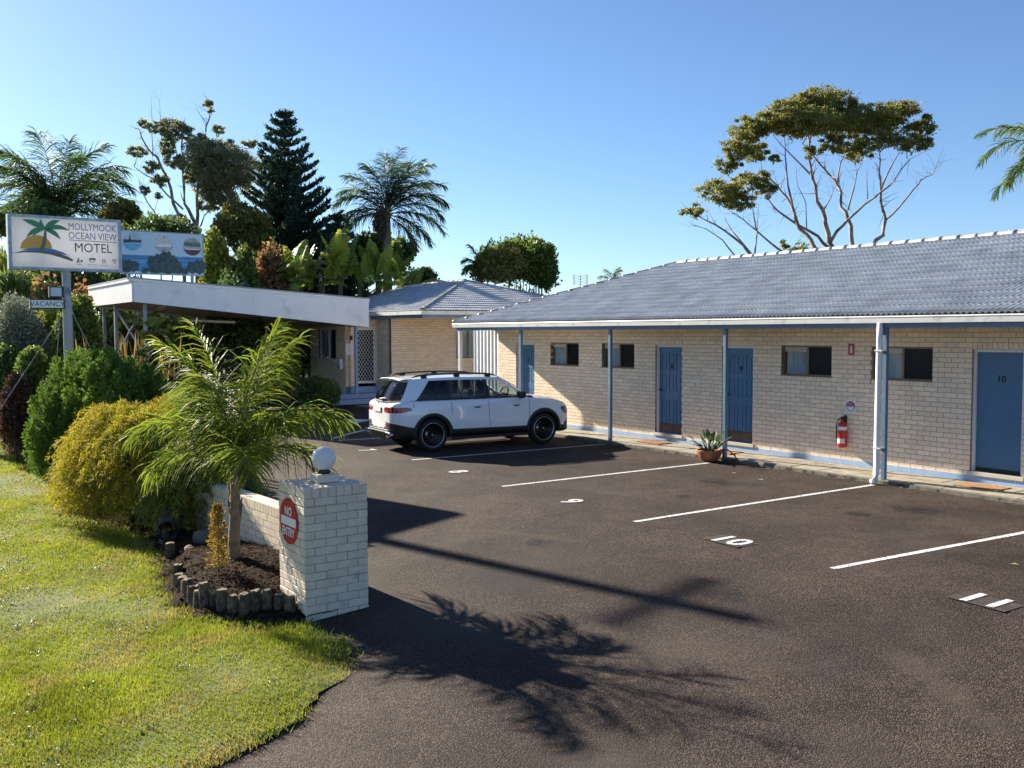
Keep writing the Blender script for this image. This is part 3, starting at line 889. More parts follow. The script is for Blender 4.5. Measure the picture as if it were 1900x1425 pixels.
# gutter, fascia beam, soffit, posts, lights
gp = [(-1.035, 2.475), (-1.135, 2.475), (-1.142, 2.555), (-1.150, 2.575), (-1.142, 2.592), (-1.128, 2.592), (-1.128, 2.488), (-1.035, 2.488)]
gut = MB()
gp = [(y + .06, z) for y, z in gp]
gut.prism([(-y, z) for y, z in gp], 13.0 - XL, frame((XL, 0, 0), (0, -1, 0), (0, 0, 1), (1, 0, 0)))
gut.box(XL, XL + 0.012, -1.068, -0.975, 2.475, 2.592)
gut.build('gutter', M_GUTTER, motel)
MB().box(XL, XL + 0.1, -0.97, 8.0, 2.475, 2.592).build('side_gutter', M_GUTTER, motel)
MB().box(XL + 0.1, 13.0, -1.0, -0.90, 2.392, 2.474).build('verandah_beam', M_BLUE, motel)
MB().box(XL + 0.1, 13.0, -0.97, -0.001, 2.4745, 2.486).box(XL + 0.1, WX0 - 0.001, 0.0, 7.9, 2.474, 2.486).build('soffit', M_SOFFIT, motel)
for x, m_, s in [(-10.0, M_WHITE, 0.045), (-6.97, M_BLUE, 0.036), (-3.40, M_BLUE, 0.036), (0.12, M_BLUE, 0.036), (3.71, M_BLUE, 0.036), (7.3, M_BLUE, 0.036), (10.9, M_BLUE, 0.036)]:
    MB().bevel_box(x - s, x + s, -0.95 - s, -0.95 + s, -0.20, 2.392, 0.004).build('post', m_, motel)
dp = MB().tube([(3.655, -1.045, 2.47), (3.655, -1.055, 2.2), (3.645, -1.07, -0.10), (3.64, -1.09, -0.19), (3.625, -1.16, -0.215)], 0.05, 14)
dp.build('downpipe', M_WHITE, motel, True)
dpb = MB()
for z in (2.0, 0.35):
    dpb.box(3.60, 3.745, -1.12, -0.98, z, z + 0.02)
dpb.build('pipe_clip', M_GUTTER, motel)
for x0 in (-8.55, -0.95, 5.0):
    MB().bevel_box(x0, x0 + 1.25, -0.55, -0.45, 2.40, 2.472, 0.01).build('batten_light', M_GUTTER, motel)
MB().bevel_box(-1.58, -1.50, -0.012, 0.0, 1.16, 1.30, 0.004).build('switch_plate', M_WHITE, motel)

# corrugated screen between the two buildings
cm = MB()
n = 36
xs_ = np.linspace(-11.15, -9.46, n + 1)
P = np.array([[(x, 0.24 + (0.0 if (i % 4) < 2 else 0.018), z) for z in (-0.26, 2.44)] for i, x in enumerate(xs_)])
scr = grid_mesh('corrugated_screen', P, M_WHITE, smooth=False)
tag(scr, 'white ribbed metal screen wall between motel wing and reception', 'screen')

# --- small things by the rooms
def doormat(x, y, lbl, col):
    M_MAT = mat('coir', col, 0.95, var=0.2, vscale=20, bump=0.8, bscale=250)
    o = MB().bevel_box(x - 0.37, x + 0.37, y - 0.21, y + 0.21, -0.177, -0.155, 0.006).build('doormat', M_MAT)
    tag(o, lbl, 'doormat', 'doormats along the footpath')
doormat(5.13, -0.42, 'tan coir doormat in front of plain blue door 10', (0.36, 0.20, 0.09))
doormat(-0.40, -0.42, 'orange brown doormat in front of door 9 behind the potted plant', (0.36, 0.16, 0.06))
doormat(-2.50, -0.42, 'rust brown doormat in front of door 8', (0.30, 0.13, 0.055))

fx, fz = 2.25, 0.16
ext = empty('fire_extinguisher', (fx, -0.09, fz), 'red fire extinguisher with white band hung on the brick wall', 'extinguisher')
R = 0.085
local(ext, MB().lathe([(R * .8, fz), (R, fz + .03), (R, fz + .40), (R * .9, fz + .44), (R * .55, fz + .475), (0.03, fz + .49), (0.03, fz + .53)], 20, Matrix.Translation((fx, -0.09, 0))).build('cylinder', M_RED, ext, True))
local(ext, MB().lathe([(R * 1.012, fz + .33), (R * 1.012, fz + .395)], 20, Matrix.Translation((fx, -0.09, 0))).build('white_band', M_SIGNWHITE, ext, True))
lab = MB()
for k in range(6):
    w0, w1 = math.radians(215 + 20 * k), math.radians(215 + 20 * (k + 1))
    rr = R * 1.01
    lab.add([(fx + rr * math.cos(w0), -0.09 + rr * math.sin(w0), fz + .08), (fx + rr * math.cos(w1), -0.09 + rr * math.sin(w1), fz + .08), (fx + rr * math.cos(w1), -0.09 + rr * math.sin(w1), fz + .17), (fx + rr * math.cos(w0), -0.09 + rr * math.sin(w0), fz + .17)], [(0, 1, 2, 3)])
local(ext, lab.build('label', M_SIGNWHITE, ext))
local(ext, MB().box(fx - .02, fx + .09, -0.105, -0.075, fz + .53, fz + .545).box(fx - .02, fx + .10, -0.105, -0.075, fz + .565, fz + .58).box(fx - .03, fx + .02, -0.11, -0.07, fz + .52, fz + .57).build('lever', M_BLACK, ext))
local(ext, MB().tube([(fx - .02, -.09, fz + .545), (fx - .09, -.10, fz + .52), (fx - .115, -.11, fz + .40), (fx - .105, -.12, fz + .15)], 0.011, 8).build('hose', M_BLACK, ext, True))
local(ext, MB().box(fx - .03, fx + .03, -0.012, 0.0, fz + .3, fz + .6).build('wall_bracket', M_BLACK, ext))

sg = empty('fire_sign', (2.355, 0, 2.0), 'small red sign with white extinguisher symbol high on brick wall', 'sign')
local(sg, MB().box(2.28, 2.43, -0.008, -0.001, 1.885, 2.115).build('plate', M_RED, sg))
local(sg, MB().box(2.29, 2.42, -0.0095, -0.0085, 1.895, 2.105).build('red_face', M_RED, sg))
bd = MB()
for q in ((2.284, 2.290, 1.889, 2.111), (2.420, 2.426, 1.889, 2.111), (2.290, 2.420, 2.105, 2.111), (2.290, 2.420, 1.889, 1.895)):
    bd.box(q[0], q[1], -0.0098, -0.0084, q[2], q[3])
local(sg, bd.build('white_border', M_SIGNWHITE, sg))
local(sg, MB().prism([(-.022, -.07), (.022, -.07), (.022, .035), (.01, .055), (.01, .07), (-.01, .07), (-.01, .055), (-.022, .035)], 0.002, FACE_Y((2.355, -0.0096, 2.0))).build('symbol', M_SIGNWHITE, sg))

sg = empty('fire_instruction_sign', (2.36, 0, 0.93), 'white square notice with dark red ring above the extinguisher', 'sign')
M_MAROON = mat('maroon_print', (0.22, 0.012, 0.02), 0.45, var=0.03)
local(sg, MB().box(2.25, 2.47, -0.007, -0.001, 0.815, 1.055).build('plate', M_SIGNWHITE, sg))
circ = lambda r, a0=0, a1=360, n=32: [(r * math.cos(math.radians(a0 + (a1 - a0) * i / n)), r * math.sin(math.radians(a0 + (a1 - a0) * i / n))) for i in range(n + (0 if a1 - a0 == 360 else 1))]
local(sg, MB().prism(circ(.095), .0015, FACE_Y((2.36, -0.007, 0.935))).build('ring', M_MAROON, sg))
local(sg, MB().prism(circ(.078, 180, 360), .001, FACE_Y((2.36, -0.0086, 0.930))).build('white_half', M_SIGNWHITE, sg))
local(sg, lettering('heading', 'FIRE', 0.045, FACE_Y((2.36, -0.0092, 0.985)), M_SIGNWHITE, sg, 0.0005))
local(sg, lettering('heading', 'EXTINGUISHER', 0.022, FACE_Y((2.36, -0.0092, 0.952)), M_SIGNWHITE, sg, 0.0005))

# ================================================================== RECEPTION
def plane_x(x, y, X):
    d = _fw + _rt * (x - 950.0) / CAM_F - _up * (y - 712.5) / CAM_F
    return CAM_POS + d * (X - CAM_POS[0]) / d[0]
def plane_y(x, y, Y):
    d = _fw + _rt * (x - 950.0) / CAM_F - _up * (y - 712.5) / CAM_F
    return CAM_POS + d * (Y - CAM_POS[1]) / d[1]

recep = empty('reception_building', (0, 0, 0), 'cream brick reception building with hipped grey tile roof and white screen door', 'building')
RWX, RDX, RY0, RY1 = -18.2, -19.4, 1.1, -0.2
rows_r = 38
wall_bricks(recep, (RWX, RY0), (0, 1), (-1, 0), 8.0, -0.26, rows_r, [(2.78, 4.6, 1.33, 2.58)], [(2.78, 4.6, 1.245, 0.085)], nparts=300, offset=0.06)
wall_bricks(recep, (RDX, RY0), (1, 0), (0, 1), RWX - RDX - 0.10, -0.26, rows_r, nparts=0, offset=0.0)
DZ0, DZ1 = 0.42, 2.50
wall_bricks(recep, (RDX, RY1 + 0.1), (0, 1), (-1, 0), RY0 - RY1 - 0.1, -0.26, rows_r, [(0.27, 1.15, -0.3, DZ1)], nparts=0)
wall_bricks(recep, (-22.7, RY1), (1, 0), (0, 1), RDX + 22.7, -0.26, rows_r, [(0.85, 2.45, 1.30, 2.50)], nparts=0, offset=0.1)
MB().box(-22.7, -22.5, -0.0, 10, -0.3, 3.0).box(-22.5, RWX - 0.25, 9.0, 9.1, -0.3, 3.0).build('rear_wall', M_BRICK, recep)
MB().box(-22.4, RDX - 0.3, 0.6, 0.7, -0.2, 2.9).box(RDX - 0.9, RDX - 0.8, -0.1, 1.1, 0.2, 2.9).box(RWX - 1.0, RWX - 0.9, 3.0, 7.0, 0.0, 2.9).build('interior', M_DARK, recep)
# windows
def wavy_y(X, y0, y1, z0, z1, amp, waves, mt, parent):
    P = np.array([[(X + amp * math.sin(2 * math.pi * waves * t), y0 + (y1 - y0) * t, z0 + (z1 - z0) * s) for s in np.linspace(0, 1, 4)] for t in np.linspace(0, 1, 40)])
    return grid_mesh('curtain', P, mt, parent)
y0, y1, z0, z1 = RY0 + 2.78, RY0 + 4.6, 1.33, 2.58
w = MB()
for q in ((y0, y0 + .04, z0, z1), (y1 - .04, y1, z0, z1), (y0 + .04, y1 - .04, z0, z0 + .04), (y0 + .04, y1 - .04, z1 - .04, z1), (y0 + .62, y0 + .66, z0 + .04, z1 - .04)):
    w.box(RWX - 0.12, RWX - 0.07, q[0], q[1], q[2], q[3])
win = w.build('window', M_BRONZE, recep)
MB().box(RWX - .098, RWX - .094, y0 + .04, y1 - .04, z0 + .04, z1 - .04).build('pane', M_GLASS, win)
wavy_y(RWX - 0.2, y0, y1, z0, z1, 0.03, 9, M_CURTAIN, win)
x0, x1, z0, z1 = -22.7 + 0.85, -22.7 + 2.45, 1.30, 2.50
w = MB()
for q in ((x0, x0 + .05, z0, z1), (x1 - .05, x1, z0, z1), (x0 + .05, x1 - .05, z0, z0 + .05), (x0 + .05, x1 - .05, z1 - .05, z1), ((x0 + x1) / 2, (x0 + x1) / 2 + .07, z0 + .05, z1 - .05)):
    w.box(q[0], q[1], RY1 + .06, RY1 + .11, q[2], q[3])
win = w.build('window', M_GUTTER, recep)
MB().box(x0 + .05, x1 - .05, RY1 + .085, RY1 + .089, z0 + .05, z1 - .05).build('pane', M_GLASS, win)
MB().box(x0 - .05, x1 + .05, RY1 - .10, RY1 + .05, z0 - .06, z0 - .001).build('window_ledge', M_GUTTER, recep)
# white security screen door with diamond grille
dy0, dy1 = RY1 + 0.1 + 0.27, RY1 + 0.1 + 1.15
fw_ = 0.07
d = MB()
X0, X1 = RDX - 0.06, RDX - 0.015
for q in ((dy0, dy0 + fw_, DZ0, DZ1), (dy1 - fw_, dy1, DZ0, DZ1), (dy0 + fw_, dy1 - fw_, DZ0, DZ0 + .09), (dy0 + fw_, dy1 - fw_, DZ1 - fw_, DZ1)):
    d.box(X0, X1, q[0], q[1], q[2], q[3])
sd = d.build('screen_door', M_WHITE, recep)
g = MB()
gy0, gy1, gz0, gz1 = dy0 + fw_, dy1 - fw_, DZ0 + .09, DZ1 - fw_
H_, W_ = gz1 - gz0, gy1 - gy0
pitch = 0.125
for sgn in (1, -1):
    c = -W_ * 1.6
    while c < H_ + W_ * 1.6:
        # line z = c + sgn*1.45*(y)   clipped to the rectangle
        pts = []
        for t in np.linspace(0, W_, 60):
            z = c + sgn * 1.45 * t
            if 0 <= z <= H_: pts.append((t, z))
        if len(pts) > 2:
            a, b = pts[0], pts[-1]
            xo = RDX - (0.030 if sgn > 0 else 0.034)
            dl = math.hypot(b[0] - a[0], b[1] - a[1]); nx, nz = -(b[1] - a[1]) / dl * .0065, (b[0] - a[0]) / dl * .0065
            g.add([(xo, gy0 + a[0] + nx, gz0 + a[1] + nz), (xo, gy0 + b[0] + nx, gz0 + b[1] + nz), (xo, gy0 + b[0] - nx, gz0 + b[1] - nz), (xo, gy0 + a[0] - nx, gz0 + a[1] - nz)], [(0, 3, 2, 1)])
        c += pitch * 1.45
g.build('grille', M_WHITE, sd)
MB().box(RDX - .10, RDX - .09, dy0, dy1, DZ0, DZ1).build('door_backing', M_DARK, sd)
# notice, lamp, letterbox, name
nt = tag(MB().box(RDX + .001, RDX + .012, RY1 + 0.03, RY1 + 0.30, 1.52, 1.92).build('notice_board', M_SIGNWHITE), 'white printed notice on brick beside the screen door', 'notice')
tl = MB()
for k in range(9):
    wd = random.uniform(0.10, 0.2)
    tl.box(RDX + .0122, RDX + .013, RY1 + 0.165 - wd / 2, RY1 + 0.165 + wd / 2, 1.56 + .038 * k, 1.572 + .038 * k)
tl.build('print_line', mat('grey_print', (0.25, 0.27, 0.33), 0.6, var=0.05), nt)
tag(MB().bevel_box(RDX + .001, RDX + .09, RY1 + .20, RY1 + .27, 2.06, 2.22, .01).build('wall_lamp', M_BLACK), 'small black lamp on wall above the white notice', 'lamp')
lb = MB().bevel_box(-19.85, -19.62, RY1 - .12, RY1 - .001, 0.98, 1.34, .008).build('letter_box', M_WHITE)
tag(lb, 'white metal letter box on the reception wall below the window', 'letter box')
MB().box(-19.80, -19.67, RY1 - .124, RY1 - .1205, 1.05, 1.10).build('slot', M_BLACK, lb)
lettering('reception_letters', 'Reception', 0.27, FACE_Y((-21.05, RY1 - .015, 2.74)), M_TEXTBLACK, recep, 0.012, bold=0.004)
# blue steps
st = MB().bevel_box(-19.39, -18.25, -1.25, 1.09, -0.27, -0.08, .012)
st.bevel_box(-19.388, -18.62, -0.95, 1.088, -0.079, 0.10, .012)
st.bevel_box(-19.386, -18.98, -0.18, 1.086, 0.101, 0.32, .012)
tag(st.build('entry_steps', mat('step_blue', (0.17, 0.29, 0.47), 0.6, var=0.12, vscale=5)), 'pale blue painted steps at the reception door', 'steps')

# roof
EX, EYR, EZR = -15.4, 0.85, 3.09
HH, RZR = 4.55, 4.42
AP = (EX - HH, EYR + HH, RZR)
E2 = (EX, EYR + 2 * HH, EZR)
BX = -25.0
rr = MB().add([(EX, EYR, EZR - .02), E2[:2] + (EZR - .02,), (AP[0], AP[1], RZR - .02)], [(0, 1, 2)])
rr.add([(BX, EYR, EZR - .02), (EX, EYR, EZR - .02), (AP[0], AP[1], RZR - .02), (BX, AP[1], RZR - .02)], [(0, 1, 2, 3)])
rr.add([(BX, E2[1], EZR - .02), (BX, AP[1], RZR - .02), (AP[0], AP[1], RZR - .02), (EX, E2[1], EZR - .02)], [(0, 1, 2, 3)])
rroof = rr.build('roof', M_TILE, recep)
ph = math.atan2(RZR - EZR, HH); cph, sph = math.cos(ph), math.sin(ph)
nr = int(math.hypot(HH, RZR - EZR) / 0.32) + 1
tile_field(rroof, (EX, EYR, EZR), (0, 1, 0), (-cph, 0, sph), 2 * HH, nr, lambda s: s * cph, lambda s: 2 * HH - s * cph, 0, seg=3)
tile_field(rroof, (BX, EYR, EZR), (1, 0, 0), (0, cph, sph), EX - BX, nr, lambda s: 0.0, lambda s: (EX - BX) - s * cph, 0, seg=3)
caps(rroof, (AP[0], AP[1], RZR + .015), (EX + .0, EYR + .0, EZR + .03), 'hip_cap')
caps(rroof, (AP[0], AP[1], RZR + .015), (E2[0], E2[1], EZR + .03), 'hip_cap')
caps(rroof, (BX, AP[1], RZR + .02), (AP[0], AP[1], RZR + .02))
MB().box(EX, EX + .10, EYR - .1, E2[1], EZR - .13, EZR - .005).box(BX, EX, EYR - .10, EYR, EZR - .13, EZR - .005).build('gutter', M_GUTTER, recep)
MB().box(EX - .03, EX - .002, EYR, E2[1], EZR - .25, EZR - .131).box(BX, EX - .03, EYR + .002, EYR + .03, EZR - .25, EZR - .131).build('fascia', M_BLUE, recep)
MB().box(BX, EX - .03, EYR + .03, E2[1], EZR - .20, EZR - .18).build('soffit', M_BLUE, recep)

# ================================================================== ENTRANCE CANOPY
can = empty('entrance_canopy', (0, 0, 0), 'white flat entrance canopy with deep fascia beside the reception', 'canopy')
CX0, CX1, CY0, CY1 = -24.6, -17.9, -8.04, 0.05
zb = lambda y: 3.33 + (2.53 - 3.33) * (y - CY0) / (CY1 - CY0)
zt = lambda y: 4.10 + (3.58 - 4.10) * (y - CY0) / (CY1 - CY0)
M_FASCIA = mat('white_fascia_sheet', (0.86, 0.87, 0.88), 0.45, var=0.04, vscale=1.5, col2=(0.62, 0.62, 0.60), c2scale=1.8, c2lo=0.58, c2hi=0.74, c2max=0.7)
M_FLASH = mat('grey_flashing', (0.30, 0.33, 0.36), 0.5, metal=0.3, var=0.06)
t = 0.04
def slab(x0, x1, y0, y1, f0, f1):
    mb = MB()
    mb.add([(x0, y0, f0(y0)), (x1, y0, f0(y0)), (x1, y1, f0(y1)), (x0, y1, f0(y1)), (x0, y0, f1(y0)), (x1, y0, f1(y0)), (x1, y1, f1(y1)), (x0, y1, f1(y1))],
           [(0, 3, 2, 1), (4, 5, 6, 7), (0, 1, 5, 4), (1, 2, 6, 5), (2, 3, 7, 6), (3, 0, 4, 7)])
    return mb
for a, b in ((CY0, -4.2), (-4.196, CY1)):
    slab(CX1 - t, CX1, a, b, zb, lambda y: zt(y) - 0.13).build('fascia_panel', M_FASCIA, can)
slab(CX0, CX1 - t - .002, CY0 - t, CY0, zb, lambda y: zt(y) - 0.13).build('end_fascia_panel', M_FASCIA, can)
slab(CX0, CX1 - t - .002, CY1 - t, CY1, zb, lambda y: zt(y) - 0.13).build('end_fascia_panel', M_FASCIA, can)
slab(CX0 - t, CX0 - .002, CY0, CY1, zb, lambda y: zt(y) - 0.13).build('fascia_panel', M_FASCIA, can)
slab(CX1 - .05, CX1 + .035, CY0 - .07, CY1 + .02, lambda y: zt(y) - 0.128, lambda y: zt(y) - 0.045).build('trim_strip', M_FASCIA, can)
slab(CX0, CX1 - .05, CY0 - .075, CY0 + .05, lambda y: zt(y) - 0.128, lambda y: zt(y) - 0.045).build('trim_strip', M_FASCIA, can)
slab(CX0 - .05, CX1 + .045, CY0 - .08, CY1 + .03, lambda y: zt(y) - 0.044, lambda y: zt(y)).build('roof_deck', M_FLASH, can)
so = MB()
nrib = 60
for i in range(nrib):
    a = CX0 + (CX1 - t - CX0) * i / nrib; b = CX0 + (CX1 - t - CX0) * (i + 1) / nrib
    lift = 0.03 if i % 2 else 0.06
    so.add([(a, CY0, zb(CY0) + lift), (b, CY0, zb(CY0) + lift), (b, CY1 - t, zb(CY1) + lift), (a, CY1 - t, zb(CY1) + lift)], [(0, 3, 2, 1)])
so.build('ribbed_soffit', M_SOFFIT, can)
M_POST = mat('grey_post', (0.27, 0.31, 0.36), 0.5, var=0.06)
MB().bevel_box(-18.21, -18.11, -0.40, -0.30, 0.10, zb(-.35) + .03, .006).build('post', mat('post_blue', (0.16, 0.30, 0.52), 0.5, var=0.06), can)
PA, PB = (-21.0, -7.92), (-18.35, -7.6)
for (x, y) in (PA, PB, (-23.9, -7.7)):
    MB().box(x - .05, x + .05, y - .05, y + .05, gz(x, y) - .05, zb(y) + .05).build('post', M_POST, can)
MB().tube([(PA[0], PA[1], 3.2), (PB[0], PB[1], 1.6)], .045, 6).build('brace', M_POST, can)
MB().tube([(PA[0], PA[1], 1.6), (PB[0], PB[1], 3.2)], .045, 6).build('brace', M_POST, can)
a, b = plane_x(333, 594, -20.5), plane_x(436, 598, -20.5)
MB().tube([tuple(a), tuple(b)], .045, 8).build('strip_light', M_GUTTER, can)

# ================================================================== PHOTO BILLBOARD on the canopy
bill = empty('photo_billboard', (-18.6, -6.93, 4.0), 'wide blue photo billboard with three round pictures standing on canopy roof', 'billboard')
BXX = -18.6
bt = lambda y: 5.59; bb = lambda y: 4.26
BY0, BY1 = -8.22, -5.65
def pr(mb, name, m_, par): return local(par, mb.build(name, m_, par))
pr(MB().box(BXX - .06, BXX, BY0, BY1, 4.26, 5.59), 'panel', mat('billboard_sky', (0.50, 0.68, 0.85), 0.5, var=0.06, vscale=0.9), bill)
fr = MB()
for q in ((BY0 - .03, BY0, 4.23, 5.62), (BY1, BY1 + .03, 4.23, 5.62), (BY0, BY1, 5.59, 5.62), (BY0, BY1, 4.23, 4.26)):
    fr.box(BXX - .07, BXX + .015, q[0], q[1], q[2], q[3])
pr(fr, 'frame', M_FLASH, bill)
for y in (-7.99, -6.0):
    pr(MB().box(BXX - .13, BXX - .06, y - .05, y + .05, zt(y) - .02, 5.4), 'leg', M_POST, bill)
Wb, Hb = BY1 - BY0, 1.33
def bp(pts, name, m_, lift):       # picture piece: points in fractions of the panel
    mb = MB().prism([((u - .5) * Wb, (v - .5) * Hb) for u, v in pts], 0.002, FACE_X((BXX + .001 + lift, (BY0 + BY1) / 2, 4.925)))
    return pr(mb, name, m_, bill)
M_SEA = mat('print_sea', (0.045, 0.25, 0.52), 0.5, var=0.25, vscale=3.5)
M_SEAL = mat('print_surf', (0.32, 0.55, 0.70), 0.5, var=0.1)
M_PT = mat('print_trees', (0.030, 0.075, 0.085), 0.5, var=0.5, vscale=9)
M_PB = mat('print_grey', (0.36, 0.42, 0.45), 0.5, var=0.35, vscale=7)
bp([(0.004, 0.05), (0.996, 0.05), (0.996, 0.44), (0.004, 0.44)], 'sea', M_SEA, 0.0005)
for v0, v1, a, b in ((.30, .315, .1, .7), (.345, .352, .5, .99), (.255, .27, .2, .35), (.23, .24, .72, .8)):
    bp([(a, v0), (b, v0 + .01), (b, v1 + .01), (a, v1)], 'wave', M_SEAL, 0.003)
def treeline(cs, name='tree_print'):
    treeline.k = 0
    for (u, v, r) in cs:
        pts = [(u + r * .52 * math.cos(w) * (1 + .18 * math.sin(5 * w + u * 40)), max(0.01, v + r * math.sin(w) * (1 + .18 * math.sin(7 * w)))) for w in np.linspace(0, 2 * math.pi, 26)[:-1]]
        bp(pts, name, M_PT, 0.0050 + 0.0023 * treeline.k); treeline.k += 1
treeline([(.05, .16, .17), (.14, .17, .13), (.37, .30, .13), (.45, .34, .15), (.54, .40, .15), (.60, .33, .14), (.64, .25, .13), (.55, .18, .2), (.40, .14, .16), (.68, .12, .12), (.86, .18, .14), (.95, .20, .17), (.27, .06, .07), (.76, .07, .08)])
def roundpic(u, v, top, bot, extra):
    n = 28
    c = [(u + .115 * math.cos(2 * math.pi * k / n), v + .222 * math.sin(2 * math.pi * k / n)) for k in range(n)]
    bp(c, 'round_picture', top, 0.003)
    lo = [(u + .115 * math.cos(w), v + .222 * math.sin(w)) for w in np.linspace(math.pi * 1.08, math.pi * 1.92, 14)]
    bp(lo, 'picture_detail', bot, 0.0055)
    for e in extra: bp(e[0], 'picture_detail', e[1], 0.008)
roundpic(.135, .765, mat('print_pale', (0.45, 0.58, 0.68), 0.5), mat('print_pool', (0.10, 0.42, 0.66), 0.5, var=0.2, vscale=6), [([(.03, .80), (.24, .80), (.24, .74), (.03, .72)], M_PT), ([(.09, .78), (.105, .95), (.12, .78)], M_PT)])
roundpic(.51, .745, mat('print_room', (0.58, 0.62, 0.66), 0.5), M_PB, [([(.42, .66), (.60, .66), (.60, .74), (.42, .72)], M_SIGNWHITE), ([(.50, .86), (.53, .86), (.53, .93), (.50, .93)], M_PB)])
roundpic(.865, .70, M_PB, mat('print_wine', (0.10, 0.05, 0.06), 0.5, var=0.2), [([(.765, .70), (.965, .70), (.965, .80), (.765, .80)], mat('print_hedge', (0.09, 0.17, 0.10), 0.5, var=0.4, vscale=12)), ([(.77, .62), (.96, .62), (.96, .645), (.77, .645)], M_SIGNWHITE)])

# ================================================================== MOTEL SIGN
SX = -9.8
sign = empty('motel_sign', (SX, -11.33, gz(SX, -11.33)), 'white motel sign with palm and orange sun logo on grey pole', 'sign')
SY0, SY1, SZ0, SZ1 = -12.48, -10.17, 3.74, 4.93
M_SFRAME = mat('sign_frame_blue_grey', (0.27, 0.36, 0.48), 0.45, metal=0.2, var=0.2, vscale=6, col2=(0.45, 0.48, 0.50), c2scale=9)
M_SFACE = mat('sign_face_acrylic', (0.90, 0.88, 0.89), 0.35, var=0.02, trans=0.3)
pr(MB().box(SX - .16, SX + .06, SY0 + .07, SY1 - .07, SZ0 + .06, SZ1 - .06), 'face', M_SFACE, sign)
f_ = MB()
for q in ((SY0, SY0 + .07, SZ0, SZ1), (SY1 - .07, SY1, SZ0, SZ1), (SY0 + .07, SY1 - .07, SZ1 - .06, SZ1), (SY0 + .07, SY1 - .07, SZ0, SZ0 + .06)):
    f_.box(SX - .18, SX + .075, q[0], q[1], q[2], q[3])
pr(f_, 'frame', M_SFRAME, sign)
SF = SX + .061
def sp(cx, cy):                     # point on the face seen at a detail-crop position
    p = plane_x(cx / 3.9583, 380 + cy / 3.9583, SF)
    return p[1], p[2]
def sh(pts, name, m_, lift=0.0, thick=0.002):
    mb = MB().prism([sp(*p) for p in pts], thick, FACE_X((SF + lift, 0, 0)))
    return pr(mb, name, m_, sign)
M_PALMG = mat('logo_green', (0.045, 0.26, 0.12), 0.45, var=0.05)
M_SUNO = mat('logo_orange', (0.72, 0.38, 0.07), 0.45, var=0.08, vscale=3)
M_LGREY = mat('logo_taupe', (0.17, 0.145, 0.12), 0.45, var=0.03)
M_LBLUE = mat('logo_blue', (0.06, 0.23, 0.52), 0.45, var=0.03)
sh([(265 + 116 * math.cos(w), 322 - 100 * math.sin(w)) for w in np.linspace(0, math.pi, 30)], 'logo_sun', M_SUNO)
sh([(150, 330), (220, 318), (300, 314), (390, 325), (460, 348), (510, 375), (440, 360), (360, 346), (270, 340)], 'logo_sea', M_LBLUE, 0.0022)
sh([(88, 356), (170, 336), (270, 335), (370, 345), (450, 362), (510, 385), (543, 408), (525, 414), (460, 392), (370, 366), (280, 352), (180, 350)], 'logo_island', M_LGREY, 0.0044)
sh([(283, 348), (305, 290), (318, 240), (324, 190), (340, 190), (342, 245), (332, 300), (318, 348)], 'logo_trunk', M_LGREY, 0.0066)
def frond(b, tip, bend, wid):
    b, tip = np.array(b, float), np.array(tip, float)
    d = tip - b; n = np.array([-d[1], d[0]]) / np.linalg.norm(d)
    up, lo = [], []
    for t_ in np.linspace(0, 1, 9):
        c = b + d * t_ + n * bend * math.sin(math.pi * t_)
        w_ = wid * math.sin(math.pi * min(1, .12 + .88 * t_)) * (1 if t_ < .99 else 0)
        up.append(tuple(c + n * w_)); lo.append(tuple(c - n * w_))
    return up + lo[::-1]
for tip, bend, wd in (((160, 106), 8, 20), ((300, 104), -16, 18), ((442, 114), -12, 20), ((512, 190), -20, 17), ((446, 256), -14, 17), ((190, 242), 20, 18), ((232, 236), 10, 9)):
    sh(frond((328, 178), tip, bend, wd), 'logo_frond', M_PALMG, 0.0088 + 0.0001 * wd)
def stxt(s, cx, cy, h, m_, width, name):
    y, z = sp(cx, cy)
    ya, _ = sp(cx - width / 2, cy); yb, _ = sp(cx + width / 2, cy)
    o = lettering(name, s, 1.0, Matrix.Identity(4), m_, sign, depth=0.0)
    xs_ = [v.co.x for v in o.data.vertices]; ys_ = [v.co.y for v in o.data.vertices]
    zh = sp(cx, cy - h / 2)[1] - sp(cx, cy + h / 2)[1]
    kx, ky = (yb - ya) / (max(xs_) - min(xs_)), zh / (max(ys_) - min(ys_))
    cxm, cym = (max(xs_) + min(xs_)) / 2, (max(ys_) + min(ys_)) / 2
    o.data.transform(FACE_X((SF + .002, y, z)) @ Matrix.Diagonal((kx, ky, 1, 1)) @ Matrix.Translation((-cxm, -cym, 0)))
    return local(sign, o)
M_TBLUE = mat('letter_blue', (0.045, 0.16, 0.42), 0.45, var=0.02)
M_TDARK = mat('letter_charcoal', (0.03, 0.032, 0.045), 0.45, var=0.02)
stxt('MOLLYMOOK', 680, 167, 50, M_TBLUE, 348, 'sign_lettering')
stxt('OCEAN VIEW', 682, 233, 50, M_TBLUE, 350, 'sign_lettering')
stxt('MOTEL', 688, 318, 66, M_TDARK, 272, 'sign_lettering')
sh([(506, 256), (858, 277), (858, 281), (506, 260)], 'sign_rule', M_TDARK, 0.001)
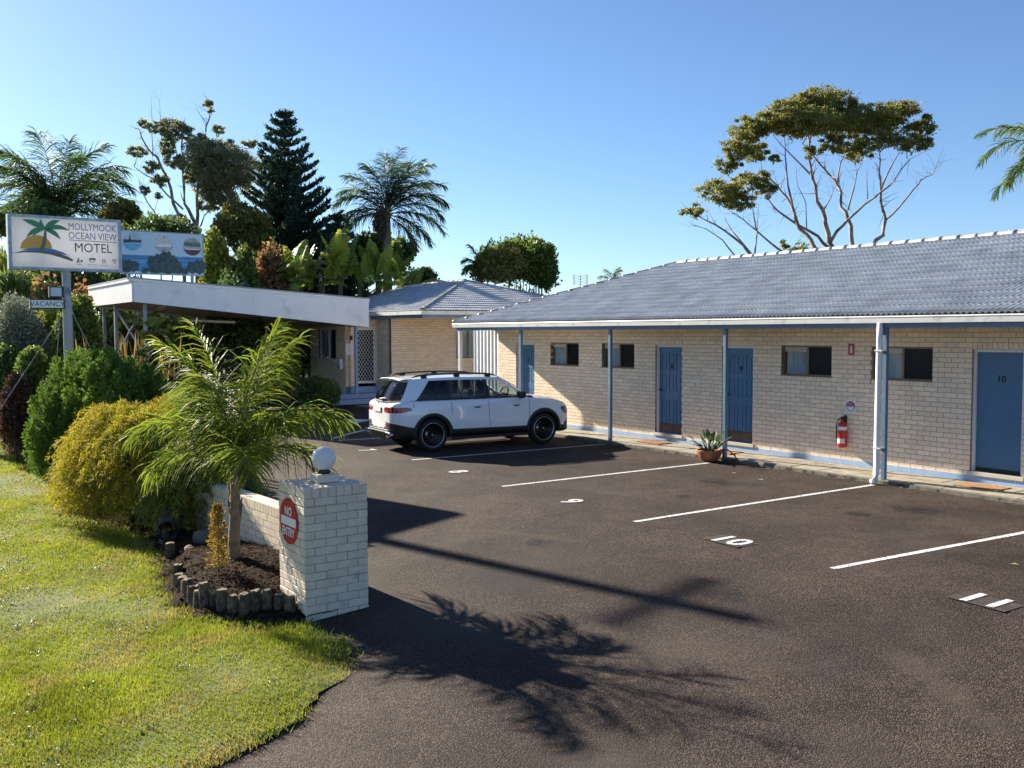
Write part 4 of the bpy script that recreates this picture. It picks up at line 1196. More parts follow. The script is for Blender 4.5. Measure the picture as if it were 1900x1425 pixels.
# icons: luggage walker, air unit, pool, wireless
for pts in ([(566, 412), (574, 398), (584, 402), (580, 415), (588, 428), (582, 428), (574, 416), (568, 428), (562, 428)], [(592, 408), (606, 406), (606, 424), (600, 418), (592, 426)],
            [(656, 392), (700, 392), (700, 412), (690, 412), (690, 404), (666, 404), (666, 412), (656, 412)], [(662, 418), (694, 418), (694, 422), (662, 422)],
            [(752, 398), (757, 398), (757, 420), (752, 420)], [(768, 398), (773, 398), (773, 420), (768, 420)], [(757, 406), (768, 406), (768, 410), (757, 410)], [(748, 424), (780, 424), (780, 428), (748, 428)],
            [(566, 436), (604, 438), (604, 440), (566, 438)], [(646, 438), (712, 441), (712, 443), (646, 440)], [(736, 442), (790, 444), (790, 446), (736, 444)]):
    sh(pts, 'sign_icon', M_TDARK, 0.001)
sh([(577 + 5 * math.cos(w), 393 + 5 * math.sin(w)) for w in np.linspace(0, 6.283, 12)[:-1]], 'sign_icon', M_TDARK, 0.001)
for r in (11, 19, 27):
    o_ = [(840 + r * math.cos(w), 430 - r * 1.1 * math.sin(w)) for w in np.linspace(.75, 2.39, 12)]
    i_ = [(840 + (r - 4) * math.cos(w), 430 - (r - 4) * 1.1 * math.sin(w)) for w in np.linspace(2.39, .75, 12)]
    sh(o_ + i_, 'sign_icon', M_TDARK, 0.001)
sh([(840 + 4 * math.cos(w), 430 + 4 * math.sin(w)) for w in np.linspace(0, 6.283, 10)[:-1]], 'sign_icon', M_TDARK, 0.001)
# pole, boxes and guys
PY = -11.33
M_POLE = mat('weathered_pole', (0.36, 0.37, 0.40), 0.5, metal=0.25, var=0.1, vscale=3, col2=(0.12, 0.17, 0.26), c2scale=2.6, c2lo=0.62, c2hi=0.7)
pr(MB().lathe([(.098, gz(SX, PY) - .1), (.098, 2.95), (.105, 2.96), (.105, 3.02), (.09, 3.03), (.09, 3.75)], 18, Matrix.Translation((SX - .05, PY, 0))), 'pole', M_POLE, sign)
pr(MB().box(SX - .10, SX + .05, -12.09, -11.40, 2.895, 3.105), 'vacancy_box', M_TDARK, sign)
vb = pr(MB().box(SX + .052, SX + .056, -12.065, -11.425, 2.917, 3.083), 'vacancy_face', M_SIGNWHITE, sign)
o = lettering('vacancy_lettering', 'VACANCY', 0.148, FACE_X((SX + .0565, -11.745, 2.998)), M_TDARK, sign, 0.001, sx=0.98)
local(sign, o)
pr(MB().box(SX - .10, SX + .05, -11.70, -11.43, 3.15, 3.39), 'light_box', M_TDARK, sign)
pr(MB().box(SX + .052, SX + .056, -11.675, -11.455, 3.175, 3.365), 'light_box_face', mat('pale_blue_glass', (0.50, 0.58, 0.68), 0.3, var=0.05), sign)
wire = lambda a, b: MB().tube([tuple(a), tuple(b)], .010, 5)
for p, q in (((112, 590), (-20, 790)), ((110, 600), (104, 690)), ((134, 580), (190, 690)), ((134, 590), (137, 690))):
    pr(wire(plane_x(*p, SX - .05), plane_x(*q, SX - (.8 if q[0] < 0 else .05))), 'guy_wire', M_FLASH, sign)

# ================================================================== ENTRANCE PILLAR AND GARDEN WALL
PX0, PX1, PY0, PY1 = 3.47, 4.19, -11.56, -10.84
PZ0 = -0.64
pillar = empty('brick_pillar', (PX0, PY0, PZ0), 'white painted brick pillar carrying the red no entry sign', 'pillar')
NC = 15
ztop = PZ0 + NC * CO + 0.112
local(pillar, MB().box(PX0 + .010, PX1 - .010, PY0 + .010, PY1 - .010, PZ0 - .12, ztop - .008).build('mortar_core', M_WMORTAR, pillar))
cache = {}
def pbrick(x0, x1, y0, y1, z0, z1):
    g = .004
    key = (round(x1 - x0, 3), round(y1 - y0, 3), round(z1 - z0, 3))
    if key not in cache:
        me = MB().bevel_box(g, key[0] - g, g, key[1] - g, g, key[2] - g, .006).mesh('brick'); me.materials.append(M_WBRICK); cache[key] = me
    o = bpy.data.objects.new('brick', cache[key]); COL.objects.link(o); o.parent = pillar
    o.location = (x0 - PX0 + random.uniform(-.003, .003), y0 - PY0 + random.uniform(-.003, .003), z0 - PZ0 + random.uniform(-.002, .002))
    o.rotation_euler = (0, random.uniform(-.006, .006), random.uniform(-.006, .006))
hb = 0.12
for k in range(NC):
    z0, z1 = PZ0 + k * CO, PZ0 + (k + 1) * CO
    if k % 2 == 0:
        for i in range(3):
            pbrick(PX0 + .24 * i, PX0 + .24 * (i + 1), PY0, PY0 + hb, z0, z1); pbrick(PX0 + .24 * i, PX0 + .24 * (i + 1), PY1 - hb, PY1, z0, z1)
        for i in range(2):
            pbrick(PX0, PX0 + hb, PY0 + hb + .24 * i, PY0 + hb + .24 * (i + 1), z0, z1); pbrick(PX1 - hb, PX1, PY0 + hb + .24 * i, PY0 + hb + .24 * (i + 1), z0, z1)
    else:
        for i in range(3):
            pbrick(PX0, PX0 + hb, PY0 + .24 * i, PY0 + .24 * (i + 1), z0, z1); pbrick(PX1 - hb, PX1, PY0 + .24 * i, PY0 + .24 * (i + 1), z0, z1)
        for i in range(2):
            pbrick(PX0 + hb + .24 * i, PX0 + hb + .24 * (i + 1), PY0, PY0 + hb, z0, z1); pbrick(PX0 + hb + .24 * i, PX0 + hb + .24 * (i + 1), PY1 - hb, PY1, z0, z1)
for j in range(8):
    for i in range(3):
        pbrick(PX0 + .24 * i, PX0 + .24 * (i + 1), PY0 + .09 * j, PY0 + .09 * (j + 1), ztop - .112, ztop)

gw = empty('garden_wall', (0, 0, 0), 'low white painted brick garden wall running back from the pillar', 'wall')
wa = math.radians(3.2)
WL = 6.6
wo = (3.468 - WL * math.cos(wa), -10.98 - WL * math.sin(wa))
wax, win_ = (math.cos(wa), math.sin(wa)), (-math.sin(wa), math.cos(wa))
wall_bricks(gw, wo, wax, win_, WL, -0.62, 8, (), [(0.0, WL, -0.62 + 8 * CO, 0.125)], brick=M_WBRICK, mortar=M_WMORTAR, nparts=300, top_extra=0.118)
R_ = frame((wo[0], wo[1], 0), (*wax, 0), (*win_, 0), (0, 0, 1))
MB().box(0, WL - .002, .1005, .225, -0.62 + 8 * CO + .1185, -0.62 + 8 * CO + .124, R_).build('wall_top', M_WBRICK, gw)

gx, gy = (PX0 + PX1) / 2 - .0, (PY0 + PY1) / 2 + .02
M_GLOBE = mat('opal_glass', (0.74, 0.76, 0.80), 0.18, var=0.01, trans=0.35)
lamp = empty('globe_lamp', (gx, gy, ztop), 'white opal globe lamp on top of the brick pillar', 'lamp')
local(lamp, MB().bevel_box(gx - .12, gx + .12, gy - .12, gy + .12, ztop, ztop + .085, .008).build('base_block', M_WBRICK, lamp))
local(lamp, MB().lathe([(.062, ztop + .085), (.066, ztop + .10), (.066, ztop + .118), (.058, ztop + .128)], 24, Matrix.Translation((gx, gy, 0))).build('collar', M_BLACK, lamp, True))
gr = .129; gc = ztop + .118 + gr
local(lamp, MB().lathe([(gr * math.sin(w), gc - gr * math.cos(w)) for w in np.linspace(.42, math.pi - .02, 22)], 36, Matrix.Translation((gx, gy, 0))).build('globe', M_GLOBE, lamp, True))

nc = plane_y(536.5, 966.5, PY0)
ne = empty('no_entry_sign', (nc[0], PY0, nc[2]), 'round red NO ENTRY sign with white bar on the brick pillar', 'sign')
nr_ = 0.245
NF = lambda dz, lift: FACE_Y((nc[0], PY0 - .008 - lift, nc[2] + dz))
M_NORED = mat('no_entry_red', (0.46, 0.004, 0.010), 0.55, var=0.04, spec=0.25)
local(ne, MB().prism(circ(nr_, n=48), .006, FACE_Y((nc[0], PY0 - .002, nc[2]))).build('disc', M_NORED, ne))
local(ne, MB().box(nc[0] - .205, nc[0] + .205, PY0 - .010, PY0 - .0085, nc[2] - .048, nc[2] + .042).build('white_bar', M_SIGNWHITE, ne))
def fit_text(s, w, h, M, m_, par, name, bold=0.0):
    o = lettering(name, s, 1.0, Matrix.Identity(4), m_, par, depth=0.0, bold=bold)
    xs_ = [v.co.x for v in o.data.vertices]; ys_ = [v.co.y for v in o.data.vertices]
    o.data.transform(M @ Matrix.Diagonal((w / (max(xs_) - min(xs_)), h / (max(ys_) - min(ys_)), 1, 1)) @ Matrix.Translation((-(max(xs_) + min(xs_)) / 2, -(max(ys_) + min(ys_)) / 2, 0)))
    return local(par, o)
fit_text('NO', .19, .095, NF(.105, .002), M_SIGNWHITE, ne, 'sign_lettering', .028)
fit_text('ENTRY', .34, .095, NF(-.115, .002), M_SIGNWHITE, ne, 'sign_lettering', .028)

# --- log edging, pipe, stones
M_LOG = mat('weathered_log', (0.115, 0.088, 0.066), 0.95, var=0.3, vscale=30, bump=0.8, bscale=70, rnd=0.25, col2=(0.045, 0.036, 0.03), c2scale=14)
M_LOGTOP = mat('log_end_grain', (0.20, 0.155, 0.11), 0.95, var=0.3, vscale=25, bump=0.5, rnd=0.2)
LOGS = [(3.95, -11.62), (3.84, -11.70), (3.74, -11.79), (3.65, -11.88), (3.60, -11.995), (3.49, -12.08), (3.36, -12.14), (3.22, -12.19), (3.07, -12.245), (2.93, -12.275), (2.78, -12.29), (2.62, -12.295), (2.46, -12.28), (2.25, -12.25), (2.08, -12.24), (1.80, -12.19), (0.62, -11.96), (0.50, -11.93), (-0.30, -11.80), (-0.44, -11.76)]
ORD = ['first', 'second', 'third', 'fourth', 'fifth', 'sixth', 'seventh', 'eighth', 'ninth', 'tenth', 'eleventh', 'twelfth', 'thirteenth', 'fourteenth', 'fifteenth', 'sixteenth', 'seventeenth', 'eighteenth', 'nineteenth', 'twentieth']
for i, (x, y) in enumerate(LOGS):
    r = random.uniform(.052, .066); h = random.uniform(.23, .31) * (1.12 if i in (1, 2, 8) else 1)
    zb_ = gz(x, y)
    n = 14
    rough_r = [1 + .10 * math.sin(3 * w + i) + random.uniform(-.05, .05) for w in np.linspace(0, 2 * math.pi, n + 1)[:-1]]
    mb = MB()
    ring = lambda z, k: [(r * k * rough_r[j] * math.cos(2 * math.pi * j / n), r * k * rough_r[j] * math.sin(2 * math.pi * j / n), z + (.008 * math.sin(2 * j + i) if z > .1 else 0)) for j in range(n)]
    vs = ring(-.08, 1) + ring(h * .5, 1.02) + ring(h - .012, .98) + ring(h, .9)
    fs = [(a * n + j, a * n + (j + 1) % n, (a + 1) * n + (j + 1) % n, (a + 1) * n + j) for a in range(3) for j in range(n)]
    mb.add(vs, fs)
    lg = mb.build('edging_log', M_LOG)
    lg.location = (x, y, zb_)
    lg.rotation_euler = (random.uniform(-.05, .05), random.uniform(-.05, .05), random.uniform(0, 6))
    tag(lg, '%s upright timber edging log counted from the brick pillar' % ORD[i], 'log', 'log edging of the garden bed')
    MB().add(ring(h - .001, .9), [tuple(range(n))]).build('sawn_top', M_LOGTOP, lg)

M_PIPE = mat('grey_corrugated_pipe', (0.085, 0.082, 0.08), 0.7, var=0.2, vscale=8, bump=0.3)
pc = Vector((-0.50, -11.66, -0.36))
pd = Vector((0.93, -0.34, -0.10)).normalized()
pp, rr_ = [], []
for k in range(26):
    pp.append(tuple(pc + pd * (-.36 + .72 * k / 25))); rr_.append(.15 + (.010 if k % 3 == 0 else 0))
tag(MB().tube(pp, rr_, 20, cap=False).tube(pp, [q - .02 for q in rr_], 20, cap=False).build('drain_pipe', M_PIPE, None, True), 'dark grey corrugated drain pipe lying by the garden wall', 'pipe')

def stone(name, p, s, m_, lbl, seed):
    bm = bmesh.new(); bmesh.ops.create_icosphere(bm, subdivisions=2, radius=1.0)
    r = random.Random(seed)
    for v in bm.verts:
        k = 1 + .18 * math.sin(3.1 * v.co.x + seed) * math.cos(2.7 * v.co.y) + r.uniform(-.06, .06)
        v.co = Vector((v.co.x * s[0] * k, v.co.y * s[1] * k, max(-.6, v.co.z) * s[2] * k))
    me = bpy.data.meshes.new(name); bm.to_mesh(me); bm.free()
    o = link(name, me, None, m_); o.location = p
    return tag(o, lbl, 'stone')
M_STONE = mat('tan_stone', (0.30, 0.21, 0.14), 0.9, var=0.25, vscale=8, bump=0.5, bscale=30)
M_STONEG = mat('grey_stone', (0.10, 0.095, 0.09), 0.9, var=0.25, vscale=8, bump=0.5, bscale=30)
stone('garden_stone', (0.86, -11.78, bed_z(.86, -11.78) + .03), (.10, .07, .05), M_STONE, 'tan stone lying on the dark mulch behind the log edging', 3)
stone('garden_stone', (0.55, -11.50, bed_z(.55, -11.5) + .06), (.17, .13, .12), M_STONEG, 'dark grey block of stone between pipe and palm trunk', 5)

# --- bits lying about: plaster lump at the path edge, leaf on the asphalt
for (x, y, s, lb_) in ((8.05, -4.35, .10, 'dry palm leaf scrap lying on asphalt in bay 11'), (7.9, -4.75, .05, 'small tan leaf on the asphalt in bay 11'), (2.2, -2.3, .07, 'pale leaf scrap on the asphalt near the downpipe'), (1.4, -2.1, .05, 'pale chip on the asphalt near the potted plant')):
    mb = MB().add([(x - s, y, gz(x, y) + .006), (x, y - s * .25, gz(x, y) + .014), (x + s, y + s * .3, gz(x, y) + .008), (x, y + s * .3, gz(x, y) + .02)], [(0, 1, 2, 3)])
    tag(mb.build('fallen_leaf', M_CHIP2 if 'M_CHIP2' in globals() else mat('dry_leaf', (0.42, 0.36, 0.18), 0.8, var=0.2), None), lb_, 'leaf')

# --- bowl planter beside the verandah post
M_TERRA = mat('terracotta', (0.33, 0.115, 0.055), 0.75, var=0.12, vscale=8, bump=0.15)
pot = empty('potted_plant', (-0.02, -1.24, -0.26), 'bird of paradise plant in a terracotta bowl beside blue verandah post', 'plant')
px_, py_, pz_ = -0.02, -1.24, -0.26
local(pot, MB().lathe([(.13, pz_), (.15, pz_ + .015), (.215, pz_ + .09), (.25, pz_ + .18), (.262, pz_ + .215), (.268, pz_ + .235), (.245, pz_ + .235), (.235, pz_ + .19)], 32, Matrix.Translation((px_, py_, 0))).build('bowl', M_TERRA, pot, True))
local(pot, MB().lathe([(.236, pz_ + .17), (.236, pz_ + .19), (.05, pz_ + .205)], 24, Matrix.Translation((px_, py_, 0))).build('potting_soil', M_SOIL, pot))
M_STRELI = leaf_mat('strelitzia_leaf', (0.055, 0.105, 0.035), 0.35, rnd=0.25, trans=0.25)
def paddle(base, tip_dir, stalk, blade, width, droop, name, m_, parent):
    """one stalked paddle leaf"""
    b = Vector(base); d = Vector(tip_dir).normalized()
    s = b + d * stalk
    side = d.cross(Vector((0, 0, 1)))
    if side.length < .2: side = Vector((1, 0, 0))
    side.normalize()
    mb = MB().tube([tuple(b), tuple((b + s) / 2 + Vector((0, 0, .01))), tuple(s)], [.011, .009, .006], 6)
    nrm = side.cross(d).normalized()
    rows = []
    for t_ in np.linspace(0, 1, 8):
        c = s + d * blade * t_ - Vector((0, 0, droop)) * t_ * t_
        w_ = width * (math.sin(math.pi * (t_ ** .8)) ** .7 if 0 < t_ < 1 else .02)
        rows.append([tuple(c - side * w_ + nrm * w_ * .45), tuple(c), tuple(c + side * w_ + nrm * w_ * .45)])
    vs = [p for r in rows for p in r]
    fs = [(i * 3 + k, i * 3 + k + 1, (i + 1) * 3 + k + 1, (i + 1) * 3 + k) for i in range(7) for k in range(2)]
    mb.add(vs, fs)
    return mb.build(name, m_, parent, True)
rr = random.Random(5)
for k in range(30):
    a = rr.uniform(0, 6.28); tl_ = rr.uniform(.1, 1.0)
    local(pot, paddle((px_ + .07 * math.cos(a), py_ + .07 * math.sin(a), pz_ + .19), (math.cos(a) * tl_, math.sin(a) * tl_, 1.0 - .35 * tl_), rr.uniform(.16, .36), rr.uniform(.16, .25), rr.uniform(.028, .05), rr.uniform(0, .08), 'leaf', M_STRELI, pot))
local(pot, MB().tube([(px_ + .15, py_ + .05, pz_ + .22), (px_ + .35, py_ + .12, pz_ + .27), (px_ + .52, py_ + .16, pz_ + .16), (px_ + .62, py_ + .17, pz_ + .01)], [.012, .012, .014, .004], 6).build('fallen_stalk', M_STRELI, pot, True))

# ================================================================== WHITE SUV
M_CARW = mat('white_car_paint', (0.88, 0.89, 0.91), 0.22, var=0.0, coat=1.0, spec=0.5)
M_CLAD = mat('black_cladding', (0.014, 0.014, 0.015), 0.5, var=0.1, vscale=20)
M_TYRE = mat('tyre_rubber', (0.012, 0.012, 0.012), 0.75, var=0.2, vscale=15, bump=0.2)
M_RIMBLK = mat('black_alloy', (0.018, 0.018, 0.02), 0.25, metal=0.6, var=0.0)
M_RIMEDGE = mat('machined_rim', (0.62, 0.63, 0.65), 0.3, metal=1.0, var=0.0)
M_CGLASS_F = glass_mat('car_glass_clear', (0.55, 0.62, 0.63), 0.0, 1.1)
M_CGLASS_M = glass_mat('car_glass_tinted', (0.22, 0.24, 0.25), 0.0, 1.0)
M_CGLASS_R = glass_mat('car_glass_privacy', (0.05, 0.055, 0.062), 0.0, 1.0)
M_SEAT = mat('black_seat', (0.015, 0.015, 0.016), 0.6, var=0.1)
M_TAIL = mat('tail_lamp_red', (0.30, 0.008, 0.012), 0.12, var=0.3, vscale=25, coat=1.0)
M_LENS = mat('headlamp_lens', (0.16, 0.17, 0.18), 0.08, var=0.6, vscale=18, metal=0.5, coat=1.0)
M_CHROME = mat('dark_chrome', (0.45, 0.45, 0.46), 0.2, metal=1.0, var=0.0)
M_SEAM = mat('panel_gap', (0.03, 0.032, 0.036), 0.8, var=0.0)

def interp(tab, x):
    xs_ = [r[0] for r in tab]
    return [float(np.interp(x, xs_, [r[k] for r in tab])) for k in range(1, len(tab[0]))]

def build_car(loc, heading):
    car = empty('parked_car', loc, 'white sport utility vehicle with black roof rails parked nose to the motel wall', 'car', rz=heading)
    # ---- lower body loft: x, half width, underside, cladding top, belt height, crown
    ST = [(-2.335, .50, .48, .62, .92, .02), (-2.315, .64, .38, .62, .99, .02), (-2.26, .76, .32, .60, 1.06, .0), (-2.12, .860, .28, .56, 1.105, .0), (-1.90, .902, .26, .50, 1.120, .0),
          (-1.55, .917, .26, .44, 1.122, .0), (-1.10, .917, .26, .425, 1.12, .0), (-0.5, .915, .26, .42, 1.117, .0), (0.1, .915, .26, .415, 1.113, .0), (0.65, .915, .26, .41, 1.108, .01),
          (1.02, .915, .26, .41, 1.098, .04), (1.30, .913, .26, .41, 1.078, .07), (1.60, .907, .25, .41, 1.045, .075), (1.84, .882, .24, .40, 1.005, .07), (2.00, .842, .23, .38, .965, .06),
          (2.12, .775, .23, .33, .90, .05), (2.21, .67, .24, .31, .82, .04), (2.265, .54, .27, .31, .73, .03), (2.29, .42, .32, .35, .64, .02)]
    fr = [0, .36, .64, .85, .955, 1.0]
    secs = []
    for (x, w, zb_, zk, zt_, c) in ST:
        zr = [zk + (zt_ - zk) * f for f in fr]
        h = [(0, zb_), (.80 * w, zb_), (.97 * w, zb_ + .05), (1.0 * w, zk - .012), (1.002 * w, zk + .012), (1.006 * w, zr[1]), (1.0 * w, zr[2]), (.978 * w, zr[3]), (.955 * w, zr[4]), (.925 * w, zr[5]), (.60 * w, zr[5] + .62 * c), (0, zr[5] + c)]
        secs.append([(x, -y, z) for y, z in h] + [(x, y, z) for y, z in reversed(h[1:-1])])
    n = len(secs[0])
    V = [p for s in secs for p in s]
    F, MI = [], []
    for i in range(len(secs) - 1):
        xm = (ST[i][0] + ST[i + 1][0]) / 2
        for k in range(n):
            k2 = (k + 1) % n
            F.append((i * n + k, i * n + k2, (i + 1) * n + k2, (i + 1) * n + k))
            row = k if k < 12 else n - 1 - k
            kk = min(k, n - 1 - k)
            top = k in (9, 10, 11, 12)
            MI.append(1 if kk <= 3 else (2 if top and -1.98 < xm < 0.95 else 0))
    F.append(tuple(range(n))); MI.append(0)
    F.append(tuple(reversed(range((len(secs) - 1) * n, len(secs) * n)))); MI.append(0)
    me = bpy.data.meshes.new('car_body_base'); me.from_pydata(V, [], F)
    me.polygons.foreach_set('material_index', MI); me.polygons.foreach_set('use_smooth', [True] * len(F)); me.update()
    for m_ in (M_CARW, M_CLAD, M_SEAT): me.materials.append(m_)
    tmp = bpy.data.objects.new('car_tmp', me); COL.objects.link(tmp)
    bmx = bmesh.new(); bmx.from_mesh(me); bmesh.ops.recalc_face_normals(bmx, faces=bmx.faces); bmx.to_mesh(me); bmx.free()
    sb = tmp.modifiers.new('s', 'SUBSURF'); sb.levels = sb.render_levels = 2
    cut = MB()
    WR, AX, WZ, ARC = .362, 1.415, .362, .425
    for sx in (-1, 1):
        for sy in (-1, 1):
            cut.lathe([(ARC, 0), (ARC, .7)], 40, frame((sx * AX, sy * .62, WZ), (1, 0, 0), (0, 0, sy * -1.0), (0, sy, 0)))
    cme = cut.mesh('cutter'); cme.materials.append(M_CLAD)
    bmx = bmesh.new(); bmx.from_mesh(cme); bmesh.ops.recalc_face_normals(bmx, faces=bmx.faces); bmx.to_mesh(cme); bmx.free()
    cob = bpy.data.objects.new('cut_tmp', cme); COL.objects.link(cob)
    bo = tmp.modifiers.new('b', 'BOOLEAN'); bo.operation = 'DIFFERENCE'; bo.object = cob; bo.solver = 'EXACT'
    try: bo.material_mode = 'TRANSFER'
    except Exception: pass
    dg = bpy.context.evaluated_depsgraph_get()
    bme = bpy.data.meshes.new_from_object(tmp.evaluated_get(dg)); bme.name = 'body'
    bpy.data.objects.remove(tmp); bpy.data.objects.remove(cob)
    body = bpy.data.objects.new('body', bme); COL.objects.link(body); body.parent = car
    bm = bmesh.new(); bm.from_mesh(bme)
    tree = BVHTree.FromBMesh(bm); bm.free()

    def side(x, z, s, off=.004):
        h = tree.ray_cast(Vector((x, s * 2.0, z)), Vector((0, -s, 0)))
        if h[0] is None: return None
        return h[0] + Vector((0, s * off, 0))
    def rear(y, z, off=.004, d=1):
        h = tree.ray_cast(Vector((-d * 4.0, y, z)), Vector((d, 0, 0)))
        if h[0] is None: return None
        return h[0] - Vector((d * off, 0, 0))
    def patch(name, f, us, lo, hi, m_, nv=6, parent=body):
        P = []
        for u in us:
            col = []
            for t_ in np.linspace(0, 1, nv):
                p = f(u, lo(u) + (hi(u) - lo(u)) * t_)
                col.append(p)
            P.append(col)
        if any(p is None for c in P for p in c): 
            P = [c for c in P if not any(p is None for p in c)]
            if len(P) < 2: return None
        return grid_mesh(name, np.array([[tuple(p) for p in c] for c in P]), m_, parent)
    lerp = lambda tab: (lambda u: float(np.interp(u, [a for a, b in tab], [b for a, b in tab])))

    # ---- glasshouse: belt ring and roof ring, front centre round to rear centre (one half; mirrored)
    BELT = [(1.30, 0, 1.125), (1.22, .50, 1.115), (1.10, .735, 1.10), (.97, .838, 1.105), (.03, .848, 1.116), (-.08, .848, 1.117), (-.955, .846, 1.122), (-1.03, .845, 1.123), (-1.78, .825, 1.128), (-2.12, .745, 1.105), (-2.245, .42, 1.085), (-2.275, 0, 1.080)]
    ROOF = [(.46, 0, 1.625), (.44, .35, 1.613), (.36, .585, 1.578), (.22, .650, 1.572), (-.02, .665, 1.594), (-.13, .667, 1.598), (-.92, .665, 1.606), (-1.00, .664, 1.605), (-1.38, .655, 1.596), (-1.86, .605, 1.570), (-1.94, .35, 1.590), (-1.96, 0, 1.597)]
    KIND = ['wind', 'wind', 'apil', 'front', 'bpil', 'reardoor', 'cpil', 'quarter', 'dpil', 'tail', 'tail']
    SUB = [4, 4, 2, 6, 2, 6, 2, 5, 4, 5, 4]
    NV = 10
    vv = [0, .06, .2, .36, .52, .68, .80, .88, .94, 1.0]
    def gpt(i, t_, v, s):
        b = np.array(BELT[i]) * (1 - t_) + np.array(BELT[i + 1]) * t_
        r = np.array(ROOF[i]) * (1 - t_) + np.array(ROOF[i + 1]) * t_
        p = b * (1 - v) + r * v
        bul = .035 * 4 * v * (1 - v)
        k = KIND[i]
        if k in ('wind',): p[0] += bul * .6; p[2] += bul * .5
        elif k in ('tail',): p[0] -= bul * 1.1
        else: p[1] += bul
        return (p[0], s * p[1], p[2])
    parts_ = {}
    for s in (-1, 1):
        for i, k in enumerate(KIND):
            P = np.array([[gpt(i, t_, v, s) for v in vv] for t_ in np.linspace(0, 1, SUB[i] + 1)])
            if k in ('wind', 'tail', 'front', 'reardoor', 'quarter'):
                lo = 1; hi = 7 if k not in ('wind',) else 9
                if k == 'wind': lo = 0
                g_ = P[:, lo:hi + 1]
                parts_.setdefault((k, s), []).append(g_)
                if lo: parts_.setdefault(('trim', s), []).append(P[:, :lo + 1])
                if hi < NV - 1: parts_.setdefault(('rail', s), []).append(P[:, hi:])
            elif k in ('bpil', 'cpil'):
                parts_.setdefault(('pillar', s), []).append(P[:, :8]); parts_.setdefault(('rail', s), []).append(P[:, 7:])
            else:
                parts_.setdefault(('paint', s), []).append(P)
    def join_grids(name, grids, m_, par, s, solid=False):
        mb = MB()
        for g_ in grids:
            nu, nv = g_.shape[:2]
            fs = []
            for a in range(nu - 1):
                for b in range(nv - 1):
                    q = (a * nv + b, (a + 1) * nv + b, (a + 1) * nv + b + 1, a * nv + b + 1)
                    fs.append(q if s > 0 else q[::-1])
            mb.add([tuple(p) for p in g_.reshape(-1, 3)], fs)
        me_ = mb.mesh(name, True)
        bmx = bmesh.new(); bmx.from_mesh(me_); bmesh.ops.remove_doubles(bmx, verts=bmx.verts, dist=.0008); bmx.to_mesh(me_); bmx.free()
        return link(name, me_, par, m_)
    join_grids('windscreen', parts_[('wind', 1)] + parts_[('wind', -1)], M_CGLASS_F, car, 1)
    join_grids('rear_window', parts_[('tail', 1)] + parts_[('tail', -1)], M_CGLASS_R, car, 1)
    for s in (-1, 1):
        join_grids('front_side_window', parts_[('front', s)], M_CGLASS_F, car, s)
        join_grids('rear_side_window', parts_[('reardoor', s)], M_CGLASS_M, car, s)
        join_grids('quarter_window', parts_[('quarter', s)], M_CGLASS_R, car, s)
        join_grids('window_trim', parts_[('trim', s)] + parts_[('pillar', s)], M_CLAD, car, s)
        join_grids('roof_pillar', parts_[('paint', s)] + parts_[('rail', s)], M_CARW, car, s)
        # slim divider in the rear door glass
        a_, b_ = gpt(5, .70, .06, s), gpt(5, .82, .87, s)
        MB().tube([a_, b_], .014, 6).build('window_divider', M_CLAD, car)
    # roof skin
    rows_ = [(ROOF[2], .10, ), (ROOF[3], .09), (ROOF[4], .05), (ROOF[6], .02), (ROOF[8], 0), ((-1.65, .635, 1.585), -.02), (ROOF[9], -.06)]
    P = []
    for (x, y, z), dx in rows_:
        P.append([(x + dx * (1 - (q / 1.0) ** 2), q * y, z + .045 * (1 - abs(q) ** 2.4)) for q in np.linspace(-1, 1, 15)])
    roof_ = grid_mesh('roof_panel', np.array(P), M_CARW, car)
    # spoiler
    sp_ = [[(x, q * w_, z + .03 * (1 - q * q)) for q in np.linspace(-1, 1, 11)] for (x, w_, z) in ((-1.78, .60, 1.585), (-1.95, .61, 1.580), (-2.05, .585, 1.568), (-2.055, .58, 1.553), (-1.90, .58, 1.540))]
    grid_mesh('rear_spoiler', np.array(sp_), M_CARW, car)
    MB().box(-2.060, -2.054, -.16, .16, 1.577, 1.590).build('brake_lamp', M_TAIL, car)
    # roof rails on feet
    for s in (-1, 1):
        xs_ = np.linspace(-1.80, .30, 15)
        path_ = [(x, s * .60, 1.615 + .070 * max(0, math.sin(math.pi * (x + 1.80) / 2.10)) ** .5) for x in xs_]
        rail = MB().tube(path_, [.012] + [.021] * 13 + [.012], 8)
        for x in (-1.50, -.70, .08):
            zz = 1.615 + .070 * math.sin(math.pi * (x + 1.80) / 2.10) ** .5
            rail.box(x - .07, x + .07, s * .60 - .018, s * .60 + .018, 1.59, zz)
        rail.build('roof_rail', M_CLAD, car, True)
    # ---- wheels
    def wheel_mesh():
        ty = MB().lathe([(.250, -.10), (.300, -.118), (.345, -.112), (.360, -.085), (.362, 0), (.360, .085), (.345, .112), (.300, .118), (.268, .108), (.262, .10)], 44, cap=False)
        ed = MB().lathe([(.258, .104), (.270, .110), (.270, .118), (.260, .118), (.256, .104)], 44, cap=False)
        rm = MB().lathe([(.255, -.09), (.258, .085), (.235, .02), (.06, .015), (.02, .02)], 40, cap=False)
        spk = MB()
        for k in range(20):
            w = 2 * math.pi * k / 20
            M_ = Matrix.Rotation(w, 4, 'Z')
            spk.add([(.05, -.010, .075), (.258, -.013, .105), (.258, .013, .105), (.05, .010, .075), (.05, -.010, .05), (.258, -.013, .06), (.258, .013, .06), (.05, .010, .05)],
                    [(0, 1, 2, 3), (0, 4, 5, 1), (1, 5, 6, 2), (2, 6, 7, 3)], M_)
        hub = MB().lathe([(.062, .045), (.062, .085), (.045, .092), (.0, .092)], 20)
        star = MB()
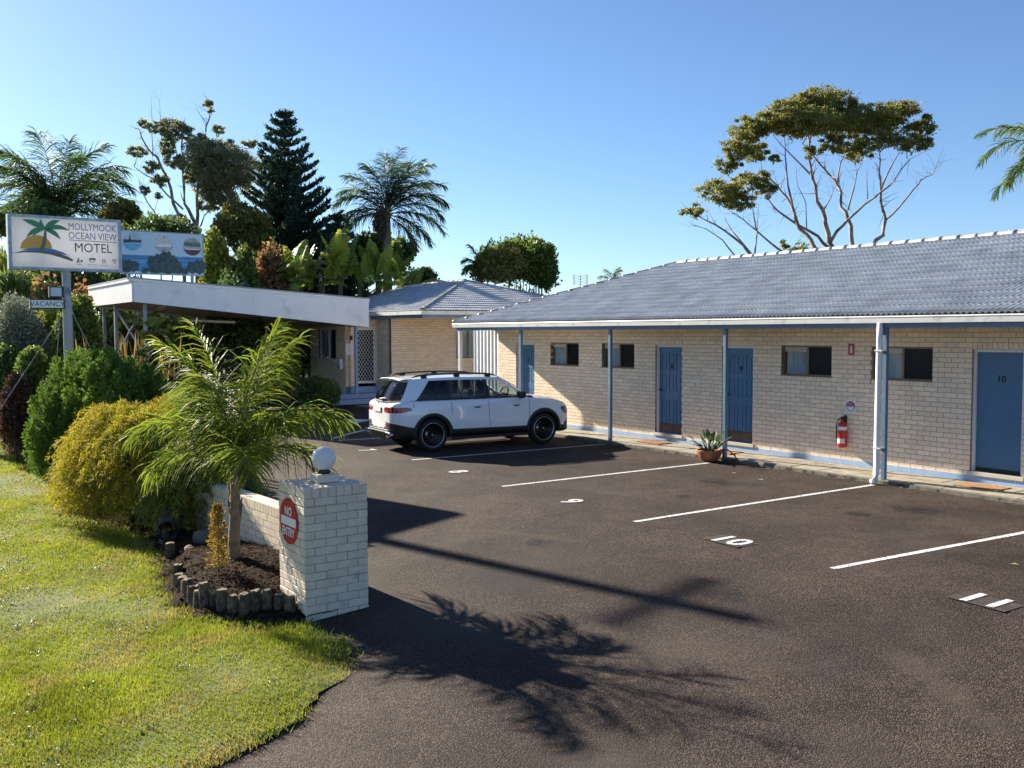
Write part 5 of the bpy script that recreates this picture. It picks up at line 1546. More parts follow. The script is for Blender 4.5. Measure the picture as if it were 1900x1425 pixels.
        for k in range(3):
            M_ = Matrix.Rotation(2 * math.pi * k / 3 + math.pi / 2, 4, 'Z')
            star.add([(0, -.007, .0935), (.032, 0, .0935), (0, .007, .0935)], [(0, 1, 2)], M_)
        dsc = MB().lathe([(.17, .012), (.17, .03), (.08, .03)], 30)
        return ty, ed, rm, spk, hub, star, dsc
    for sx in (-1, 1):
        for s in (-1, 1):
            ty, ed, rm, spk, hub, star, dsc = wheel_mesh()
            M_ = frame((sx * AX, s * .785, WZ), (1, 0, 0), (0, 0, -s), (0, s, 0))
            for q in (ty, ed, rm, spk, hub, star, dsc):
                q.v = [tuple(M_ @ Vector(p)) for p in q.v]
            wh = ty.build('wheel', M_TYRE, car, True)
            rm.build('rim', M_RIMBLK, wh, True); ed.build('rim_edge', M_RIMEDGE, wh, True); spk.build('spokes', M_RIMBLK, wh)
            hub.build('hub_cap', M_RIMBLK, wh, True); star.build('hub_star', M_RIMEDGE, wh); dsc.build('brake_disc', M_CHROME, wh, True)
            # arch cladding band
            arc_ = []
            for w in np.linspace(math.radians(-12), math.radians(192), 40):
                ca, sa = math.cos(w), math.sin(w)
                row = []
                for r_ in (ARC - .03, ARC - .005, ARC + .035, ARC + .058):
                    x, z = sx * AX + r_ * ca, WZ + r_ * sa
                    p = side(x, max(z, .27), s)
                    yy = abs(p.y) if p is not None else .90
                    if r_ < ARC + .01: yy = .915
                    row.append((x, s * (yy + (.018 if ARC - .01 < r_ < ARC + .05 else .002)), z))
                arc_.append(row)
            grid_mesh('arch_trim', np.array(arc_), M_CLAD, car)
    # ---- side sills, door seams, handles
    for s in (-1, 1):
        sl = MB().bevel_box(-.97, .97, s * .905 - .03, s * .905 + .03, .235, .30, .015)
        sl.build('side_step', M_CLAD, car)
        xs_ = np.linspace(-.95, .95, 20)
        P = [[tuple(side(x, z, s, .006) or (x, s * .91, z)) for z in (.318, .332)] for x in xs_]
        def seam(pts, wd=.010, name='door_gap'):
            P = []
            for (x, z) in pts:
                a_, b_ = side(x - wd / 2, z, s, .0025), side(x + wd / 2, z, s, .0025)
                if a_ is None or b_ is None: continue
                P.append([tuple(a_), tuple(b_)])
            if len(P) > 1: grid_mesh(name, np.array(P), M_SEAM, body)
        zs_ = np.linspace(.43, 1.09, 16)
        seam([(-.02 + .015 * math.sin(z * 5), z) for z in zs_])
        seam([(.98 + .05 * math.sin((z - .36) * 2.2), z) for z in zs_])
        seam([(-.955 - (.10 * max(0, (.85 - z)) if z < .85 else 0) - .05 * max(0, z - .95), z) for z in np.linspace(.82, 1.10, 10)] )
        seam([(-1.86, z) for z in np.linspace(.98, 1.10, 4)])
        for x in (.78, -.22):
            hp = side(x - .10, .955, s, .0)
            if hp is not None:
                MB().bevel_box(x - .20, x, s * (abs(hp.y) + .020) - .018, s * (abs(hp.y) + .020) + .018, .945, .985, .012).build('door_handle', M_CARW, car)
                patch('handle_shade', lambda u, v: side(u, v, s, .003), np.linspace(x - .17, x - .03, 6), lambda u: .915, lambda u: .944, M_SEAM, nv=3, parent=car)  # shade at the handle put in as a dark patch on the body
        # mirrors
        mm = MB().bevel_box(.66, .82, s * 1.02 - .12, s * 1.02 + .11, 1.10, 1.26, .05).build('wing_mirror', M_CLAD, car, True)
        MB().box(.76, .83, s * .90 - .07, s * .90 + .05, 1.10, 1.15).build('mirror_foot', M_CLAD, mm)
        # lamps
        patch('tail_lamp', lambda u, v: side(u, v, s), np.linspace(-2.24, -1.90, 14), lerp([(-2.24, .865), (-2.08, .87), (-1.90, .92)]), lerp([(-2.24, .985), (-2.0, .985), (-1.90, .955)]), M_TAIL, parent=car)
        patch('tail_lamp', lambda u, v: rear(s * u, v), np.linspace(.34, .82, 14), lerp([(.34, .89), (.40, .865), (.82, .865)]), lerp([(.34, .965), (.43, .985), (.82, .985)]), M_TAIL, parent=car)
        patch('head_lamp', lambda u, v: side(u, v, s), np.linspace(1.90, 2.15, 9), lerp([(1.90, .80), (1.98, .71), (2.15, .66)]), lerp([(1.90, .84), (1.98, .865), (2.15, .83)]), M_LENS, parent=car)
        patch('head_lamp', lambda u, v: rear(s * u, v, d=-1), np.linspace(.46, .78, 8), lambda u: .655, lerp([(.46, .73), (.78, .81)]), M_LENS, parent=car)
        patch('bumper_reflector', lambda u, v: rear(s * u, v), np.linspace(.50, .74, 6), lambda u: .585, lambda u: .61, M_TAIL, nv=3, parent=car)
        # exhaust tips
        ex = MB().lathe([(.048, 0), (.048, .16), (.040, .165), (.036, .08)], 18, frame((-2.20, s * .66, .395), (0, 0, 1), (0, 1, 0), (-1, 0, 0)))
        ex.lathe([(.048, 0), (.048, .16), (.040, .165), (.036, .08)], 18, frame((-2.20, s * .55, .395), (0, 0, 1), (0, 1, 0), (-1, 0, 0)))
        ex.build('exhaust_tip', M_CHROME, car, True)
    # rear details
    df = MB().bevel_box(-2.340, -2.15, -.60, .60, .30, .46, .02)
    dfo = df.build('diffuser', M_CLAD, car)
    for y in np.linspace(-.36, .36, 7):
        MB().box(-2.365, -2.20, y - .008, y + .008, .28, .43).build('diffuser_fin', M_CLAD, dfo)
    MB().bevel_box(-2.345, -2.28, -.56, .56, .475, .492, .006).build('bumper_strip', M_CHROME, car)
    pl = MB().bevel_box(-2.350, -2.315, -.19, .19, .855, .965, .004).build('number_plate', mat('plate_dark', (0.02, 0.02, 0.022), 0.5), car)
    MB().box(-2.353, -2.3505, -.175, .175, .865, .955).build('plate_face', M_SIGNWHITE, pl)
    bdg = lettering('model_badge', 'GLB 35', 0.055, frame((-2.315, -.46, 1.045), (0, -1, 0), (0, 0, 1), (-1, 0, 0)), M_SEAM, car, 0.002)
    MB().lathe([(.036, 0), (.036, .006), (.030, .007)], 20, frame((-2.318, 0, 1.045), (0, -1, 0), (0, 0, 1), (-1, 0, 0))).build('round_emblem', M_CHROME, car)
    MB().tube([(-2.292, .0, 1.145), (-2.280, -.18, 1.165), (-2.265, -.30, 1.175)], [.012, .010, .006], 6).build('rear_wiper', M_CLAD, car)
    # front grille
    patch('grille', lambda u, v: rear(u, v, d=-1), np.linspace(-.42, .42, 12), lambda u: .46, lambda u: .70, M_CLAD, parent=car)
    patch('front_intake', lambda u, v: rear(u, v, d=-1), np.linspace(-.60, .60, 14), lambda u: .31, lambda u: .40, M_CLAD, parent=car)
    for s in (-1, 1):
        patch('bumper_vent', lambda u, v: side(u, v, s), np.linspace(2.00, 2.14, 6), lerp([(2.0, .38), (2.14, .34)]), lerp([(2.0, .46), (2.14, .56)]), M_CLAD, parent=car)
    # ---- cabin
    for x in (.18, -.72):
        for y in (-.36, .36):
            seat = MB().bevel_box(x - .20, x - .06, y - .23, y + .23, .75, 1.26, .06).build('seat_back', M_SEAT, car, True)
            MB().bevel_box(x - .21, x - .10, y - .13, y + .13, 1.28, 1.49, .045).build('headrest', M_SEAT, seat, True)
    tor = MB()
    ring = []
    M_ = frame((.64, -.36, 1.16), (0, 1, 0), Vector((.35, 0, .94)), Vector((-.94, 0, .35)))
    tor.tube([tuple(M_ @ Vector((.185 * math.cos(w), .185 * math.sin(w), 0))) for w in np.linspace(0, 2 * math.pi, 29)], .017, 8, cap=False)
    tor.tube([tuple(M_ @ Vector((-.18, 0, 0))), tuple(M_ @ Vector((.18, 0, 0)))], .022, 6)
    tor.build('steering_wheel', M_SEAT, car, True)
    MB().bevel_box(.80, 1.20, -.78, .78, 1.02, 1.128, .03).build('dashboard', M_SEAT, car)
    return car

build_car((-5.42, -3.45, -0.26), math.radians(84.66))

# ================================================================== PLANTS
def unit(a):
    return a / np.maximum(np.linalg.norm(a, axis=-1, keepdims=True), 1e-9)

def leaf_quads(C, D, L, W, fold=0.25):
    """diamond leaves from base points C along D; returns vertices (n,4,3)"""
    n = len(C)
    r = RNG.normal(size=(n, 3))
    S = unit(np.cross(D, r)) * W[:, None]
    N_ = unit(np.cross(S, D))
    mid = C + D * (L * 0.45)[:, None]
    lift = N_ * (W * fold)[:, None]
    return np.stack([C, mid + S + lift, C + D * L[:, None], mid - S + lift], 1)

def leaf_obj(name, C, D, L, W, m_, parent, rnd=None):
    V = leaf_quads(C, D, L, W)
    n = len(C)
    r = RNG.random(n) if rnd is None else rnd
    return quads(name, V.reshape(-1, 3), np.arange(n * 4).reshape(-1, 4), m_, parent, rnd=np.repeat(r, 4))

def clump_points(c, r, n, shell=0.55, sub=14, spread=0.34, flat=0.0):
    """leaf bases in an uneven ellipsoid: tufts gathered round random points of its upper shell"""
    c, r = np.array(c, float), np.array(r, float)
    d = unit(RNG.normal(size=(sub, 3)))
    d[:, 2] = np.where(d[:, 2] < -0.35, -d[:, 2] * 0.6, d[:, 2])
    ctr = d * (shell + (1 - shell) * RNG.random((sub, 1)))
    k = RNG.integers(0, sub, n)
    p = ctr[k] + RNG.normal(size=(n, 3)) * spread * np.array([1, 1, 0.8])
    p = np.where(np.linalg.norm(p, axis=1, keepdims=True) > 1.18, unit(p) * RNG.uniform(0.7, 1.15, (n, 1)), p)
    return c + p * r, p, k

def bush(root_name, c, r, n, leaf, m_, label, cat='shrub', group=None, up=0.5, out=0.7, jit=0.8, sub=26, spread=0.3, shell=0.6, stem=True, wratio=0.35, stem_mat=None, ground=None):
    """a leafy shrub: stems and foliage"""
    g0 = ground if ground is not None else c[2] - r[2]
    root = empty(root_name, (c[0], c[1], g0), label, cat, group)
    if cat == 'tree':
        sub, spread, shell, leaf, n = int(sub * 2.2), .15, .42, leaf * .72, int(n * 1.5)
    P, q, k = clump_points(c, r, n, shell, sub, spread)
    P[:, 2] = np.maximum(P[:, 2], g0 + 0.03)
    D = unit(unit(q) * out + np.array([0, 0, up]) + RNG.normal(size=(n, 3)) * jit)
    L = RNG.uniform(0.6, 1.3, n) * leaf
    rn = np.clip(RNG.random(n) * 0.55 + 0.45 * RNG.random(sub)[k], 0, .999)
    nsh, per = 22, 16          # stray shoots beyond the outline
    sd = unit(RNG.normal(size=(nsh, 3)) + np.array([0, 0, .5])); si = np.repeat(np.arange(nsh), per)
    st = RNG.uniform(.8, 1.0, len(si)) + RNG.random(len(si)) * RNG.uniform(.08, .32, nsh)[si]
    SP = np.array(c) + sd[si] * st[:, None] * np.array(r) + RNG.normal(size=(len(si), 3)) * .035 * r[0]
    SP[:, 2] = np.maximum(SP[:, 2], g0 + .05)
    P = np.concatenate([P, SP]); D = np.concatenate([D, unit(sd[si] + RNG.normal(size=(len(si), 3)) * .7)])
    rn = np.concatenate([rn, RNG.random(len(si))]); L = np.concatenate([L, RNG.uniform(.6, 1.2, len(si)) * leaf])
    o = leaf_obj('foliage', P, D, L, L * wratio, m_, root, rn)
    local(root, o)
    if stem:
        mb = MB()
        for i in range(6):
            a = RNG.uniform(0, 6.28)
            e = np.array(c) + np.array([math.cos(a), math.sin(a), RNG.uniform(0, .6)]) * np.array(r) * 0.6
            b = np.array([c[0] + .15 * r[0] * math.cos(a), c[1] + .15 * r[1] * math.sin(a), g0])
            mb.tube([tuple(b), tuple((b + e) / 2 + RNG.normal(size=3) * .05 * r[0]), tuple(e)], [.05 * r[0] ** .5, .03 * r[0] ** .5, .012], 6)
        local(root, mb.build('stem', stem_mat or M_BARK, root, True))
    return root

M_BARK = mat('brown_bark', (0.10, 0.075, 0.055), 0.9, var=0.3, vscale=12, bump=0.7, bscale=40)
M_GUMBARK = mat('pale_gum_bark', (0.34, 0.275, 0.225), 0.75, var=0.25, vscale=3, col2=(0.17, 0.12, 0.095), c2scale=2.2, bump=0.3)
M_PALMBARK = mat('palm_trunk', (0.21, 0.165, 0.12), 0.9, var=0.25, vscale=10, bump=0.6, bscale=25)

# ---------------------------------------------------------------- palms
def frond_geometry(base, az, el0, bend, length, nleaf, leaflet, width, droop=0.35, plume=0.35, roll=0.0, start=0.14):
    """one feather frond: rachis path and leaflets (two segments each)"""
    T = np.linspace(0, 1, 24)
    el = el0 - bend * T ** 1.35
    ds = length / 23
    hx = np.cumsum(np.concatenate([[0], np.cos(el[:-1]) * ds])); hz = np.cumsum(np.concatenate([[0], np.sin(el[:-1]) * ds]))
    R = np.stack([base[0] + hx * math.cos(az), base[1] + hx * math.sin(az), base[2] + hz], 1)
    t = np.repeat(np.linspace(start, 1.0, nleaf), 2) + RNG.uniform(-.01, .01, nleaf * 2)
    t = np.clip(t, start, 1)
    sgn = np.tile([1.0, -1.0], nleaf)
    P = np.stack([np.interp(t, T, R[:, i]) for i in range(3)], 1)
    e = np.interp(t, T, el)
    tan = np.stack([np.cos(e) * math.cos(az), np.cos(e) * math.sin(az), np.sin(e)], 1)
    side0 = np.array([-math.sin(az), math.cos(az), 0.0])
    nrm = np.cross(tan, side0)
    ang = RNG.normal(0, plume, nleaf * 2) + roll
    side = side0 * (np.cos(ang) * sgn)[:, None] + nrm * (np.sin(ang) + 0.18)[:, None] * -1.0
    fwd = 0.45 + 0.75 * t ** 2
    D1 = unit(side + tan * fwd[:, None])
    Lf = leaflet * (0.55 + 0.75 * np.sin(np.pi * np.clip(t * 0.9 + 0.1, 0, 1))) * RNG.uniform(.85, 1.12, nleaf * 2)
    D2 = unit(D1 + np.array([0, 0, -1.0]) * droop * RNG.uniform(.5, 1.6, (nleaf * 2, 1)))
    D3 = unit(D2 + np.array([0, 0, -1.0]) * droop * 1.5)
    W = width * RNG.uniform(.8, 1.2, nleaf * 2)
    S = unit(np.cross(D1, tan + RNG.normal(0, .25, (nleaf * 2, 3)))) * W[:, None]
    a = P; b = a + D1 * (Lf * .35)[:, None]; c = b + D2 * (Lf * .35)[:, None]; d = c + D3 * (Lf * .3)[:, None]
    V = np.stack([a - S * .6, a + S * .6, b - S, b + S, c - S * .75, c + S * .75, d - S * .08, d + S * .08], 1)
    n = len(a)
    Q = (np.arange(n)[:, None, None] * 8 + np.array([(0, 1, 3, 2), (2, 3, 5, 4), (4, 5, 7, 6)])[None]).reshape(-1, 4)
    return R, V.reshape(-1, 3), Q, np.repeat(RNG.random(n), 8)

def palm(name, base, top, fronds, leaf_m, rachis_m, label, trunk_r=(.14, .10), trunk_pts=None, boots=None, group=None):
    """fronds: list of (azimuth, elevation, bend, length, leaflets, leaflet length, width, plume)"""
    root = empty(name, tuple(base), label, 'palm', group)
    pts = trunk_pts or [tuple(base), tuple((np.array(base) * .5 + np.array(top) * .5)), tuple(top)]
    pts = [tuple(p) for p in pts]
    rad = list(np.linspace(trunk_r[0], trunk_r[1], len(pts)))
    local(root, MB().tube(pts, rad, 12).build('trunk', M_PALMBARK, root, True))
    if boots:
        mb = MB()
        for i in range(boots):
            a = RNG.uniform(0, 6.28); z = top[2] - RNG.uniform(-.1, .42) * boots / 14 * 1.2
            q = np.array([top[0], top[1], z])
            o_ = np.array([math.cos(a), math.sin(a), 0])
            mb.tube([tuple(q + o_ * trunk_r[1] * .7), tuple(q + o_ * trunk_r[1] * 1.25 + np.array([0, 0, .12])), tuple(q + o_ * trunk_r[1] * 1.7 + np.array([0, 0, .26]))], [trunk_r[1] * .45, trunk_r[1] * .35, .01], 5)
        local(root, mb.build('leaf_bases', M_PALMBARK, root, True))
    for (az, el, bend, ln, nl, ll, wd, pl) in fronds:
        R, V, Q, r = frond_geometry(top, az, el, bend, ln, nl, ll, wd, plume=pl)
        f = local(root, quads('frond', V, Q, leaf_m, root, rnd=r))
        mb = MB().tube([tuple(p) for p in R[::2]], list(np.linspace(trunk_r[1] * .22, .004, len(R[::2]))), 5)
        local(root, mb.build('rachis', rachis_m, f, True)).matrix_parent_inverse = Matrix.Identity(4)
    return root

M_PALML = leaf_mat('palm_leaflet', (0.165, 0.215, 0.026), 0.55, rnd=0.45, hue=0.03, trans=0.5, spec=0.3)
M_PALMFAR = leaf_mat('palm_leaflet_far', (0.095, 0.155, 0.055), 0.55, rnd=0.4, hue=0.025, trans=0.5, spec=0.3)
M_RACHIS = mat('frond_stem', (0.14, 0.15, 0.05), 0.85, var=0.15, spec=0.15)

# young palm in the bed
pb = np.array([2.10, -11.60, bed_z(2.10, -11.60) - .05]); pt = np.array([2.10, -11.58, 0.68])
rp = random.Random(21)
fr_ = []
view = math.atan2(_rt[1], _rt[0])           # direction that runs to the right in the photograph
for az, el, bend, ln in [(view + .2, 86, 35, 1.50), (view + 3.4, 82, 50, 1.48), (view + 1.3, 80, 60, 1.45), (view - 1.6, 80, 62, 1.42), (view + 2.4, 74, 75, 1.4), (view + math.pi - .05, 66, 128, 1.30), (view + math.pi + .3, 48, 105, .95),
                        (view, 64, 112, 1.32), (view - .25, 44, 112, 1.15), (view + .35, 72, 104, 1.30), (view - 1.2, 52, 105, 1.05), (view + 1.6, 55, 95, 1.15), (view + math.pi - .5, 76, 105, 1.30), (view - .7, 70, 112, 1.15), (view + 2.9, 88, 25, 1.52), (view - .6, 84, 40, 1.48), (view + .6, 82, 48, 1.46)]:
    fr_.append((az + rp.uniform(-.1, .1), math.radians(el + rp.uniform(-5, 5)), math.radians(bend + rp.uniform(-8, 8)), ln * 1.22 * rp.uniform(.95, 1.08), 66, .46, .0085, .42))
palm('young_palm', pb, pt, fr_, M_PALML, M_RACHIS, 'young feathery palm with slim fibrous trunk in front of garden wall', (.082, .050),
     [pb, pb + np.array([.0, 0, .25]), (pb + pt) / 2 + np.array([.02, 0, 0]), pt + np.array([0, 0, .12])], boots=28)

# queen palm behind the sign
D_ = 54
base = at(112, 640, D_); top = at(107, 402, D_); base[2] = 0.6; K_ = 2.42
fl = []
for az, el, bend, ln in [(view, 62, 100, 2.1), (view + math.pi, 60, 100, 2.0), (view + .2, 20, 70, 1.7), (view + math.pi + .2, 22, 75, 1.7), (view + .9, 70, 80, 2.0), (view - .8, 72, 80, 2.0), (view + math.pi + .9, 74, 75, 2.1), (view + math.pi - .8, 60, 90, 2.0),
                        (view + 1.6, 84, 40, 2.1), (view - 1.5, 80, 50, 2.1), (view + .3, 45, 95, 2.0), (view + 2.7, 45, 95, 2.0), (view + .1, 80, 60, 2.1), (view + 2.2, 50, 90, 1.9), (view - .3, 35, 90, 1.9), (view + 3.4, 68, 95, 2.1), (view - .1, 70, 95, 2.2), (view + 1.2, 60, 85, 2.0), (view + 2.9, 76, 70, 2.1), (view - 2.4, 66, 80, 2.0)]:
    fl.append((az, math.radians(el), math.radians(bend), ln * K_, 76, 1.35, .030, .5))
palm('queen_palm', base, top, fl, M_PALMFAR, M_RACHIS, 'feathery palm rising directly behind the motel sign', (.26, .24), boots=10)

# tall palm behind the banana plants
D_ = 46
base = at(724, 640, D_); top = at(717, 398, D_); base[2] = 0.5
fl = []
for az, el, bend, ln in [(view, 48, 95, 3.4), (view + math.pi, 50, 100, 2.9), (view + .15, 12, 70, 3.1), (view + math.pi - .1, 10, 80, 2.3), (view + .7, 66, 85, 3.2), (view - .6, 70, 80, 3.3), (view + math.pi + .7, 68, 80, 3.0), (view - .2, 75, 75, 3.5), (view + 1.5, 85, 40, 3.2),
                        (view - 1.5, 78, 50, 3.2), (view + .2, -10, 55, 2.6), (view + 2.8, 30, 95, 2.5), (view - .35, 30, 90, 3.3), (view + 1.1, 82, 60, 3.4), (view + .5, -30, 35, 2.2), (view + .1, 62, 90, 3.5), (view + .35, 80, 60, 3.4), (view - .9, 84, 45, 3.3), (view + 2.4, 82, 60, 3.2), (view + 3.0, 62, 95, 2.9), (view + .25, 50, 100, 3.3)]:
    fl.append((az, math.radians(el), math.radians(bend), ln, 70, .80, .019, .42))
tp = palm('tall_palm', base, top, fl, M_PALMFAR, M_RACHIS, 'tall palm with brown hanging seed cluster behind the banana plants', (.20, .19), boots=7)
sc = at(705, 416, D_ - .3)
P, q, k = clump_points(sc, (.30, .30, .85), 1800, .3, 10, .4)
local(tp, leaf_obj('seed_cluster', P, unit(RNG.normal(size=(1800, 3)) + np.array([0, 0, -1])), np.full(1800, .16), np.full(1800, .035), mat('seed_brown', (0.085, 0.065, 0.04), 0.9, var=0.2, rnd=0.4), tp))

# palm at the right edge
top = at(1985, 300, 27); base = top.copy(); base[2] = -.4
fl = []
for az, el, bend, ln in [(view + math.pi, 40, 100, 2.9), (view + math.pi + .3, 15, 85, 2.5), (view + math.pi - .25, 5, 75, 2.3), (view + math.pi - .4, 58, 90, 2.8), (view + 2.2, 60, 80, 2.6), (view + 1.2, 60, 80, 2.6), (view, 50, 90, 2.6), (view - 1.2, 55, 85, 2.6), (view - 2.2, 62, 85, 2.6), (view + .5, 20, 80, 2.4), (view - 2.6, 30, 85, 2.5)]:
    fl.append((az, math.radians(el), math.radians(bend), ln, 60, .46, .016, .55))
palm('edge_palm', base, top, fl, M_PALMFAR, M_RACHIS, 'palm whose drooping fronds enter at the right edge above the roof', (.16, .13))
# palm beside the round tree, and a frond tip over the hip
base = at(893, 640, 43); base[2] = 0; top = at(893, 500, 43)
fl = [(view + a, math.radians(e), math.radians(b), l * .60, 34, .42, .020, .45) for a, e, b, l in [(0, 85, 30, 2.2), (math.pi, 60, 90, 1.7), (math.pi + .3, 80, 45, 2.1), (.8, 80, 50, 2.0), (2.6, 35, 80, 1.6), (-1.2, 70, 70, 1.9), (3.5, 20, 70, 1.5), (.3, 60, 80, 1.7)]]
palm('slim_palm', base, top, fl, M_PALML, M_RACHIS, 'bright green palm crown left of the rounded tree beyond reception', (.12, .1))
base = at(1137, 640, 30); base[2] = -.2; top = at(1137, 522, 30)
fl = [(view + a, math.radians(e), math.radians(b), 0.48, 22, .22, .010, .4) for a, e, b in [(0, 45, 70), (math.pi, 45, 70), (.5, 80, 40), (2.4, 75, 50), (-1, 70, 60)]]
palm('dwarf_palm', base, top, fl, M_PALMFAR, M_RACHIS, 'small palm tip showing above the motel hip roof', (.06, .05))

# ---------------------------------------------------------------- eucalypts from limbs and tufts
def limb_tree(name, limbs, tufts, depth, crop, leaf_m, bark_m, label, nleaf, leaf_len, r0=.20, seed=1, deep=.55, ground_z_=0.0, wr=.26, sub=20):
    """limbs: list of (points in crop pixels, base radius); tufts: (x, y, rx, ry)"""
    ox, oy, s = crop
    rs = np.random.default_rng(seed)
    W = lambda p, dd=0.0: at(ox + p[0] / s, oy + p[1] / s, depth + dd)
    mpp = depth / CAM_F / s
    root_p = W(limbs[0][0][0]); root_p[2] = ground_z_
    root = empty(name, tuple(root_p), label, 'tree')
    mb = MB()
    for pts, rad in limbs:
        rad = rad * .82
        dd0, dd1 = rs.uniform(-.4, .4), rs.uniform(-1.6, 1.6) * deep * 2
        n = len(pts)
        path = [W(p, dd0 + (dd1 - dd0) * (i / max(1, n - 1))) for i, p in enumerate(pts)]
        if rad > 0.075:
            b = path[0].copy(); b[2] = ground_z_ - .1; path = [b] + path
        # smooth a little
        fine = []
        for i in range(len(path) - 1):
            for t_ in (0, .5):
                fine.append(path[i] * (1 - t_) + path[i + 1] * t_ + rs.normal(size=3) * rad * .35 * (1 if t_ else .3))
        fine.append(path[-1])
        mb.tube([tuple(p) for p in fine], list(np.linspace(rad, rad * .22, len(fine))), 7)
        # twigs off the outer half
        for j in range(int(len(fine) * .5), len(fine)):
            for _ in range(2):
                d_ = unit(rs.normal(size=3) + np.array([0, 0, 1.1])) * rs.uniform(.35, .9)
                mb.tube([tuple(fine[j]), tuple(fine[j] + d_ * .55 + rs.normal(size=3) * .04), tuple(fine[j] + d_)], [rad * .16, rad * .10, .004], 4)
    tr = local(root, mb.build('trunk', bark_m, root, True))
    area = sum(a[2] * a[3] for a in tufts)
    C, Dd, Rn = [], [], []
    tw = MB()
    for (x, y, rx, ry) in tufts:
        n = max(60, int(nleaf * rx * ry / area))
        dd = rs.uniform(-1, 1) * deep * min(rx, 110) * mpp * 2.2
        c = W((x, y), dd)
        r = (rx * mpp * 1.12, rx * mpp * 1.12, ry * mpp * 1.12)
        # each tuft is a raft of small flat sprays, denser and lit on top, thin below
        ns = max(7, int(rx * ry / 90))
        pc = rs.normal(size=(ns, 3)) * .58
        pc = np.where(np.linalg.norm(pc, axis=1, keepdims=True) > 1, unit(pc), pc)
        k = rs.integers(0, ns, n)
        sz = rs.uniform(.14, .34, ns)[k][:, None]
        loc_ = unit(rs.normal(size=(n, 3))) * rs.random((n, 1)) ** .45 * np.array([1, 1, .62])
        loc_ = loc_ * np.where(rs.random((n, 1)) < .10, 1.9, 1.0)
        P = np.array(c) + (pc[k] + loc_ * sz * np.array([1, 1, min(1.6, rx / ry)])) * np.array(r)
        C.append(P); Dd.append(unit(RNG.normal(size=(n, 3)) + np.array([0, 0, -.5]))); Rn.append(np.clip(RNG.random(n) * .5 + .5 * rs.random(ns)[k], 0, .999))
        for _ in range(5):
            e = np.array(c) + rs.normal(size=3) * np.array(r) * .45
            b = np.array(c) - np.array([0, 0, r[2] * 1.25]) + rs.normal(size=3) * .12 * r[0]
            tw.tube([tuple(b), tuple((b + e) / 2), tuple(e)], [.022, .014, .005], 4)
    twg = local(root, tw.build('twigs', bark_m, root)); twg['kind'] = 'stuff'
    C, Dd, Rn = np.concatenate(C), np.concatenate(Dd), np.concatenate(Rn)
    L = RNG.uniform(.6, 1.3, len(C)) * leaf_len
    local(root, leaf_obj('crown', C, Dd, L, L * wr, leaf_m, root, Rn))
    return root

M_GUMLEAF = leaf_mat('gum_leaf', (0.270, 0.275, 0.075), 0.5, rnd=0.5, hue=0.025, trans=0.55)
M_GUMLEAF2 = leaf_mat('gum_leaf_grey', (0.27, 0.30, 0.17), 0.5, rnd=0.45, hue=0.02, trans=0.6)
limbs = [([(865, 905), (860, 860), (840, 760), (825, 690), (790, 600), (770, 520), (750, 400), (745, 290)], .16), ([(865, 860), (900, 800), (960, 740), (1050, 660), (1140, 590), (1200, 540), (1290, 420)], .085),
         ([(855, 890), (800, 830), (700, 775), (620, 720), (560, 670), (520, 610), (470, 500)], .085), ([(795, 905), (760, 850), (700, 790), (670, 700), (630, 620), (580, 560), (500, 480)], .14), ([(670, 700), (640, 560), (625, 400), (620, 300)], .06),
         ([(985, 895), (975, 780), (950, 700), (920, 640), (905, 560), (870, 510), (800, 430), (740, 360)], .13), ([(960, 690), (990, 580), (1010, 480), (1040, 420)], .05), ([(905, 540), (920, 440), (960, 330)], .05),
         ([(1075, 885), (1150, 825), (1160, 740), (1140, 680), (1135, 600), (1130, 480), (1125, 350)], .12), ([(1165, 740), (1230, 680), (1310, 580), (1350, 530), (1410, 500), (1440, 440)], .05), ([(1410, 500), (1470, 430)], .02),
         ([(830, 690), (870, 620), (890, 570)], .04), ([(740, 800), (735, 650), (690, 560), (685, 480)], .03), ([(1065, 630), (1060, 480)], .03), ([(1140, 570), (1200, 440), (1260, 350)], .05), ([(760, 500), (640, 380), (560, 290)], .05),
         ([(450, 935), (400, 880), (300, 800), (210, 750), (120, 700)], .08), ([(460, 930), (475, 820), (480, 700)], .05), ([(440, 920), (340, 800), (280, 700)], .05), ([(620, 920), (540, 860), (470, 800), (400, 740), (320, 690)], .06), ([(360, 940), (290, 850), (200, 790), (120, 765)], .04), ([(470, 800), (440, 620)], .04)]
tufts = [(830, 110, 130, 60), (720, 120, 80, 55), (620, 180, 110, 60), (520, 230, 90, 50), (430, 250, 80, 50), (390, 330, 80, 60), (450, 380, 70, 40), (330, 440, 60, 40), (760, 220, 120, 60), (880, 220, 120, 60), (990, 130, 40, 35), (1000, 240, 100, 50), (1090, 180, 110, 50),
         (1230, 160, 80, 45), (1170, 240, 100, 50), (1360, 240, 65, 45), (1290, 330, 90, 40), (1120, 310, 70, 40), (1010, 370, 80, 45), (880, 330, 60, 40), (560, 415, 28, 22), (760, 380, 50, 25), (280, 590, 105, 50), (370, 640, 80, 40), (140, 690, 65, 25), (450, 530, 90, 40), (530, 590, 50, 26), (660, 250, 70, 50), (940, 160, 60, 50), (720, 905, 60, 14), (615, 870, 26, 20)]
limb_tree('spreading_gum_tree', limbs, tufts, 38, (1240, 150, 2.879), M_GUMLEAF, M_GUMBARK, 'spreading gum tree with pale twisting limbs behind the motel roof', 105000, .10, seed=4)

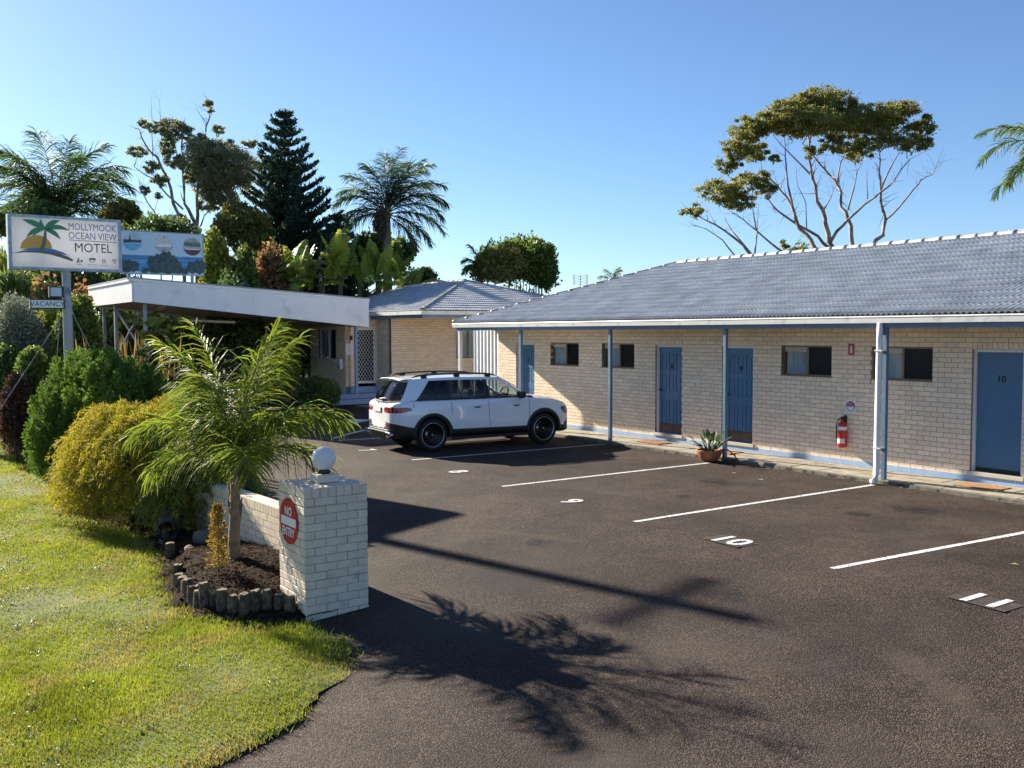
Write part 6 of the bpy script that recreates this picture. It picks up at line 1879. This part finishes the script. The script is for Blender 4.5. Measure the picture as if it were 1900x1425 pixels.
limbs = [([(540, 1080), (510, 980), (440, 850), (430, 600), (420, 400), (430, 220)], .16), ([(430, 1050), (350, 850), (300, 640), (230, 500), (180, 450), (100, 330), (80, 260)], .13), ([(430, 900), (300, 780), (200, 660), (80, 590), (40, 560)], .07), ([(540, 1080), (540, 800), (560, 600), (600, 500), (610, 300), (640, 180), (630, 60)], .13),
         ([(560, 1070), (600, 950), (700, 850)], .07), ([(190, 470), (180, 300), (175, 40)], .035), ([(265, 480), (258, 250), (240, 30)], .035), ([(270, 1050), (200, 920), (100, 760), (80, 680)], .06), ([(690, 450), (700, 270)], .03), ([(900, 470), (960, 400), (965, 370)], .03), ([(40, 560), (60, 480), (70, 430)], .03), ([(610, 200), (560, 130), (540, 80)], .025), ([(430, 600), (380, 450), (340, 250)], .05), ([(80, 680), (120, 720), (150, 690)], .02), ([(200, 920), (230, 820), (250, 760)], .02)]
tufts = [(110, 205, 40, 25), (210, 240, 70, 35), (340, 225, 90, 40), (330, 310, 60, 50), (460, 290, 60, 60), (560, 330, 60, 30), (630, 45, 40, 25), (650, 105, 20, 15), (705, 270, 50, 30), (760, 385, 80, 35), (965, 370, 50, 25), (65, 435, 70, 30), (180, 560, 50, 40), (300, 400, 50, 60), (370, 510, 70, 50), (600, 450, 140, 90), (800, 520, 170, 90), (560, 560, 120, 60), (700, 620, 150, 80), (850, 650, 120, 70), (660, 740, 120, 70), (500, 640, 60, 50), (250, 660, 60, 40), (760, 800, 100, 60), (640, 860, 80, 50), (180, 1010, 70, 35), (380, 980, 80, 35), (360, 1050, 70, 25), (130, 740, 30, 30), (230, 790, 30, 20)]
limb_tree('tall_gum_tree', limbs, tufts, 50, (240, 180, 4.318), M_GUMLEAF2, M_GUMBARK, 'tall thin gum tree with bare stems between sign and pine', 62000, .125, seed=9, ground_z_=1.0)

# ---------------------------------------------------------------- Norfolk pines
M_PINE = leaf_mat('pine_needles', (0.060, 0.110, 0.070), 0.6, rnd=0.4, hue=0.015, trans=0.25)
def norfolk(name, apex, height, rad, label, whorls, seed):
    rs = np.random.default_rng(seed)
    root = empty(name, (apex[0], apex[1], apex[2] - height), label, 'tree')
    V, Q, R_ = [], [], []
    br = MB().tube([(apex[0], apex[1], apex[2] - height), (apex[0], apex[1], apex[2] - height * .5), tuple(apex)], [.22, .13, .015], 9)
    nq = 0
    for w in range(whorls):
        f = (w + .6) / whorls
        z = apex[2] - height * (f ** 1.02) * .97
        nb = 6 if f < .25 else 8
        for b in range(nb):
            az = 2 * math.pi * (b + rs.uniform(-.22, .22)) / nb + w * .7
            ln = rad * (f ** .82) * rs.uniform(.78, 1.12)
            o = np.array([math.cos(az), math.sin(az), 0])
            steps = max(4, int(ln / .22))
            T = np.linspace(0, 1, steps)
            path = np.array([np.array([apex[0], apex[1], z]) + o * ln * t_ + np.array([0, 0, ln * (.10 * t_ + .30 * t_ ** 2.4)]) for t_ in T])
            br.tube([tuple(p) for p in path[::2]] + [tuple(path[-1])], [.03] * len(path[::2]) + [.008], 4, cap=False)
            side = np.array([-o[1], o[0], 0])
            for i, t_ in enumerate(T):
                for sg in (1, -1, 0):
                    if sg == 0 and t_ < .8: continue
                    bl = (.30 + .34 * ln * (1 - t_) * min(1, t_ * 3 + .25)) * rs.uniform(.8, 1.2) if sg else .35
                    d_ = unit(side * sg * .8 + o * .75 + np.array([0, 0, .42]))
                    p0 = path[i]; p1 = p0 + d_ * bl * .55; p2 = p1 + unit(d_ + np.array([0, 0, .5])) * bl * .45
                    for rot in (0, 1):
                        sd = unit(np.cross(d_, np.array([0, 0, 1.0]) if rot == 0 else side + .3 * o)) * .085
                        V += [p0 - sd, p0 + sd, p1 + sd * 1.2, p1 - sd * 1.2, p2 - sd * .2, p2 + sd * .2]
                        Q += [(nq, nq + 1, nq + 2, nq + 3), (nq + 3, nq + 2, nq + 5, nq + 4)]
                        R_ += [rs.random()] * 6
                        nq += 6
                    # needle fringe
                    for _ in range(7):
                        c = p0 + (p2 - p0) * rs.uniform(.1, 1)
                        e = c + unit(d_ + rs.normal(size=3) * .9) * .20
                        sd = unit(np.cross(e - c, rs.normal(size=3))) * .045
                        V += [c - sd, c + sd, e + sd * .3, e - sd * .3, (c + e) / 2 - sd, (c + e) / 2 + sd]
                        Q += [(nq, nq + 1, nq + 2, nq + 3)]
                        R_ += [rs.random()] * 6
                        nq += 6
    local(root, br.build('trunk', M_BARK, root))
    local(root, quads('crown', np.array(V), np.array(Q), M_PINE, root, rnd=np.array(R_)))
apex = at(527, 208, 52)
norfolk('norfolk_pine', apex, apex[2] - .8, 4.7, 'tall dark Norfolk pine with tiered upswept branches', 25, 3)
apex = at(628, 398, 50)
norfolk('small_norfolk_pine', apex, apex[2] - .8, 2.6, 'smaller dark pine at the right foot of the tall pine', 13, 8)

# ---------------------------------------------------------------- banana clump
M_BANANA = leaf_mat('banana_leaf', (0.27, 0.33, 0.05), 0.4, rnd=0.35, hue=0.02, trans=0.5)
M_BANSTEM = mat('banana_stem', (0.13, 0.12, 0.05), 0.7, var=0.2)
def banana(name, base, label, n, seed, hgt):
    rs = random.Random(seed)
    root = empty(name, tuple(base), label, 'plant', 'banana plants behind the canopy')
    st_ = MB()
    for s_ in range(3):
        x, y = base[0] + rs.uniform(-.6, .6), base[1] + rs.uniform(-.6, .6)
        st_.tube([(x, y, base[2] - .5), (x + .05, y, base[2] + hgt * .6)], [.13, .09], 8)
    local(root, st_.build('stem', M_BANSTEM, root, True))
    for i in range(n):
        az = rs.uniform(0, 6.28); el = math.radians(rs.choice([30, 45, 60, 75, 84])); ln = rs.uniform(1.5, 2.3); wd = rs.uniform(.22, .34)
        bend = rs.uniform(.5, 1.6) * (1.3 if el < 1.1 else .6)
        b = np.array([base[0] + rs.uniform(-.5, .5), base[1] + rs.uniform(-.5, .5), base[2] + hgt * rs.uniform(.45, .7)])
        P, e_, p = [], el, b.copy()
        m_n = 16
        V, Q = [], []
        for k in range(m_n):
            t_ = k / (m_n - 1)
            e_ = el - bend * t_ ** 1.4
            d_ = np.array([math.cos(e_) * math.cos(az), math.cos(e_) * math.sin(az), math.sin(e_)])
            sd = np.array([-math.sin(az), math.cos(az), 0])
            w_ = wd * (math.sin(math.pi * min(1, t_ * .97 + .03)) ** .6) if t_ > .12 else .02
            nrm = np.cross(sd, d_)
            # torn blade: each segment hangs at its own angle
            for sg in (1, -1):
                dz = rs.uniform(.0, .35)
                a0, a1 = p, p + d_ * ln / m_n * .93
                o0 = a0 + sd * sg * w_ + nrm * w_ * .25 - np.array([0, 0, dz * w_]); o1 = a1 + sd * sg * w_ * .98 + nrm * w_ * .25 - np.array([0, 0, dz * w_])
                n0 = len(V); V += [a0, a1, o1, o0]; Q.append((n0, n0 + 1, n0 + 2, n0 + 3))
            p = p + d_ * ln / m_n
        local(root, quads('leaf', np.array(V), np.array(Q), M_BANANA, root, rnd=np.full(len(V), rs.random())))
for i, (x, y, d_, h_, lb_) in enumerate([(560, 560, 40, 3.2, 'leftmost banana plant above the white canopy'), (625, 560, 41, 3.7, 'tallest banana plant rising above the middle of the canopy roof'), (690, 560, 42, 3.1, 'banana plant with broad torn leaves left of the tall palm trunk'), (745, 560, 44, 2.6, 'rightmost banana plant low beside the reception roof')]):
    b = at(x, y, d_); b[2] = 2.35 + (616 - 560) / CAM_F * d_ - .9
    banana('banana_plant', b, lb_, 20, 30 + i, h_)

# ---------------------------------------------------------------- shrubs and background trees
def px_bush(name, x, y, depth, rx, ry, n, leaf, m_, label, cat='shrub', to_ground=True, deep=.8, **kw):
    c = at(x, y, depth); mpp_ = depth / CAM_F
    r = (rx * mpp_, rx * mpp_ * deep, ry * mpp_)
    g0 = None
    if to_ground:
        g0 = gz(c[0], c[1]) if c[1] < -7.5 or c[0] < -24 else -0.3
        g0 = min(g0, c[2] - r[2] * .9)
        if cat != 'tree':
            tp_ = c[2] + r[2]; c[2] = (tp_ + g0) / 2; r = (r[0], r[1], (tp_ - g0) / 2); n = int(n * min(2.2, r[2] / (ry * mpp_)))
    return bush(name, c, r, n, leaf, m_, label, cat, ground=g0, **kw)

ML = {
 'dk': leaf_mat('leaf_dark_green', (0.115, 0.170, 0.052), 0.45, rnd=0.45, hue=0.025, trans=0.45),
 'md': leaf_mat('leaf_mid_green', (0.125, 0.180, 0.036), 0.45, rnd=0.45, hue=0.025, trans=0.5),
 'yl': leaf_mat('leaf_yellow_green', (0.235, 0.265, 0.042), 0.45, rnd=0.35, hue=0.025, trans=0.45),
 'gy': leaf_mat('leaf_grey_green', (0.21, 0.235, 0.17), 0.55, rnd=0.35, hue=0.02, trans=0.25),
 'rd': leaf_mat('leaf_reddish', (0.36, 0.19, 0.085), 0.45, rnd=0.35, hue=0.03, trans=0.4, col2=(0.06, 0.09, 0.025), c2scale=1.5),
 'mr': leaf_mat('leaf_maroon', (0.085, 0.045, 0.035), 0.5, rnd=0.4, hue=0.03, trans=0.25),
 'ol': leaf_mat('leaf_olive', (0.185, 0.180, 0.046), 0.5, rnd=0.4, hue=0.02, trans=0.35),
}
B = px_bush
B('bushy_tree', 985, 495, 44, 50, 54, 9000, .22, ML['md'], 'rounded bushy tree with reddish tips beyond the reception roof', 'tree', sub=34)
B('bushy_tree', 930, 505, 43, 55, 42, 9000, .20, ML['ol'], 'dense dark tree directly behind the reception roof ridge', 'tree', sub=30)
B('bushy_tree', 1010, 520, 44, 28, 30, 3500, .22, ML['dk'], 'ragged right edge tree left of the roof antenna', 'tree', sub=16, spread=.36)
B('bushy_tree', 955, 500, 45, 78, 56, 14000, .22, ML['md'], 'wide rounded green tree beyond the reception roof', 'tree', sub=44)
B('bushy_tree', 748, 478, 56, 26, 34, 3500, .28, ML['dk'], 'round green tree just right of the tall palm trunk', 'tree', sub=16)
B('bushy_tree', 785, 522, 62, 28, 24, 3200, .26, ML['dk'], 'dark low round tree between tall palm and reception roof', 'tree', sub=16, spread=.22)
B('bushy_tree', 690, 480, 52, 60, 46, 6000, .28, ML['md'], 'leafy green tree crown behind the banana plants', 'tree')
B('bushy_tree', 450, 440, 47, 60, 60, 9000, .26, ML['ol'], 'olive green tree in front of the tall pine foot', 'tree', sub=30)
B('vine_column', 400, 500, 38, 30, 50, 5500, .20, ML['yl'], 'tall bright green vine column right of the blue billboard', 'shrub', sub=24)
B('vine_column', 450, 510, 38, 34, 34, 4500, .20, ML['md'], 'green vine mound beside the bright column above canopy', 'shrub', sub=20)
B('red_tip_shrub', 505, 500, 40, 40, 30, 6500, .18, ML['rd'], 'copper tipped shrub above the middle of the canopy', 'shrub', sub=26)
B('dark_shrub', 430, 535, 36, 45, 18, 3500, .16, ML['dk'], 'low dark shrub just above the canopy edge', 'shrub')
B('background_tree', 225, 420, 48, 40, 45, 5500, .26, ML['ol'], 'brownish green tree between palm crown and bare gum stems', 'tree')
B('background_tree', 60, 430, 52, 90, 50, 8000, .30, ML['dk'], 'dark tree mass behind the left half of the sign', 'tree')
B('background_tree', 290, 470, 44, 110, 60, 9000, .28, ML['dk'], 'dark hedge tree behind the blue billboard', 'tree')
B('background_tree', 95, 545, 40, 110, 60, 10000, .26, ML['dk'], 'dark leafy mass behind the sign pole', 'tree')
B('background_tree', 195, 560, 42, 100, 50, 9000, .24, ML['dk'], 'deep green thicket behind the canopy corner', 'tree')
B('yellow_fountain_shrub', 10, 545, 32, 55, 60, 6500, .34, ML['yl'], 'yellow green fountain shaped shrub at the left edge', 'shrub', up=-.1, wratio=.09, jit=.5)
B('spiky_shrub', 25, 555, 30, 30, 35, 2500, .5, ML['dk'], 'dark spiky shrub beside the yellow fountain shrub', 'shrub', out=1.2, up=.3, jit=.3, wratio=.05, sub=6)
B('copper_shrub', 85, 560, 29, 40, 30, 4500, .15, ML['rd'], 'copper orange shrub left of the vacancy box', 'shrub')
B('copper_shrub', 150, 570, 29, 28, 30, 3500, .15, ML['rd'], 'copper orange shrub between pole and canopy', 'shrub')
B('grey_leaf_shrub', 30, 640, 26, 62, 75, 14000, .10, ML['gy'], 'silvery grey leaved shrub below the vacancy box', 'shrub', wratio=.22, sub=40, spread=.24)
B('round_shrub', 145, 620, 25, 48, 55, 10000, .11, ML['md'], 'rounded glossy green shrub right of the sign pole', 'shrub', sub=34, spread=.22)
B('round_shrub', 90, 640, 27, 36, 60, 7000, .11, ML['yl'], 'yellow green shrub left of the sign pole', 'shrub', sub=24)
B('ground_shrub', 20, 690, 25, 60, 40, 8000, .10, ML['dk'], 'low dark green shrub at the far left above lawn', 'shrub')
B('ground_shrub', 62, 700, 23, 40, 42, 6000, .10, ML['md'], 'leafy green shrub at the left foot of dark conifer', 'shrub')
B('maroon_shrub', 30, 738, 22, 32, 32, 5000, .08, ML['mr'], 'small maroon leaved shrub at the lawn edge far left', 'shrub')
B('shade_hedge', 330, 625, 40, 90, 50, 9000, .24, ML['dk'], 'dark hedge seen under the left half of the canopy', 'hedge')
B('shade_hedge', 440, 630, 44, 90, 50, 9000, .24, ML['dk'], 'dark hedge seen under the middle of the canopy', 'hedge')
B('shade_hedge', 235, 600, 38, 60, 45, 6000, .22, ML['dk'], 'dark hedge behind the crossed canopy braces', 'hedge')
B('shade_hedge', 560, 640, 42, 55, 45, 6000, .22, ML['dk'], 'dark hedge left of the reception window', 'hedge')
B('golden_shrub', 535, 620, 36, 20, 25, 2500, .14, ML['yl'], 'sunlit yellow green shrub left of the reception wall', 'shrub')
B('border_plants', 590, 715, 31.5, 40, 12, 3000, .12, ML['dk'], 'low dark border plants beneath the reception window', 'plants', to_ground=True)
B('roof_line_bush', 1490, 466, 34, 22, 6, 900, .12, ML['md'], 'low bush top showing over the motel ridge', 'shrub')

# feathery sapling and straw coloured reed blades by the sign
fs_ = empty('feathery_sapling', (0, 0, 0), 'feathery sapling with pinnate leaves between conifer and canopy', 'sapling')
b0 = at(283, 700, 18.6); t0 = at(278, 590, 18.6)
MB().tube([tuple(b0 - np.array([0, 0, .8])), tuple(b0), tuple(t0)], [.02, .015, .005], 6).build('stem', M_BARK, fs_, True)
rs = random.Random(4)
for i in range(16):
    t_ = i / 15
    q = b0 + (t0 - b0) * t_
    R, V, Q, r = frond_geometry(q, rs.uniform(0, 6.28), math.radians(rs.uniform(25, 60)), math.radians(rs.uniform(40, 80)), rs.uniform(.35, .6), 16, .12, .016, droop=.1, plume=.1, start=.2)
    quads('leaf', V, Q, ML['yl'] if i % 5 else ML['rd'], fs_, rnd=r)
M_STRAW = leaf_mat('straw_blade', (0.30, 0.21, 0.075), 0.6, rnd=0.25, trans=0.3)
C, Dd = [], []
for i in range(60):
    x = rs.choice([rs.uniform(215, 275), rs.uniform(215, 275), rs.uniform(140, 330)])
    C.append(at(x, 665, 20.5 + rs.uniform(-.4, .4)) - np.array([0, 0, .6])); Dd.append((rs.uniform(-.18, .18), rs.uniform(-.18, .18), 1))
C, Dd = np.array(C), unit(np.array(Dd))
fx_ = empty('straw_reeds', tuple(C.mean(0)), 'straw coloured upright reed blades behind the dark conifer', 'reeds')
Lr = np.array([rs.uniform(.75, 1.25) for _ in C])
local(fx_, leaf_obj('blades', C, Dd, Lr, np.full(len(C), .03), M_STRAW, fx_))

# ---------------------------------------------------------------- dark conifer mass: many upright plumes
M_CONIF = leaf_mat('conifer_green', (0.125, 0.205, 0.032), 0.6, rnd=0.35, hue=0.02, trans=0.3)
def plume_conifer(name, c, r, n_pl, n_leaf, m_, label, g0, leaf=.05, plume_h=.42, plume_r=.075, upness=1.0, seed=1, droop=0.0, wr=.16):
    rs = np.random.default_rng(seed)
    root = empty(name, (c[0], c[1], g0), label, 'shrub')
    c, r = np.array(c), np.array(r)
    d = unit(rs.normal(size=(n_pl, 3))); d[:, 2] = np.abs(d[:, 2]) * rs.choice([1, 1, 1, -.6], n_pl)
    k_ = 1 + .13 * np.sin(3.3 * d[:, 0] + 2 * d[:, 2] + seed) + .09 * np.sin(5.7 * d[:, 1] + seed)
    pc = c + d * r * k_[:, None] * (rs.uniform(.62, 1.0, (n_pl, 1)) ** .5)
    pc[:, 2] = np.maximum(pc[:, 2], g0 + .12)
    ax = unit(d * np.array([.55, .55, .15]) + np.array([0, 0, upness]) + rs.normal(size=(n_pl, 3)) * .12)
    per = n_leaf // n_pl
    i = np.repeat(np.arange(n_pl), per)
    t = rs.random(len(i))
    hh = plume_h * rs.uniform(.7, 1.3, n_pl)[i]
    rad = plume_r * (np.sin(np.pi * np.clip(t * .85 + .12, 0, 1))) * rs.uniform(.75, 1.35, n_pl)[i]
    rv = unit(rs.normal(size=(len(i), 3)))
    P = pc[i] + ax[i] * ((t - .5) * hh)[:, None] + rv * (rad * rs.uniform(.3, 1, len(i)))[:, None]
    if droop: P[:, 2] -= droop * t ** 2 * hh
    D = unit(ax[i] * .9 + rv * .7 + rs.normal(size=(len(i), 3)) * .2 - np.array([0, 0, droop * 1.5]))
    L = rs.uniform(.7, 1.4, len(i)) * leaf
    P[:, 2] = np.maximum(P[:, 2], g0 + .02)
    local(root, leaf_obj('foliage', P, D, L, L * wr * 1.4, m_, root, np.clip(rs.random(len(i)) * .4 + .6 * rs.random(n_pl)[i], 0, .999)))
    # inner twigs keep the heart of the shrub solid
    mb = MB()
    for j in range(0, n_pl, 4):
        b = np.array([c[0] + (pc[j][0] - c[0]) * .25, c[1] + (pc[j][1] - c[1]) * .25, g0])
        mb.tube([tuple(b), tuple(b * .4 + pc[j] * .6 - np.array([0, 0, .08])), tuple(pc[j])], [.03, .018, .006], 4)
    local(root, mb.build('stems', M_BARK, root))
    return root
c = at(195, 760, 18.4); gg = gz(c[0], c[1]) + .05
c[2] = .62
plume_conifer('dark_conifer', c, (1.58, 1.2, 1.36), 760, 80000, M_CONIF, 'large dark green conifer shrub with upright plumes', gg, leaf=.062, plume_h=.46, plume_r=.10, seed=3)
c2 = at(120, 800, 17.8)
plume_conifer('dark_conifer', (c2[0], c2[1], .05), (.72, .62, .75), 190, 18000, M_CONIF, 'lower dark green conifer lobe at the lawn edge', gg, leaf=.058, plume_h=.38, plume_r=.09, seed=6)

# golden thread cypress mound
M_GOLD = leaf_mat('golden_thread_leaf', (0.40, 0.335, 0.030), 0.6, rnd=0.32, hue=0.02, trans=0.42, spec=0.2, col2=(0.20, 0.20, 0.028), c2scale=1.5)
M_GOLDIN = leaf_mat('green_thread_leaf', (0.17, 0.20, 0.032), 0.55, rnd=0.35, hue=0.02, trans=0.35)
def thread_mound(name, c, r, n_sp, per, m_, label, g0, seed, sp_len=.34, leaf=.06, low=-.5):
    """weeping thread-leaf mound: sprays that rise, arch outwards and hang"""
    rs = np.random.default_rng(seed)
    root = empty(name, (c[0], c[1], g0), label, 'shrub')
    c, r = np.array(c), np.array(r)
    d = unit(rs.normal(size=(n_sp, 3))); d[:, 2] = np.where(d[:, 2] < low, -d[:, 2], d[:, 2])
    k_ = 1 + .14 * np.sin(2.9 * d[:, 0] + 2.2 * d[:, 1] + seed) + .10 * np.sin(6.1 * d[:, 1] - 3 * d[:, 2])
    s0 = c + d * r * (k_ * rs.uniform(.72, 1.0, n_sp) ** .6)[:, None]
    out = unit(d * np.array([1, 1, .35]) + rs.normal(size=(n_sp, 3)) * .3)
    i = np.repeat(np.arange(n_sp), per)
    t = rs.random(len(i))
    ln = sp_len * rs.uniform(.6, 1.4, n_sp)[i]
    P = s0[i] + out[i] * (ln * t)[:, None] + np.stack([rs.normal(0, .022, len(i)), rs.normal(0, .022, len(i)), ln * (.35 * t - 1.0 * t ** 2) + rs.normal(0, .02, len(i))], 1)
    P[:, 2] = np.maximum(P[:, 2], g0 + .02)
    D = unit(out[i] * (1 - .5 * t)[:, None] + rs.normal(size=(len(i), 3)) * .55 + np.stack([0 * t, 0 * t, .35 - 1.5 * t], 1))
    L = rs.uniform(.6, 1.4, len(i)) * leaf
    local(root, leaf_obj('foliage', P, D, L, L * .11, m_, root, np.clip(rs.random(len(i)) * .5 + .5 * rs.random(n_sp)[i], 0, .999)))
    mb = MB()
    for j in range(0, n_sp, 9):
        b = np.array([c[0] + (s0[j][0] - c[0]) * .2, c[1] + (s0[j][1] - c[1]) * .2, g0])
        mb.tube([tuple(b), tuple(b * .45 + s0[j] * .55 + np.array([0, 0, .1])), tuple(s0[j])], [.022, .014, .005], 4)
    local(root, mb.build('stems', M_BARK, root))
    return root
c = at(272, 842, 15.2); gg = gz(c[0], c[1]) + .1
thread_mound('golden_cypress', (c[0], c[1], .18), (1.36, 1.0, 1.02), 1600, 64, M_GOLD, 'golden yellow thread leaf cypress mound beside the lawn', gg, 5)
c3 = at(375, 850, 14.2)
thread_mound('green_cypress', (c3[0], c3[1], .12), (.80, .66, .64), 560, 60, M_GOLDIN, 'green thread leaf cypress hanging over the garden wall', gg + .15, 8)
c4 = at(350, 745, 15.6)
thread_mound('golden_cypress', (c4[0], c4[1], .72), (.95, .7, .55), 620, 60, M_GOLD, 'golden cypress tuft behind the young palm fronds', gg, 12)

# little golden sapling
sc_ = np.array([2.55, -11.93]); sz = bed_z(*sc_)
sp2 = empty('golden_sapling', (sc_[0], sc_[1], sz), 'tiny slender golden conifer sapling before the palm trunk', 'sapling')
n_ = 1500
hgt = RNG.random(n_) ** .8 * .72 + .06
wid = .085 * (1 - (hgt / .82)) + .05 + .02 * np.sin(hgt * 40)
dv = unit(RNG.normal(size=(n_, 3)) * np.array([1, 1, .2]))
P = np.stack([sc_[0] + dv[:, 0] * wid * RNG.random(n_), sc_[1] + dv[:, 1] * wid * RNG.random(n_), sz + hgt], 1)
local(sp2, leaf_obj('foliage', P, unit(dv + np.array([0, 0, .6]) + RNG.normal(size=(n_, 3)) * .4), RNG.uniform(.03, .06, n_), RNG.uniform(.006, .011, n_), leaf_mat('sapling_gold', (0.34, 0.235, 0.045), 0.55, rnd=0.3, trans=0.35), sp2))
local(sp2, MB().tube([(sc_[0], sc_[1], sz - .05), (sc_[0] + .01, sc_[1], sz + .74)], [.011, .004], 6).build('stem', M_BARK, sp2, True))
# low weeds along the lawn edge
tw_ = RNG.uniform(0, 1, 900)
xw = RNG.uniform(3.3, 5.4, 900); yw = np.array([lawn_edge(x) for x in xw]) + RNG.normal(0, .06, 900)
P = np.stack([xw, yw, np.array([gz(x, y) for x, y in zip(xw, yw)]) + .02], 1)
tag(leaf_obj('edge_weeds', P, unit(RNG.normal(size=(900, 3)) * .6 + np.array([0, 0, 1])), RNG.uniform(.03, .09, 900), RNG.uniform(.004, .008, 900), ML['md'], None), 'ragged weeds along the lawn edge by the pillar', 'weeds', kind='stuff')

# television aerials on the roofs
M_ALU = mat('aerial_alloy', (0.30, 0.31, 0.33), 0.4, metal=0.8, var=0.0)
def aerial(p, w, h, label, mast):
    o = empty('roof_aerial', tuple(p), label, 'aerial')
    mb = MB().tube([(p[0], p[1], p[2] - mast), (p[0], p[1], p[2] + h)], .014, 6)
    local(o, mb.build('mast', M_ALU, o))
    for s in (-1, 1):
        local(o, MB().tube([(p[0] + _rt[0] * s * w, p[1] + _rt[1] * s * w, p[2]), (p[0] + _rt[0] * s * w, p[1] + _rt[1] * s * w, p[2] + h)], .016, 6).build('side_bar', M_ALU, o))
    for k in range(4):
        z = p[2] + h * (k + .5) / 4
        local(o, MB().tube([(p[0] - _rt[0] * w, p[1] - _rt[1] * w, z + .03), (p[0], p[1], z - .03), (p[0] + _rt[0] * w, p[1] + _rt[1] * w, z + .03)], .007, 5).build('element', M_ALU, o))
aerial(at(1077, 529, 31), .215, .33, 'square bowtie aerial above the motel hip roof', 1.5)
pa = np.array([3.2, 3.9, 4.30])
ae = empty('ridge_aerial', tuple(pa), 'thin horizontal aerial on the motel ridge at right', 'aerial')
local(ae, MB().tube([(pa[0], pa[1], 3.9), (pa[0], pa[1], 4.36)], .016, 6).build('mast', M_GUTTER, ae))
local(ae, MB().tube([(pa[0] - .45, pa[1] + .1, 4.33), (pa[0] + .45, pa[1] - .1, 4.335)], .011, 6).build('boom', M_ALU, ae))

# unseen pole added left of the view to cast the long car park shadow
pole_x, pole_y = -16.0, -13.12
pp_ = empty('shadow_pole', (pole_x, pole_y, gz(pole_x, pole_y)), 'unseen timber pole added beyond the left edge for its shadow', 'pole')
local(pp_, MB().tube([(pole_x, pole_y, gz(pole_x, pole_y) - .2), (pole_x, pole_y, 5.0), (pole_x, pole_y, 10.7)], [.17, .15, .12], 14).build('shaft', M_BARK, pp_, True))
local(pp_, MB().box(pole_x - .06, pole_x + .06, pole_y - .9, pole_y + .9, 10.1, 10.22).build('cross_arm', M_BARK, pp_))
